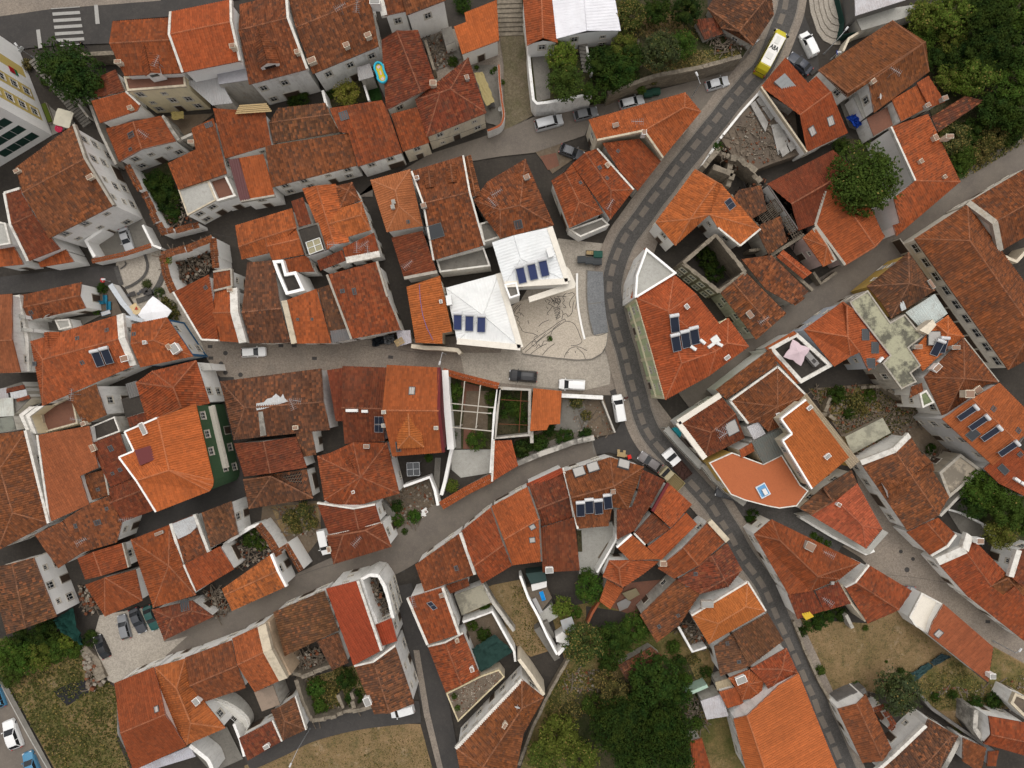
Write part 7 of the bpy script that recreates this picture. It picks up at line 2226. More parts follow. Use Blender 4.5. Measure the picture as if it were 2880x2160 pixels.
# ================================================================== apartment block
T(0,0)
P1,P2 = P(452,1168),P(232,600)
d1 = (P2 - P1).normalized()
n1 = Vector((-d1.y,d1.x,0))
if n1.dot(P1) > 0: n1 = -n1
P2 = P1 + d1 * ((P2 - P1).length + 3.5)
d2 = (P(0,1440) - P1).normalized()
P4 = P1 + d2 * 16
P3 = P2 + d2 * 16
e = empty('apartment_block',(P1 + P3) / 2)
prop(e,'tall white apartment block with yellow window strips and dark green glass','apartment block')
org = (P1 + P3) / 2
m = MB(org)
m.prism([(v.x,v.y) for v in (P1,P2,P3,P4)],0,16)
m.build('wall','plaster',e,WALLC['w0'])
L = (P2 - P1).length
yl = MB(org)
strips = [(.13,.27),(.36,.50),(.62,.74)]
for a,b in strips:
 A,B = P1 + d1 * (L * a) + n1 * .012,P1 + d1 * (L * b) + n1 * .012
 for z0,z1 in ((1.2,15.6),):
  yl.face([A + Vector((0,0,z0)),B + Vector((0,0,z0)),B + Vector((0,0,z1)),A + Vector((0,0,z1))])
yl.build('painted_strip','plaster',e,(.62,.47,.15,.05))
for a,b in strips[:2]:
 q = P1 + d1 * (L * (a + b) / 2) + n1 * .02
 for f in range(5): put_window(e,'win',Vector((q.x,q.y,2.0 + f * 2.7)),n1)
q = P1 + d1 * (L * .89) + n1 * .02
n2 = Vector((d2.y,-d2.x,0))
if n2.dot(P1) > 0: n2 = -n2
for f in range(5):
 for k in range(2):
  A = P1 + d2 * (1.2 + k * 7.2) + n2 * .03
  g = MB(org)
  z0 = 1.4 + f * 2.9
  g.face([A + Vector((0,0,z0)),A + d2 * 6.2 + Vector((0,0,z0)),A + d2 * 6.2 + Vector((0,0,z0 + 1.75)),A + Vector((0,0,z0 + 1.75))])
  fr = MB(org)
  for t in (0,.25,.5,.75,1): fr.tube(A + d2 * 6.2 * t + Vector((0,0,z0)) + n2 * .02,A + d2 * 6.2 * t + Vector((0,0,z0 + 1.75)) + n2 * .02,.03,n=4)
  w_ = fr.build('window','frame_white',e)
  g.build('pane','paint',w_,(.012,.045,.035))
fl = MB(org)
c = P1 + d1 * (L * .60) + n1 * .10
for k,cc in ((0,0),(1,1)):
 pass
fl.box(None,.9,.05,1.1,mat=Matrix.Translation((c.x,c.y,4.0)) @ Matrix.Rotation(math.atan2(d1.y,d1.x),4,'Z'))
fl.build('hanging_cloth','cloth',e,(.40,.02,.025))
fl = MB(org)
fl.box(None,.9,.06,.6,mat=Matrix.Translation((c.x,c.y,3.35)) @ Matrix.Rotation(math.atan2(d1.y,d1.x),4,'Z'))
fl.build('hanging_cloth','cloth',e,(.02,.16,.06))
furniture('long planter hedge box at the foot of the apartment block','planter','planter',432,990,math.atan2(d1.y,d1.x),[('box','matte',(.25,.22,.17),[(0,0,0,3.2,.8,.6)]),('plants','leaves',GREEN['lt'],[(0,0,.58,3.0,.62,.25)])])
parasol('cream square parasol beside the apartment block',545,1020,1.75,(.60,.56,.45),2.5,4,rot=.5)
parasol('small red parasol by the apartment block corner',505,1108,.62,(.42,.03,.07),2.2,8)
# stepped plinth
T(3,0)
OUT = [(345,-40),(365,110),(420,270),(475,345),(545,378),(622,380),(612,240),(580,-40)]
m = MB()
V0 = [P(x,y,0) for x,y in OUT]
ref = P(600,40,0)
for i in range(5):
 k = 1 - i * .15
 q = [(ref.x + (v.x - ref.x) * k,ref.y + (v.y - ref.y) * (k + .03)) for v in V0]
 m.prism(q,-.05 if i == 0 else i * .18,(i + 1) * .18)
o = m.build('stepped_plinth','pale_cobbles'); prop(o,'rounded pale stone plinth of curved steps beside the white van','steps')
wall_line('dark green mesh fence along the grey roofed buildings',[(600,-60),(660,180),(640,300),(790,270)],2.2,.06,(.015,.05,.04,0),'fence','fence')
wall_line('dark green mesh fence beside the low grey roof',[(700,-60),(765,180),(800,262)],2.4,.06,(.015,.05,.04,0),'fence','fence')
G('yard',[(560,-60),(745,-60),(800,270),(680,370),(640,250)],zn(),'dark_floor_and_shade')
wall_line('pale wall corner behind the very large gable',[(650,440),(700,330),(800,270),(1070,190)],2.4,.35,'c')
# concrete slabs in the ruin courtyard
T(2,0)
for i,(lab,q) in enumerate((('long grey floor slab lying along the angular house',[(2240,1080),(2330,1060),(2395,1240),(2300,1340)]),('tilted square slab beside the long grey floor slab',[(2345,1120),(2400,1075),(2455,1150),(2380,1190)]),
         ('slab nearest the holed dark red roof',[(2380,1240),(2450,1200),(2475,1260),(2410,1310)]),('big pale slab by the roadside wall',[(2110,860),(2190,800),(2310,960),(2240,1040)]),('narrow slab below the big pale slab',[(2060,900),(2100,870),(2215,1060),(2190,1140)]),('small square slab under the tilted one',[(2310,1290),(2370,1255),(2400,1310),(2340,1355)]))):
 slab('broken concrete: ' + lab,'concrete_slab','slab',q,2.85 + .2 * (i % 3),3.1 + .2 * (i % 3),'concrete',(.34,.325,.30,.35),'fallen concrete slabs',tilt=.03 * (i % 2))
T(0,3)
slab('black plastic sheet weighted on the dry grass field','plastic_sheet','tarpaulin',[(455,1000),(600,930),(735,895),(790,990),(680,1060),(580,1122),(520,1060)],.02,.09,'cloth',(.025,.025,.028,0))
# ================================================================== nets, tarps, cloths
sheet_cloth('dark green net draped below the white red-window house','shade_net','net',[(450,390),(625,275),(712,600),(560,500)],2.6,color=(.012,.045,.036),wrinkle=.9)
T(1,3)
sheet_cloth('dark green shade net over the lower half of the walled yard','shade_net','net',[(1865,630),(2060,505),(2225,650),(1945,835)],2.7,color=(.02,.045,.038),wrinkle=.5)
T(3,3)
sheet_cloth('upper half of the long blue-green net lying on the dry lot','ground_net','net',[(1400,745),(1500,670),(1590,700),(1440,775)],.5,color=(.03,.05,.055),wrinkle=.3,sag=.2)
sheet_cloth('crumpled lower end of the blue-green net on the dry lot','ground_net','net',[(1190,870),(1390,748),(1430,780),(1262,920)],.5,color=(.035,.07,.07),wrinkle=.5,sag=.2)
T(3,0)
sheet_cloth('bright blue tarpaulin heaped in the white courtyard','tarpaulin','tarpaulin',[(680,1010),(770,980),(810,1080),(760,1110)],1.9,color=(.012,.05,.30),wrinkle=.7)
T(1,0)
sheet_cloth('yellowish reed awning over the corner patio','awning','awning',[(1885,630),(1960,620),(2065,880),(1985,915)],3.0,color=(.33,.27,.13),wrinkle=.1,sag=.1)
T(0,0)
sheet_cloth('small tan awning under the tall cream house','awning','awning',[(1475,965),(1585,960),(1590,1025),(1490,1035)],2.6,color=(.30,.24,.09),wrinkle=.1,sag=.1)
T(0,1)
sheet_cloth('beige rectangular sail with a small red sign over the cafe wall','awning','awning',[(1115,990),(1170,955),(1232,1035),(1165,1062)],2.9,color=(.55,.42,.24),wrinkle=.04,sag=.05)
m = MB(P(1178,1005,2.95)); q = P(1178,1005,2.97)
m.face([q + Vector((-.28,-.2,0)),q + Vector((.28,-.2,0)),q + Vector((0,.3,0))])
o = m.build('emblem','matte',bpy.data.objects['awning.002'] if 'awning.002' in bpy.data.objects else None,(.35,.04,.02),loc=(0,0,0))
o.parent = None; o.location = (q.x,q.y,2.97); o.parent = [x for x in bpy.data.objects if x.name.startswith('awning')][-1]
o.matrix_parent_inverse = o.parent.matrix_world.inverted() if False else Matrix.Translation(-Vector(o.parent.location))
parasol('large white square parasol on the cafe square',1335,1045,2.55,(.80,.80,.82),2.9,4,rot=.12)
T(2,2)
parasol('turquoise parasol in front of the cream parapet house',1412,427,.95,(.03,.33,.38),2.4,8)
parasol('pale beige parasol in front of the cream parapet house',1540,596,.88,(.42,.40,.34),2.4,8)
T(3,1)
parasol('lilac star shaped parasol on the walled roof terrace',252,1388,2.0,(.60,.47,.50),1.9,4,rot=.3,star=1,gz=5.85)
# overhead cables sagging between the houses
for t,a,b,za,zb,lab in (((2,2),(150,930),(580,1650),7.2,6.2,'thin pale cable hanging across the clean orange-red roofs'),((1,1),(900,1320),(1440,1390),6.0,5.6,'thin dark cable over the street by the plastic heaps'),((1,2),(360,1660),(700,1550),6.5,8.5,'thin cable from the street fork house to the white wall end'),
         ((2,0),(1700,470),(2210,330),7,6,'thin dark cable from the old garden house across the street'),((3,3),(1030,-10),(1560,60),6,6,'thin cable over the cobbled lane'),((1,0),(1480,1230),(2000,1060),7,4,'thin cable along the hipped white street front'),((0,1),(1740,330),(2040,400),7,7,'thin cable over the lane by the collapsed corner house')):
 T(*t)
 A,B = P(*a,za),P(*b,zb)
 c = (A + B) / 2
 m = MB((c.x,c.y,0))
 n = 16
 L = [A.lerp(B,k / n) - Vector((0,0,1.2 * (1 - (2 * k / n - 1) ** 2) * .5)) for k in range(n + 1)]
 for p,q in zip(L,L[1:]): m.tube(p,q,.022,n=4,caps=False)
 prop(m.build('overhead_cable','iron'),lab,'cable','overhead cables')
# ================================================================== trees and plants
T(0,0)
tree('big dense dark green tree between the long stairway and crossing',600,610,235,'dk',hz=1.0,el=(1.28,.92,-38))
tree('small round bush at the foot of the apartment block stairs',390,690,45,'dk',name='bush')
tree('scrubby bush by the street sign next to the apartment block',230,555,50,'br',name='bush')
tree('dark overgrowth filling the walled yard under the lean-to house',1350,1600,130,'vd',name='shrub',group='overgrown yards')
T(1,0)
tree('yellow-green tree in the small garden below the stained white house',780,800,105,'yl',hz=.4)
for lab,x,y,r in (('dark bush beside the half collapsed roof',320,880,50),('ivy bush at the foot of the stained white wall',400,840,60),('dark bush next to the yellow tree',650,800,45),('bush sprouting behind the bright L-shaped roof',1700,530,45),('palm-like shrub at the top end of the small yard',1780,30,70)):
 tree(lab,x,y,r,'dk',name='bush',group='bushes')
for i,(x,y) in enumerate(((2040,620),(2065,595),(1905,585),(2130,710))):
 tree(('potted plant nearest the corner of the corner patio','larger potted plant on the corner patio','potted plant beside the green door','potted plant on top of the curved coping')[i],x,y,22,'md',name='bush',group='potted plants')
T(2,0)
TG = 'garden trees on the terrace above the lane'
for lab,x,y,r,c in (('tangerine tree with light leaves over the patio',430,490,125,'lt'),('dark green lemon tree over the patio',465,700,150,'md'),('drooping shrub hanging over the white retaining wall',715,790,95,'dk'),
      ('brown flowering tree beside the white metal roof',1000,120,140,'fl'),('round dark tree at the top edge of the gardens',1255,75,115,'dk'),('wide dark tree near the old curving roof',1510,70,130,'vd'),
      ('olive coloured tree in the terrace garden',1295,440,150,'ol'),('fresh green tree next to the olive tree',1480,380,115,'md'),('light green creeper tree above the ivy garden',970,390,110,'lt'),
      ('dark ivy mound left in the ivy garden',780,530,130,'vd'),('dark ivy mound in the middle of the ivy garden',930,600,140,'dk'),('ivy mound against the thin stone wall',1040,480,110,'dk'),('low ivy mound at the terrace edge',870,690,90,'vd'),('dry shrub below the brown flowering tree',1060,250,80,'br')):
 tree(lab,x,y,r,c,z0=4.2,name='tree',group=TG)
tree('small bush growing on the yellow stone ruin',1780,1265,40,'dk',z0=3.8,name='bush',group='bushes')
tree('orange-brown ivy hanging on the stone retaining wall',1215,690,45,'br',z0=2,name='bush',group='bushes')
tree('low green clump on the stone retaining wall by the green containers',1120,770,40,'md',z0=2,name='bush',group='bushes')
T(3,0)
WG = 'trees of the woods at the edge of town'
for lab,x,y,r,c in (('yellow-green tree beside the pale grey flat roof',1370,130,150,'lt'),('tall light green tree behind the yellow-green one',1620,120,180,'lt'),('tree touching the very large gable corner',1370,290,120,'md'),('broad bright tree in the front row of the woods',1610,330,130,'lt'),
      ('dark tree close to the very large gable',1480,500,100,'dk'),('light crown above the abandoned shed roof',1570,660,110,'lt'),('round crown above the abandoned shed roof',1720,700,120,'lt'),('wide pale green crown beside the brick chimney ruin',1830,640,160,'lt'),
      ('high dark crown at the top of the woods',1900,130,210,'dk'),('crown in the top right corner of the woods',2150,120,190,'md'),('dark crown behind the front row of the woods',1950,400,200,'vd'),('middle dark crown of the woods',1720,480,150,'vd'),('crown on the right edge below the corner crown',2170,420,190,'dk'),('speckled crown right of the brick chimney ruin',2150,720,170,'md'),('green crown right of the abandoned shed',1990,930,150,'dk'),('shrubby crown at the right edge above the lane',2170,960,170,'dk')):
 tree(lab,x,y,r,c,group=WG)
for i,(x,y,r,c) in enumerate(((1620,1180,130,'br'),(1780,1130,110,'dk'),(1950,1180,120,'br'),(1700,1350,110,'md'),(1850,1310,100,'br'),(2090,1150,110,'dk'),(1650,1470,70,'md'),(1560,1080,80,'dk'))):
 tree(('brownish shrub beside the abandoned shed wall','dark shrub right of the abandoned shed wall','brown shrub in the middle of the scrub slope','green shrub at the roof with square chimneys','brown flowering shrub close to the lane','dark shrub on the upper scrub slope','small green shrub at the lane end of the scrub','dark shrub under the abandoned shed roof edge')[i],x,y,r,c,name='shrub',group='shrubs on the scrub slope')
tree('big round courtyard tree with yellowing leaves beside the blank white wall',850,1535,258,'md',hz=1.6,el=(1.02,1.1,20))
tree('dark shrub in the shaded gap beside the courtyard tree',640,1260,80,'vd',name='bush',group='bushes')
T(0,1)
for i,(x,y,r,c) in enumerate(((1262,795,40,'ol'),(1375,866,42,'ol'),(1420,945,42,'br'),(1475,985,45,'br'),(1500,1060,50,'br'),(1465,1055,35,'lt'),(880,830,45,'dk'),(830,1030,30,'md'))):
 tree(('clipped shrub nearest the dark stone arc','clipped shrub beside the two cafe tables','first brown hedge clump beside the white parasol','middle brown hedge clump beside the white parasol','last brown hedge clump beside the white parasol','bright green pot plant by the hedge curve','dark creeper at the cafe garden corner','small plant under the white gable wall')[i],x,y,r,c,name='bush',group='cafe planting')
tree('dark overgrowth inside the roofless tile-capped house',1430,60,110,'vd',name='shrub',group='overgrown yards')
tree('dark overgrowth deeper inside the roofless tile-capped house',1490,190,70,'dk',name='shrub',group='overgrown yards')
tree('weeds on top of the collapsed corner house wall',1440,580,45,'lt',z0=4.6,name='bush',group='bushes')
T(1,2)
GG = 'garden plants'
for lab,x,y,r,c in (('rounded green bush in the rubble garden',1365,1145,58,'md'),('loose bush by the garden stairs',1215,1055,52,'dk'),('bush near the red hipped house wall',1225,1180,52,'md'),('small lowest bush by the rubble garden gate',1285,1275,30,'dk'),('leafy bush inside the tile-coped wall',1690,880,55,'lt'),('dark shrub in the pergola garden',1900,490,80,'md'),
      ('creeper at the top of the pergola',1720,60,70,'md'),('creeper along the white pergola wall',1700,180,50,'md'),('creeper on the right pergola side',2040,120,60,'md'),('second creeper lower on the right pergola side',2045,240,45,'dk'),('yard creeper behind the maroon house',1490,640,35,'md'),('palm fronds in the roofless enclosure',2170,200,90,'dk'),('creeper below the pergola stairs wall',1705,440,40,'dk')):
 tree(lab,x,y,r,c,name='bush',group=GG)
tree('plants growing in the weedy walled ruin',-50,1330,80,'dk',name='shrub',group='overgrown yards')
tree('lighter plants in the weedy walled ruin',40,1390,50,'md',name='shrub',group='overgrown yards')
for i,(x,y,r) in enumerate(((300,1160,70),(420,1090,70),(470,1200,60),(350,1250,50))):
 tree('dry brown-green weed clump in the dirt lot',x,y,r,'br',name='shrub',group='weed clumps in the dirt lot')
T(2,2)
for lab,x,y,r,c in (('left green plant in the roofless enclosure',20,200,70,'md'),('lower green plant in the roofless enclosure',90,300,60,'dk'),('dark bush at the left of the concrete plot',90,560,80,'dk'),('middle dark bush of the concrete plot',230,520,80,'dk'),('tall dark bush in front of the stepping wall',460,465,75,'dk'),('right dark bush of the concrete plot',640,440,60,'dk'),('dark brush in the upper plot corner',560,150,60,'br'),('reddish weeds beside the thin grey wall',640,270,45,'br'),('small bush under the bright orange annex',320,400,55,'vd')):
 tree(lab,x,y,r,c,name='bush',group='bushes in the concrete plot')
tree('leafy vine by the pale courtyard',640,1650,60,'md',hz=.5)
tree('dark hedge by the asphalt corner opposite the terracotta terrace',2080,1150,60,'dk',name='bush',group='bushes')
T(2,1)
tree('single small round shrub on the portrait plaza',325,1266,26,'md',name='bush',group='bushes')
tree('overgrowth inside the stone shell, upper half',1700,560,90,'vd',name='shrub',group='overgrown yards')
tree('overgrowth inside the stone shell, lower half',1750,690,80,'vd',name='shrub',group='overgrown yards')
T(3,2)
TR = 'fruit trees beside the retaining wall'
for lab,x,y,r,c in (('fruit tree nearest the stained slab house',1850,900,150,'md'),('upper light fruit tree by the red skylight roof',1960,960,140,'md'),('wide fruit tree in the middle of the group',2080,1090,150,'md'),('lower left fruit tree above the patio',1790,1050,110,'dk'),('lowest light fruit tree of the group',2020,1290,130,'lt'),('fruit tree cut by the right edge',2210,1200,110,'md')):
 tree(lab,x,y,r,c,hz=1.0,group=TR)
for i,(x,y) in enumerate(((395,1310),(450,1345),(515,1380))):
 tree(('left','middle','right')[i] + ' plant pot bush on the wall of the big red hipped house',x,y,32,'md',name='bush',group='potted plants')
for i,(x,y,r) in enumerate(((600,90,110),(760,150,100),(880,100,80),(700,260,70),(820,230,60))):
 tree('scrubby dark weeds among the rubble of the collapsed lot',x,y,r * .7,('dk','br','md')[i % 3],name='shrub',group='weeds of the collapsed lot')
tree('dark bush in the yard of the stained slab house',1410,560,45,'vd',name='bush',group='bushes')
T(0,3)
HG = 'hedge bushes at the field edge'
for lab,x,y,r,c in (('hedge bush at the left edge under the old gable',60,680,130,'md'),('tall hedge bush second from the left edge',210,720,130,'md'),('large hedge bush in the middle',350,690,120,'lt'),('round hedge bush near the green net',480,640,110,'md'),('bright hedge bush beside the net end',570,570,80,'lt'),('low hedge bush at the road corner',90,850,100,'md'),('dark hedge bush in the gable shade',380,510,120,'vd'),('dark bush under the old gable',180,560,100,'vd'),('small green tree beside the black car',775,540,65,'dk'),('hedge bush tip at the field corner',640,640,70,'md')):
 tree(lab,x,y,r,c,name='bush',group=HG)
T(1,3)
tree('green shrub inside the shade net yard',1970,510,60,'dk',name='bush',group=GG)
tree('narrow green creeper at the top of the net yard',1870,430,45,'md',name='bush',group=GG)
tree('overgrowth strip on the pale flat roof wall',1980,280,45,'md',name='bush',group=GG)
for i,(x,y,r,c) in enumerate(((520,980,110,'md'),(650,1000,100,'br'),(780,900,110,'dk'),(560,1130,90,'md'),(840,1060,90,'dk'),(720,830,70,'br'))):
 tree('tangled weeds on the grassy roofless plot',x,y,r * .75,c,name='shrub',group='weeds of the grassy plot')
for i,(x,y) in enumerate(((1712,1040),(1742,1140))):
 tree(('upper','lower')[i] + ' round potted shrub on the pebble roof edge',x,y,24,'md',z0=2.9,name='bush',group='potted plants')
T(2,3)
BG = 'trees of the bottom garden'
for lab,x,y,r,c in (('bright green fruit tree beside the small orange shed',680,110,120,'md'),('light green fruit tree beside the deck',430,270,85,'lt'),('small low tree under the two fruit trees',550,315,55,'md'),('large tree covered in yellow blossom',620,600,165,'fl'),('dark green tree right of the yellow blossom tree',880,580,160,'dk'),('tree touching the mottled orange roof',1075,460,130,'md'),
      ('tall loose tree below the buried shed roof',1230,880,190,'dk'),('dark conifer-like tree at the mint wall',1420,1040,130,'dk'),('big rounded dark tree left at the bottom',930,1330,230,'vd'),('big rounded dark tree right at the bottom',1340,1380,220,'vd'),('dark lower crown at the bottom edge',1080,1570,190,'dk'),('lowest right crown at the bottom edge',1420,1610,150,'vd'),
      ('light feathery tree at the bottom left',420,1400,170,'lt'),('light tree in the bottom corner beside the alley',290,1560,150,'lt'),('light bush tree at the bottom edge',610,1580,140,'lt'),('thin grey-green tree in the middle of the thicket',900,1030,120,'br'),('dark gap-filling tree of the thicket',1120,1130,150,'dk'),('half bare tree beside the buried shed',800,900,90,'br'),('slender tree between blossom tree and shed',830,770,80,'dk')):
 tree(lab,x,y,r,c,group=BG)
for i,(x,y,r,c) in enumerate(((1400,620,60,'md'),(1440,760,70,'dk'),(1500,900,60,'md'),(1560,720,45,'br'),(700,1120,90,'md'),(520,1180,80,'br'),(1600,1270,60,'md'),(1680,830,50,'dk'))):
 tree('undergrowth shrub in the bottom garden thicket',x,y,r,c,name='shrub',group='undergrowth of the bottom garden')
T(3,3)
tree('dark tree standing alone on the dry lot',1130,1010,175,'ol',hz=.5)
for i,(x,y,r,c) in enumerate(((450,820,45,'md'),(770,940,32,'md'),(680,1010,32,'lt'),(1150,830,35,'dk'),(400,400,80,'dk'),(300,480,45,'dk'),(620,330,60,'dk'),(500,360,70,'dk'),(1025,742,14,'md'),(845,450,25,'md'),(1640,1340,35,'lt'),(1720,1390,30,'lt'),(1600,1030,40,'dk'),(1450,1050,40,'dk'),(1960,1080,70,'dk'),(1800,1100,60,'dk'))):
 tree('scattered green weed clump on the dry lot',x,y,r,c,name='shrub',group='weed clumps on the dry lot')
# low growth
T(0,3)
tufts([(60,930),(700,640),(990,960),(1060,1330),(1150,1700),(520,1700)],9000,s=.34,color=(.06,.062,.02,.1),seed=31)
T(1,3)
tufts([(0,1620),(480,1400),(1130,1290),(1400,1290),(1530,1700),(0,1700)],3000,s=.2,color=(.085,.068,.026,.2),seed=32,hgt=.15)
tufts([(380,900),(850,780),(1000,1130),(480,1250)],3500,s=.3,color=(.045,.055,.018,.15),seed=33)
T(2,3)
tufts([(480,790),(760,820),(740,1100),(480,1300),(230,1400),(330,1000)],6000,s=.3,color=(.075,.075,.025,.2),seed=34)
tufts([(0,90),(75,60),(310,640),(100,690),(0,560)],1500,s=.25,color=(.08,.075,.025,.2),seed=35,hgt=.2)
tufts([(640,1000),(1640,700),(1690,1000),(1560,1400),(700,1500)],5000,s=.34,color=(.04,.055,.018,.08),seed=36,hgt=.6)
T(3,3)
tufts([(240,390),(860,430),(1120,320),(1230,400),(1560,700),(1250,930),(1000,1000),(560,1000),(340,640)],3500,s=.18,color=(.09,.07,.028,.15),seed=37,hgt=.12)
tufts([(1260,930),(1600,720),(1900,960),(2250,800),(2250,1120),(1800,1160),(1440,1140)],5000,s=.26,color=(.075,.07,.026,.25),seed=38,hgt=.25)
T(2,0)
tufts([(1120,560),(1560,430),(1990,430),(1960,480),(1240,640)],2500,4.25,s=.28,color=(.07,.065,.025,.3),seed=39)
tufts([(1100,130),(1560,40),(1660,340),(1120,330)],2500,4.25,s=.28,color=(.06,.055,.022,.3),seed=40)
tufts([(650,420),(1100,420),(1100,690),(830,790),(680,700)],6000,4.4,s=.3,color=(.02,.035,.010,.05),seed=41,hgt=.8)
T(3,0)
tufts([(1480,1100),(2212,950),(2212,1240),(1680,1550)],6000,.1,s=.34,color=(.06,.062,.02,.2),seed=42,hgt=.7)
T(3,2)
tufts([(360,40),(1220,-20),(1300,300),(760,600)],6000,.15,s=.26,color=(.045,.05,.018,.2),seed=43,hgt=.3)
# ================================================================== vehicles
T(2,0)
car('silver minivan parked nearest the mossy path under the white retaining wall','minivan','silver',200,1090,440,1025)
car('grey hatchback second from the path under the white retaining wall','hatch','grey',535,1005,742,955)
car('silver estate car beside the green containers','estate','silver',930,905,1143,850)
car('silver hatchback alone below the stone retaining wall','hatch','silver',1678,745,1876,688)
car('dark grey hatchback parked against the twin red gables','hatch','charcoal',415,1275,618,1350)
T(3,0)
car('white van beside the stepped stone plinth','van','white',402,480,305,280,cat='van',name='parked_van')
car('dark slate saloon tucked behind the angular orange house','saloon','slate',370,620,190,470)
T(2,1)
car('black estate car on the plain street below the plaza','suv','black',218,1600,-25,1580)
T(2,2)
car('white van parked across the end of the plaza street','van','white',630,10,405,0,cat='van',name='parked_van')
car('white van parked at the plot corner with a person beside it','van','white',945,325,905,92,cat='van',name='parked_van')
car('taupe hatchback beside the red chair in the street bend','hatch','taupe',1285,735,1102,610)
car('black car half under the terracotta terrace','hatch','charcoal',1965,980,1762,925)
T(0,3)
car('taupe pickup-like estate, first of the three parked side by side','estate','grey',1092,540,1040,345)
car('dark grey saloon, middle of the three parked side by side','saloon','charcoal',1140,285,1230,495)
car('teal green saloon, last of the three parked side by side','saloon','teal',1258,260,1345,470)
car('black hatchback facing the stone blocks at the field','saloon','black',915,705,830,525)
car('white hatchback on the left edge road','hatch','white',150,1490,60,1250)
car('bright blue car at the bottom of the left edge road','hatch','blue',310,1740,225,1525)
car('blue car cut by the left edge of the picture','hatch','blue',10,1140,-60,950)
T(1,2)
car('white van half hidden beside the red hipped house','van','white',565,1258,612,1475,cat='van',name='parked_van')
T(1,3)
car('white van poking out from under the lichen spotted gable','van','white',1360,1140,1165,1195,cat='van',name='parked_van')
T(3,3)
car('dark silver saloon squeezed beside the white flat terrace','saloon','grey',1240,92,1225,318)
T(0,1)
car('silver saloon in the white walled yard','saloon','silver',1052,312,1118,508)
car('white estate car on the street by the long brown roof','estate','white',2088,1388,2284,1378)
def minibus():
 T(2,0)
 TC[0],TC[1] = 0,0
 nose,tail = P(2202.5 * SCL,83 * SCL,1.4),P(2137 * SCL,206 * SCL,1.4)
 c = (nose + tail) / 2
 L = (nose - tail).length
 e = empty('minibus',(c.x,c.y,.02),math.atan2(nose.y - tail.y,nose.x - tail.x))
 prop(e,'yellow and white minibus with black roof letters driving up the panelled street','bus')
 h,w = L / 2,.95
 st = [(h,.62,.9),(h - .25,.84,1.25),(h - .75,.97,1.45),(h - 1.05,.99,1.6)]
 b = MB()
 def ring(x,hw,zt,r=.18):
  return [Vector((x,-hw,.35)),Vector((x,-hw * 1.02,zt * .6)),Vector((x,-hw * .97,zt - r)),Vector((x,-hw * .84,zt)),Vector((x,hw * .84,zt)),Vector((x,hw * .97,zt - r)),Vector((x,hw * 1.02,zt * .6)),Vector((x,hw,.35))]
 rs = [ring(h,w * .70,.95),ring(h - .22,w * .88,1.25),ring(h - .62,w * .97,1.38),ring(h - .95,w,1.5),ring(h - 1.55,w,2.62),ring(-h + .75,w,2.66),ring(-h + .25,w * .97,2.1),ring(-h + .05,w * .92,1.4),ring(-h,w * .86,.9)]
 for i,(r0,r1) in enumerate(zip(rs,rs[1:])):
  for k in range(7): b.face([r0[k],r0[k + 1],r1[k + 1],r1[k]])
 b.face(rs[0]); b.face(rs[-1][::-1])
 b.build('body','paint',e,(.50,.42,.012))
 r = MB()
 zt = 2.685
 r.face([Vector((h - 1.75,-.84,zt)),Vector((h - 1.75,.84,zt)),Vector((-h + .95,.84,zt + .01)),Vector((-h + .95,-.84,zt + .01))])
 for sx in (h - 1.75,-h + .95):
  r.face([Vector((sx,-.84,zt)),Vector((sx,.84,zt)),Vector((sx,.84,zt - .1)),Vector((sx,-.84,zt - .1))])
 ro = r.build('roof','paint',e,(.74,.72,.68))
 hb = MB(); hb.box((h - 2.6,.05,zt),1.15,.62,.06); hb.box((-h + 2.3,.1,zt),.95,.95,.09)
 hb.build('roof_hatch','paint',ro,(.62,.61,.57))
 tx = bpy.data.curves.new('roof_letters','FONT')
 tx.body = 'A8A'; tx.size = .85; tx.align_x = 'CENTER'; tx.align_y = 'CENTER'; tx.extrude = .004; tx.offset = .03
 to = bpy.data.objects.new('roof_letters',tx); COL.objects.link(to)
 to.parent = ro; to.location = (-.1,.02,zt + .012); to.rotation_euler = (0,0,-math.pi / 2); to.scale = (.85,1.15,1)
 tx.materials.append(MATS['rubber'])
 bpy.context.view_layer.update()
 me = bpy.data.meshes.new_from_object(to)
 mo = link('roof_letters',me,ro,None,to.location,to.rotation_euler)
 mo.scale = to.scale
 bpy.data.objects.remove(to)
 g = MB(); g.face([rs[3][2] + Vector((.0,.02,.05)),rs[3][5] + Vector((.0,-.02,.05)),rs[4][5] + Vector((.03,-.03,-.12)),rs[4][2] + Vector((.03,.03,-.12))])
 g.v = [(x + .03,y,z + .02) for x,y,z in g.v]
 g.build('windscreen','glass_car',e)
 g = MB(); q = [rs[5][2] + Vector((-.03,.05,.02)),rs[5][5] + Vector((-.03,-.05,.02)),rs[6][5] + Vector((-.03,-.05,.03)),rs[6][2] + Vector((-.03,.05,.03))]
 g.face(q)
 g.face([q[3],q[2],rs[7][5] + Vector((-.03,-.06,.08)),rs[7][2] + Vector((-.03,.06,.08))])
 g.face([rs[5][2] + Vector((.25,.12,.19)),rs[5][5] + Vector((.25,-.12,.19)),q[1] + Vector((0,0,.02)),q[0] + Vector((0,0,.02))])
 g.build('rear_window','glass_car',e)
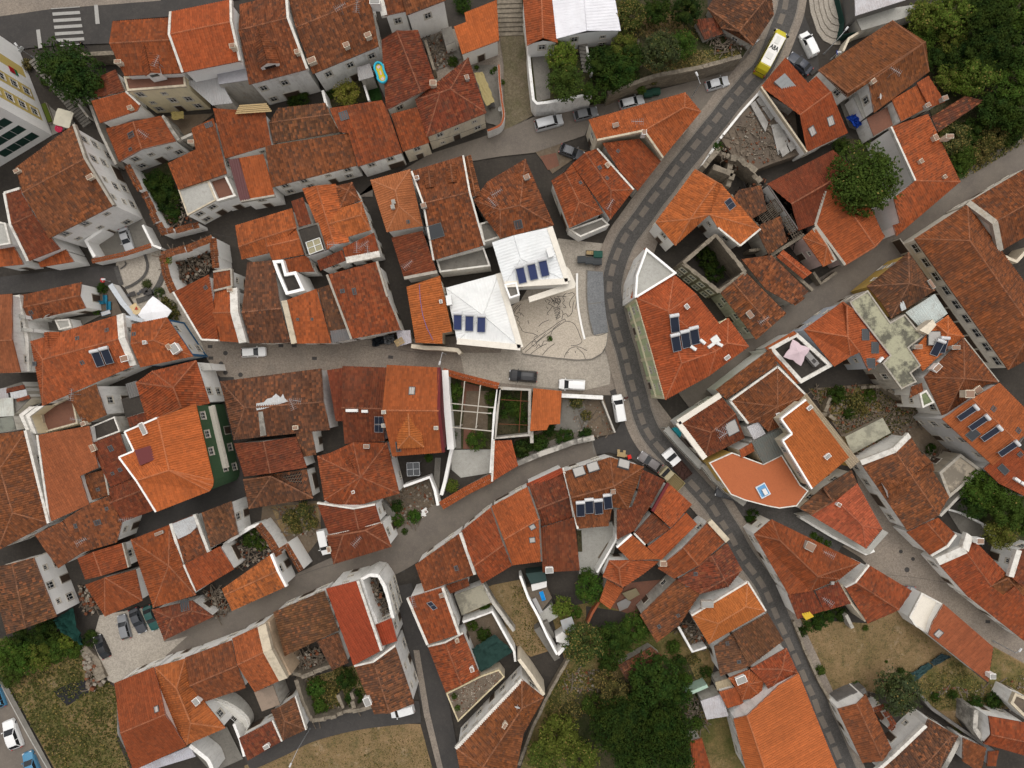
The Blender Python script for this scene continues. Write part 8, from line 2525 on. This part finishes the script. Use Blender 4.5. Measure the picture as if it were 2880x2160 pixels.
 for s in (-1,1):
  g = MB(); y = s * w * 1.035
  g.face([Vector((h - 1.25,y,1.62)),Vector((h - 1.75,y * .965,2.46)),Vector((-h + .8,y * .965,2.5)),Vector((-h + .6,y,1.62))])
  g.build('side_window','glass_car',e)
  mm = MB(); mm.box((h - 1.0,s * 1.12,1.75),.16,.28,.36)
  mm.tube((h - 1.1,s * w,1.75),(h - 1.0,s * 1.28,1.9),.03,n=5); mm.build('wing_mirror','rubber',e)
  mm = MB(); mm.box((h - .24,s * .74,.92),.2,.3,.16); mm.build('headlight','lamp_clear',e)
  mm = MB(); mm.box((-h + .0,s * .85,.9),.08,.2,.4); mm.build('tail_light','lamp_red',e)
  for x in (h - 1.15,-h + 1.5):
   t = MB(); t.tube((x,s * .86 - .14,.40),(x,s * .86 + .12,.40),.40,n=16); wo = t.build('wheel','rubber',e)
   t = MB(); t.tube((x,s * .86 - .145,.40),(x,s * .86 + .125,.40),.22,n=10); t.build('rim','galvanised',wo)
minibus()
def truck(label,kind,x0,y0,x1,y1,cab,bed,bedc):
 a,b = P(x0,y0,1),P(x1,y1,1)
 c = (a + b) / 2
 L = (b - a).length
 e = empty('pickup_truck',(c.x,c.y,.014),math.atan2(b.y - a.y,b.x - a.x))
 prop(e,label,'truck','cars parked in the streets')
 h,w = L / 2,.92
 xb = h - (2.45 if kind == 'pickup' else 1.55)
 m = MB()
 prof = [(h,.55),(h - .1,.85),(h - .95,1.0),(h - 1.55,1.62),(xb + .1,1.66),(xb,1.0)] if kind == 'pickup' else [(h,.6),(h - .08,1.25),(h - .3,1.4),(h - .8,1.98),(xb + .1,2.0),(xb,1.9)]
 R = []
 for i,(x,z) in enumerate(prof):
  hw = w * (.86 if z > 1.5 else .97 if i else .85)
  R.append([Vector((x,-w * .97,.3)),Vector((x,-w,min(z,.95))),Vector((x,-hw,z)),Vector((x,hw,z)),Vector((x,w,min(z,.95))),Vector((x,w * .97,.3))])
 for r0,r1 in zip(R,R[1:]):
  for k in range(5): m.face([r0[k],r0[k + 1],r1[k + 1],r1[k]])
 m.face(R[0]); m.face(R[-1][::-1])
 m.build('cab','paint',e,cab)
 g = MB()
 i = 2
 q = [R[i][2] + Vector((.0,.08,.06)),R[i][3] + Vector((.0,-.08,.06)),R[i + 1][3] + Vector((.06,-.06,-.03)),R[i + 1][2] + Vector((.06,.06,-.03))]
 g.face([v + Vector((.02,0,.03)) for v in q])
 g.build('windscreen','glass_car',e)
 for s in (-1,1):
  g = MB(); x2 = xb + .25; zz = prof[3][1] - .08
  g.face([Vector((prof[2][0] - .25,s * (w + .004),1.02)),Vector((prof[3][0] + .02,s * (w * .885),zz)),Vector((x2,s * (w * .885),zz)),Vector((x2,s * (w + .004),1.02))])
  g.build('side_window','glass_car',e)
  mm = MB(); mm.box((prof[2][0] - .3,s * (w + .14),1.05),.1,.2,.2); mm.build('wing_mirror','rubber',e)
  mm = MB(); mm.box((h - .08,s * .68,.66),.14,.26,.14); mm.build('headlight','lamp_clear',e)
  for x in (h - .85,-h + .95):
   t = MB(); t.tube((x,s * .8 - .1,.33),(x,s * .8 + .1,.33),.33,n=14); wo = t.build('wheel','rubber',e)
   t = MB(); t.tube((x,s * .8 - .105,.33),(x,s * .8 + .105,.33),.19,n=10); t.build('rim','galvanised',wo)
 bd = MB()
 x0_,x1_ = -h,xb - .06
 Lb,cx = x1_ - x0_,(x0_ + x1_) / 2
 bd.box((cx,0,.55),Lb,2 * w,.12)
 for s in (-1,1): bd.box((cx,s * (w - .03),.67),Lb,.06,.42)
 bd.box((x0_ + .03,0,.67),.06,2 * w - .12,.42); bd.box((x1_ - .03,0,.67),.06,2 * w - .12,.5)
 bo = bd.build('load_bed','matte',e,bed)
 ld = MB()
 rr = random.Random(5)
 if kind == 'pickup':
  for k in range(40): ld.box((rr.uniform(x0_ + .3,x1_ - .3),rr.uniform(-.7,.7),.67),rr.uniform(.15,.5),rr.uniform(.1,.4),rr.uniform(.05,.35),rr.uniform(0,3))
 else:
  for k in range(9): ld.box((cx,-.76 + k * .19,.68),Lb - .2,.15,.1 + .04 * (k % 3))
 ld.build('load','matte',bo,bedc)
T(2,2)
truck('white pickup with a rusty brown load bed on the panelled street','pickup',1520,805,1335,580,PAINT['white'],(.06,.028,.02),(.05,.022,.016))
truck('beige flatbed truck with slatted bed parked behind the taupe hatchback','flat',1462,895,1300,742,(.34,.29,.17),(.36,.30,.15),(.20,.15,.07))
# ================================================================== street things
T(2,0)
dumpster('left green container under the stone retaining wall',1178,803,.12,(.012,.042,.03))
dumpster('right green container under the stone retaining wall',1244,785,.12,(.012,.045,.03))
T(2,1)
dumpster('grey container with yellow sticker, leftmost of the plaza row',603,582,math.pi / 2 + 1.62,(.045,.048,.05))
dumpster('grey container in the middle of the plaza row',672,592,math.pi / 2 + 1.6,(.045,.048,.05))
dumpster('grey container closest to the road in the plaza row',738,600,math.pi / 2 + 1.6,(.04,.043,.045))
dumpster('dark green container behind the grey plaza row',744,538,-.02,(.015,.06,.045))
furniture('wooden pallet box leaning between the plaza containers','pallet_box','pallet',680,532,-.05,[('boards','pale_wood',None,[(-.6 + .25 * k,0,0,.2,.55,.75) for k in range(6)]),('frame','grey_wood',None,[(0,-.32,0,1.6,.06,.8),(0,.32,0,1.6,.06,.8)])])
T(1,1)
furniture('yellow slatted pallet on the small grey shed roof','pallet','pallet',1240,1295,.5,[('boards','pale_wood',None,[(-.6 + .2 * k,0,.1,.13,1.0,.03) for k in range(7)]),('bearers','pale_wood',None,[(0,s * .42,0,1.3,.1,.1) for s in (-1,0,1)])],z=3.45)
sheet_cloth('crumpled black plastic heap by the large orange-brown slope','plastic_heap','tarpaulin',[(1000,1270),(1090,1250),(1120,1310),(1010,1340)],.7,color=(.02,.024,.03),wrinkle=.9)
sheet_cloth('grey crumpled tarpaulin beside the black plastic heap','plastic_heap','tarpaulin',[(1100,1250),(1190,1230),(1200,1300),(1120,1320)],.8,color=(.16,.165,.17),wrinkle=.9)
T(1,0)
# paddling pool on its platform
p = P(1075,625,7.15)
e = empty('paddling_pool',(p.x,p.y,6.9)); prop(e,'figure-of-eight inflatable paddling pool, blue rim and yellow inside','paddling pool')
m,y_ = MB(),MB()
c1,c2 = P(1060,580,6.9),P(1090,668,6.9)
ax = (c2 - c1); dd = ax.length; ax.normalize(); sx = Vector((-ax.y,ax.x,0))
def prof8(t,k=1.):
 s = math.cos(t); a = dd / 2 + .72
 wdt = .58 + .16 * abs(s) ** 1.2
 return ax * (s * a * k) + sx * (math.sin(t) * .98 * k * (wdt + .12 * (1 if abs(s) > .4 else 0)))
N = 40
for lv in (0.1,.28):
 for i in range(N):
  a,b = prof8(2 * math.pi * i / N),prof8(2 * math.pi * (i + 1) / N)
  m.tube(a + Vector((0,0,lv)),b + Vector((0,0,lv)),.15,n=8)
ring = [prof8(2 * math.pi * i / N) + Vector((0,0,.06)) for i in range(N)]
for t in tessellate_polygon([ring]): y_.face(upward([ring[i] for i in t]))
m.build('rim','matte',e,(.03,.38,.52)); y_.build('floor','matte',e,(.50,.40,.03))
q = MB(); q.box(ax * -.9 + Vector((0,0,.07)),.45,.4,.03,.6); q.box(ax * .9 + Vector((0,0,.07)),.45,.4,.03,.9); q.box(Vector((0,0,.07)),.18,.6,.03,.3)
q.build('print','matte',e,(.55,.40,.42))
for i in range(3):
 pass
pp = [P(x,y,6.86) for x,y in ((1030,560),(1105,550),(1120,700),(1052,705))]
m = MB((p.x,p.y,0)); m.prism([(v.x,v.y) for v in pp],0,6.88)
prop(m.build('pool_platform','concrete',None,(.3,.29,.27,.3)),'narrow concrete platform under the paddling pool','platform')
furniture('green door wall bench with white frame on the corner patio','patio_table','table',2040,925,.3,[('top','iron',None,[(0,0,.7,.9,.7,.04)]),('leg','iron',None,[(-.4,-.3,0,.05,.05,.7)]),('leg','iron',None,[(.4,-.3,0,.05,.05,.7)]),('leg','iron',None,[(-.4,.3,0,.05,.05,.7)]),('leg','iron',None,[(.4,.3,0,.05,.05,.7)])])
bpy.data.objects['patio_table']['label'] = 'dark metal table on the corner patio under the reed awning'
p = P(2110,935,1.6); m0 = empty('satellite_dish_stand',(p.x,p.y,0)); prop(m0,'white satellite dish standing on the corner patio','satellite dish'); dish_at(Vector((0,0,1.5)),m0,Vector((0,0,0)),-1.0)
T(0,0)
furniture('stack of long yellow planks on the red roof edge','plank_stack','planks',2190,940,.07,[('planks','pale_wood',None,[(0,-.5 + .26 * k,.02 * (k % 3),5.2 - .3 * k,.2,.08) for k in range(5)])],z=7.9)
e = lamp_post('white street sign lamp at the corner by the apartment block',290,500,3.2,2.2,arm=.3)
sg = MB(); sg.box((0,0,2.5),.9,.06,.65,.9); sg.build('sign_plate','matte',e,(.62,.64,.64))
person('person in dark clothes waiting at the zebra crossing',715,388,2.2,(.012,.012,.014),(.02,.02,.026),(.02,.013,.01))
furniture('small grey litter bin at the crossing kerb','litter_bin','litter bin',505,385,.1,[('bin_body','iron',None,[(0,0,0,.5,.5,.85)]),('lid','iron',None,[(0,0,.85,.56,.56,.06)])])
T(2,2)
person('person in a dark red top walking beside the white van',985,122,1.9,(.10,.018,.022),(.03,.03,.035),(.03,.018,.012))
furniture('red plastic chair at the street bend terrace','chair','chair',1010,628,.3,[('seat','matte',(.62,.03,.022),[(0,0,.42,.62,.62,.05)]),('backrest','matte',(.62,.03,.022),[(-.29,0,.47,.06,.6,.5)]),('leg','matte',(.55,.03,.022),[(-.27,-.27,0,.05,.05,.42)]),('leg','matte',(.55,.03,.022),[(.27,-.27,0,.05,.05,.42)]),('leg','matte',(.55,.03,.022),[(-.27,.27,0,.05,.05,.42)]),('leg','matte',(.55,.03,.022),[(.27,.27,0,.05,.05,.42)])])
furniture('pale oval table with chairs at the street bend terrace','table','table',938,606,-.15,[('top','pale_wood',None,[(0,0,.7,1.25,.7,.04)]),('chair_seats','pale_wood',None,[(-.45,.5,.42,.4,.4,.04),(.45,.5,.42,.4,.4,.04),(.8,-.1,.42,.4,.4,.04)]),('legs','iron',None,[(-.5,0,0,.06,.5,.7),(.5,0,0,.06,.5,.7)])])
furniture('pink mat lying in the pale courtyard','mat','mat',725,1483,-1.2,[('mat','cloth',(.50,.20,.22),[(0,0,0,1.1,.62,.05)])])
furniture('white low wall bench between pale courtyard and vine','stone_bench','bench',765,1600,-.65,[('seat','pale_concrete',None,[(0,0,.1,1.6,.7,.35)]),('base','pale_concrete',None,[(0,0,0,1.4,.5,.1)])])
lb = [(1255,850)]
T(3,0)
lamp_post('black street lamp on the pavement beside the stepped plinth',480,468,5.5,.9)
T(2,0)
lamp_post('pale street lamp behind the wedge-shaped house',1545,850,5.5,2.0)
lamp_post('street lamp beside the bus at the garden wall',2050,460,4.5,-2.4,arm=.5)
T(1,0)
lamp_post('white lamp on the lane wall under the speckled roof',855,1500,5,1.7,arm=.6)
T(1,1)
lamp_post('white lamp hanging over the street from the old facade',1640,1400,5.5,-1.8,arm=1.4)
T(1,3)
lamp_post('leaning grey lamp post at the bottom lane',470,1310,6.5,-2.0,arm=2.2)
T(3,3)
lamp_post('black street lamp on the cobbled lane by the red row',1945,560,5,.9,arm=.5)
# manhole covers
for t,L in (((0,1),[(1315,610,.4),(1948,1392,.36),(1910,1484,.36),(1948,1560,.36),(2078,1580,.36),(360,738,.3)]),((1,2),[(1243,1408,.36),(1193,1447,.36),(1093,1537,.36),(790,1603,.36),(704,1584,.36)]),((0,3),[(1643,488,.36),(1728,482,.36),(1088,708,.36),(1168,713,.36),(967,842,.4)]),
     ((1,3),[(1207,55,.4),(1575,918,.36),(1567,998,.36),(592,1285,.3)]),((3,2),[(1148,1448,.3),(1253,1512,.3),(1201,1605,.4)]),((2,0),[(110,1310,.32)]),((3,1),[(855,558,.3),(992,530,.3),(1042,520,.25),(1424,162,.3)]),((0,3),[])):
 T(*t)
 for x,y,r in L:
  prop(manhole(x,y,r).build('manhole_cover','iron'),'round dark iron cover set in the street','manhole cover','manhole covers')
for t,L in (((1,1),[(215,1328),(505,1437),(1163,1427),(330,1328)]),((0,1),[(165,762),(715,680),(1822,1435),(1880,1605),(1815,1335)]),((1,2),[(958,1518),(632,1617),(1160,1443),(1263,1614)]),((0,3),[(1568,536),(2050,456),(930,886)]),((1,3),[(97,203),(532,1298),(1467,993),(1603,993)]),((3,1),[(820,597),(368,936)]),((3,3),[(482,1108),(1900,395)])):
 T(*t)
 for x,y in L:
  prop(manhole(x,y,0,True).build('drain_grate','iron'),'square dark drain grate beside the kerb','drain grate','drain grates')
# pergola
T(1,2)
q = P(1860,280,3.4)
e = empty('pergola',(q.x,q.y,0)); prop(e,'white concrete beam pergola over the garden','pergola')
for a,b in (((1665,165),(2060,205)),((1672,225),(2035,255)),((1672,370),(2045,408)),((1805,-40),(1765,375)),((1940,0),(1900,385))):
 A,B = P(*a,3.4),P(*b,3.4)
 m = MB((q.x,q.y,0)); d = (B - A); dz_ = 0 if abs(a[0] - b[0]) > 100 else .16
 c = (A + B) / 2
 m.box((c.x,c.y,3.25 + dz_),d.length,.14,.16,math.atan2(d.y,d.x)); m.build('beam','frame_stone',e)
 for t_ in (.03,.97):
  v = A.lerp(B,t_); pm = MB((q.x,q.y,0)); pm.box((v.x,v.y,0),.18,.18,3.25); pm.build('post','frame_stone',e)
T(2,2)
q = P(60,250,3.3)
e = empty('rusty_frame',(q.x,q.y,0)); prop(e,'thin rusty metal frame over the roofless enclosure','frame')
for a,b in (((-100,135),(150,150)),((-120,345),(140,355)),((80,60),(60,420))):
 m = MB((q.x,q.y,0)); m.tube(P(*a,3.5),P(*b,3.5),.05,n=6); m.build('bar','rust',e)
# cafe furniture, decks, patio sets
T(0,1)
for lab,x,y,rz in (('upper blue bench beside the cafe garden gable',930,930,.1),('lower blue bench beside the cafe garden gable',960,985,.1),('long blue bench against the white gable wall',878,960,-1.45)):
 furniture(lab,'bench','bench',x,y,rz + 1.5,[('seat','matte',(.015,.15,.24),[(0,0,.42,1.3,.42,.05)]),('backrest','matte',(.015,.15,.24),[(0,.22,.47,1.3,.05,.4)]),('leg','matte',(.02,.1,.16),[(-.55,0,0,.06,.38,.42)]),('leg','matte',(.02,.1,.16),[(.55,0,0,.06,.38,.42)])],group='blue benches of the cafe')
for lab,x,y in (('dark cafe table beside the white garden wall',1165,888),('dark cafe table on the pale cobbles',1305,872),('round grey cafe table by the stone arc',1268,856)):
 furniture(lab,'cafe_table','table',x,y,.3,[('top','iron',None,[(0,0,.7,.95,.75,.04)]),('pedestal','iron',None,[(0,0,0,.12,.12,.7)]),('chair_seats','matte',(.06,.06,.065),[(-.75,.1,.42,.4,.4,.05),(.75,-.1,.42,.4,.4,.05)])],group='cafe tables')
furniture('white menu board leaning by the small hipped house','menu_board','board',915,1045,.3,[('board','matte',(.45,.45,.46),[(0,0,0,1.4,.55,.05)]),('frame','matte',(.08,.16,.25),[(0,.3,0,1.45,.05,.07),(0,-.3,0,1.45,.05,.07)])],z=.6)
e = lamp_post('no entry sign on a post at the cafe wall corner',960,775,2.2,0,arm=.01,name='road_sign')
e['category'] = 'road sign'; e['group'] = 'road signs'
sg = MB(); sg.tube((-.04,-.1,2.25),(.04,-.1,2.3),.36,n=18); sg.build('sign_plate','matte',e,(.5,.02,.02))
sg = MB(); sg.box((.045,-.1,2.24),.02,.5,.12); sg.build('sign_bar','matte',e,(.8,.8,.8))
T(3,0)
e = lamp_post('tilted blue road sign beside the very large gable',540,515,2.2,0,arm=.01,name='road_sign')
e['category'] = 'road sign'; e['group'] = 'road signs'
sg = MB(); sg.tube((-.04,0,2.25),(.04,0,2.3),.36,n=18); sg.build('sign_plate','matte',e,(.03,.05,.30))
T(2,3)
q = P(245,200,1.0)
slab('grey wooden deck terrace inside the long white wall','deck','deck',[(125,100),(290,70),(345,190),(235,325),(195,290)],0,2.0,'grey_wood',None)
furniture('bright blue lounger on the grey wooden deck','lounger','lounger',262,166,-1.25,[('bed','cloth',(.012,.22,.55),[(0,0,.25,1.35,.62,.12)]),('frame','galvanised',None,[(0,0,.12,1.4,.66,.1)]),('headrest','cloth',(.012,.2,.5),[(.55,0,.37,.3,.6,.1)])],z=2.0)
furniture('long grey cushioned sofa on the grey wooden deck','sofa','sofa',218,250,-1.1,[('seat','cloth',(.35,.34,.33),[(0,0,.15,2.4,.7,.3)]),('backrest','cloth',(.06,.06,.065),[(0,-.35,.15,2.4,.15,.65)]),('base','iron',None,[(0,0,0,2.2,.6,.15)])],z=2.0)
slab('dark green roofed kitchen hut at the deck end','garden_hut','hut',[(120,-20),(280,-40),(300,40),(165,70)],0,3.2,'matte',(.03,.055,.05),None)
slab('white cooking bench in front of the deck hut','worktop','worktop',[(165,75),(300,45),(300,95),(175,130)],0,2.9,'plaster',(.7,.69,.66,.1))
slab('grey corrugated canopy beside the light fruit tree','canopy','canopy',[(418,385),(515,352),(552,450),(450,505)],2.3,2.42,'sheet_metal',(.33,.34,.34,.3))
slab('white block shed under the grey canopy','block_shed','shed',[(375,525),(440,480),(492,545),(455,580),(385,570)],0,2.6,'plaster',(.72,.7,.66,.2),'sheds and lean-tos')
slab('pale landing terrace below the grey wooden deck','landing','terrace',[(235,330),(345,235),(400,350),(290,420)],0,1.6,'pale_concrete',None)
slab('grey corrugated tray in the aerial yard','sheet_stack','sheets',[(905,235),(985,195),(1030,225),(1000,275),(930,305)],.3,.5,'sheet_metal',(.22,.21,.2,.4))
slab('greenish corrugated tray beside the aerial yard sheets','sheet_stack','sheets',[(950,150),(1070,105),(1105,160),(1010,215)],.6,.8,'sheet_metal',(.17,.14,.075,.4))
T(0,3)
furniture('black table set with white chairs in the bottom patio','garden_table','table',1850,1500,.2,[('top','iron',None,[(0,0,.7,1.3,1.3,.05)]),('legs','iron',None,[(-.5,0,0,.08,.8,.7),(.5,0,0,.08,.8,.7)]),('chair_seats','matte',(.5,.5,.5),[(-1.1,.2,.4,.5,.5,.06),(.3,-1.0,.4,.5,.5,.06),(1.0,.3,.4,.5,.5,.06)])])
G('courtyard',[(1620,1460),(1960,1300),(2100,1580),(1830,1700)],zn(),'yard_concrete')
q = P(2010,1190,2)
e = empty('outdoor_staircase',(q.x,q.y,0)); prop(e,'white curved outdoor staircase in the bottom courtyard','staircase')
m = MB((q.x,q.y,0)); rl = MB((q.x,q.y,0))
PTS = smooth_line([P(1850,1095,3.4),P(1960,1130,3.0),P(2060,1190,2.3),P(2120,1260,1.6),P(2100,1300,1.0)],6)
for a,b in zip(PTS,PTS[1:]):
 c = (a + b) / 2; d = b - a
 m.box((c.x,c.y,0),.40,1.5,c.z,math.atan2(d.y,d.x))
a_,b_ = side_lines(PTS,1.5)
for ln in (a_,b_):
 for a,b in zip(ln,ln[1:]):
  rl.tube(a + Vector((0,0,.9)),b + Vector((0,0,.9)),.04,n=4); rl.tube(a,a + Vector((0,0,.9)),.025,n=4)
m.build('steps','plaster',e,(.62,.60,.55,.3)); rl.build('railing','frame_white',e)
T(3,3)
slab('yellow square awning box on the darker red roof','awning_box','awning',[(288,325),(360,308),(398,350),(330,382)],4.2,5.5,'matte',(.55,.36,.03),None)
slab('grey metal grid stair beside the orange-brown house','metal_grid','grating',[(915,1165),(975,1135),(1090,1290),(1040,1320)],.4,.5,'rust',None)
T(3,1)
furniture('grey outdoor kitchen unit under the lilac parasol','outdoor_kitchen','outdoor kitchen',355,1440,-.85,[('counter','concrete',(.26,.25,.24,.2),[(0,0,0,2.6,.8,.9)]),('hob','iron',None,[(.5,0,.9,.6,.5,.04)])],z=5.85)
furniture('round black grill on the walled roof terrace','grill','grill',195,1345,0,[('bowl','iron',None,[(0,0,.5,.55,.55,.3)]),('leg','iron',None,[(-.2,-.2,0,.05,.05,.5)]),('leg','iron',None,[(.2,-.2,0,.05,.05,.5)]),('leg','iron',None,[(0,.2,0,.05,.05,.5)])],z=5.85)
T(2,1)
furniture('terracotta coloured table on the pale front terrace','terrace_table','table',1210,778,.6,[('top','matte',(.45,.2,.12),[(0,0,.68,.9,.6,.04)]),('legs','iron',None,[(-.3,0,0,.05,.4,.68),(.3,0,0,.05,.4,.68)])],z=7.72)
furniture('white round stool on the pale front terrace','stool','stool',1175,818,.2,[('seat','matte',(.68,.62,.5),[(0,0,.4,.42,.42,.08)]),('base','matte',(.3,.28,.25),[(0,0,0,.2,.2,.4)])],z=7.72)
T(1,2)
furniture('dark four-pane glass roof in the grey yard','glass_roof','glass roof',1377,720,.05,[('frame','galvanised',None,[(0,0,2.3,.06,2.0,.06),(0,0,2.3,1.9,.06,.06),(-.95,0,2.3,.06,2.0,.06),(.95,0,2.3,.06,2.0,.06),(0,1,2.3,1.9,.06,.06),(0,-1,2.3,1.9,.06,.06)]),('glass','glass_dark',None,[(0,0,2.29,1.84,1.94,.03)]),('post','galvanised',None,[(-.9,-.9,0,.08,.08,2.3)]),('post','galvanised',None,[(.9,-.9,0,.08,.08,2.3)]),('post','galvanised',None,[(.9,.9,0,.08,.08,2.3)])])
furniture('white scrap pile by the rubble garden kerb','scrap_pile','scrap',1455,1110,.6,[('sheets','frame_white',None,[(0,0,.1,1.2,.5,.3),(.3,.4,.1,.9,.3,.5),(-.3,-.3,0,.7,.5,.3)])])
# balconies along the cream parapet house and the terracotta terrace
T(2,2)
for lab,pts,zz in (('narrow front terrace with railings below the cream parapet house',[(1330,385),(1430,500),(1640,720)],3.0),('long pale balcony with black railing along the terracotta terrace house',[(1650,690),(1740,810),(1850,915),(2015,1035)],3.4)):
 L = [P(x,y,zz) for x,y in pts]
 c = L[1]
 e = empty('balcony_terrace',(c.x,c.y,0)); prop(e,lab,'balcony')
 m,rl = MB((c.x,c.y,0)),MB((c.x,c.y,0))
 a_,b_ = side_lines(L,1.1)
 for i in range(len(L) - 1):
  m.face(upward([a_[i],a_[i + 1],b_[i + 1],b_[i]]))
  for q0,q1 in ((a_[i],a_[i + 1]),(b_[i],b_[i + 1])):
   m.face([q0,q1,q1 - Vector((0,0,.2)),q0 - Vector((0,0,.2))])
  for ln in (a_,b_):
   rl.tube(ln[i] + Vector((0,0,.95)),ln[i + 1] + Vector((0,0,.95)),.035,n=4)
   n = int((ln[i + 1] - ln[i]).length / .35)
   for k in range(n + 1):
    v = ln[i].lerp(ln[i + 1],k / max(1,n)); rl.tube(v,v + Vector((0,0,.95)),.018,n=4)
 for v in L: m.tube((v.x,v.y,0),(v.x,v.y,zz - .1),.12,n=8)
 m.build('floor','pale_concrete',e); rl.build('railing','iron',e)
window_pass()
# ================================================================== daylight and camera
wd = bpy.data.worlds.new('World')
SC.world = wd
wd.use_nodes = True
nt = wd.node_tree
sky = nt.nodes.new('ShaderNodeTexSky')
sky.sky_type = 'NISHITA'
sky.sun_disc = False
SUN_EL, SUN_AZ = math.radians(72), math.radians(8)     # azimuth measured clockwise from the top of the photo
sky.sun_elevation = SUN_EL
sky.sun_rotation = SUN_AZ
sky.air_density = 1.0
sky.dust_density = 7.0
sky.ozone_density = .6
bg = nt.nodes['Background']
hs = nt.nodes.new('ShaderNodeHueSaturation')      # overcast: the sky is nearly white
hs.inputs['Saturation'].default_value = .22
nt.links.new(sky.outputs[0],hs.inputs['Color'])
nt.links.new(hs.outputs[0],bg.inputs[0])
bg.inputs[1].default_value = .15
sl = bpy.data.lights.new('sun','SUN')
sl.energy = 1.3
sl.angle = math.radians(120)
sl.color = (1.0,.94,.86)
so = bpy.data.objects.new('sun',sl)
COL.objects.link(so)
d = Vector((math.sin(SUN_AZ) * math.cos(SUN_EL),math.cos(SUN_AZ) * math.cos(SUN_EL),math.sin(SUN_EL)))
so.rotation_euler = (-d).to_track_quat('-Z','Y').to_euler()
so.location = d * 200
cd = bpy.data.cameras.new('camera')
cd.sensor_width = 36
cd.lens = 36 * FOC / 2880
cd.clip_end = 2000
co = bpy.data.objects.new('camera',cd)
COL.objects.link(co)
co.location = (0,0,CAM_H)
co.rotation_euler = (0,0,0)
SC.camera = co
SC.view_settings.view_transform = 'Standard'
SC.view_settings.look = 'None'
SC.view_settings.exposure = -.32
SC.view_settings.gamma = 1
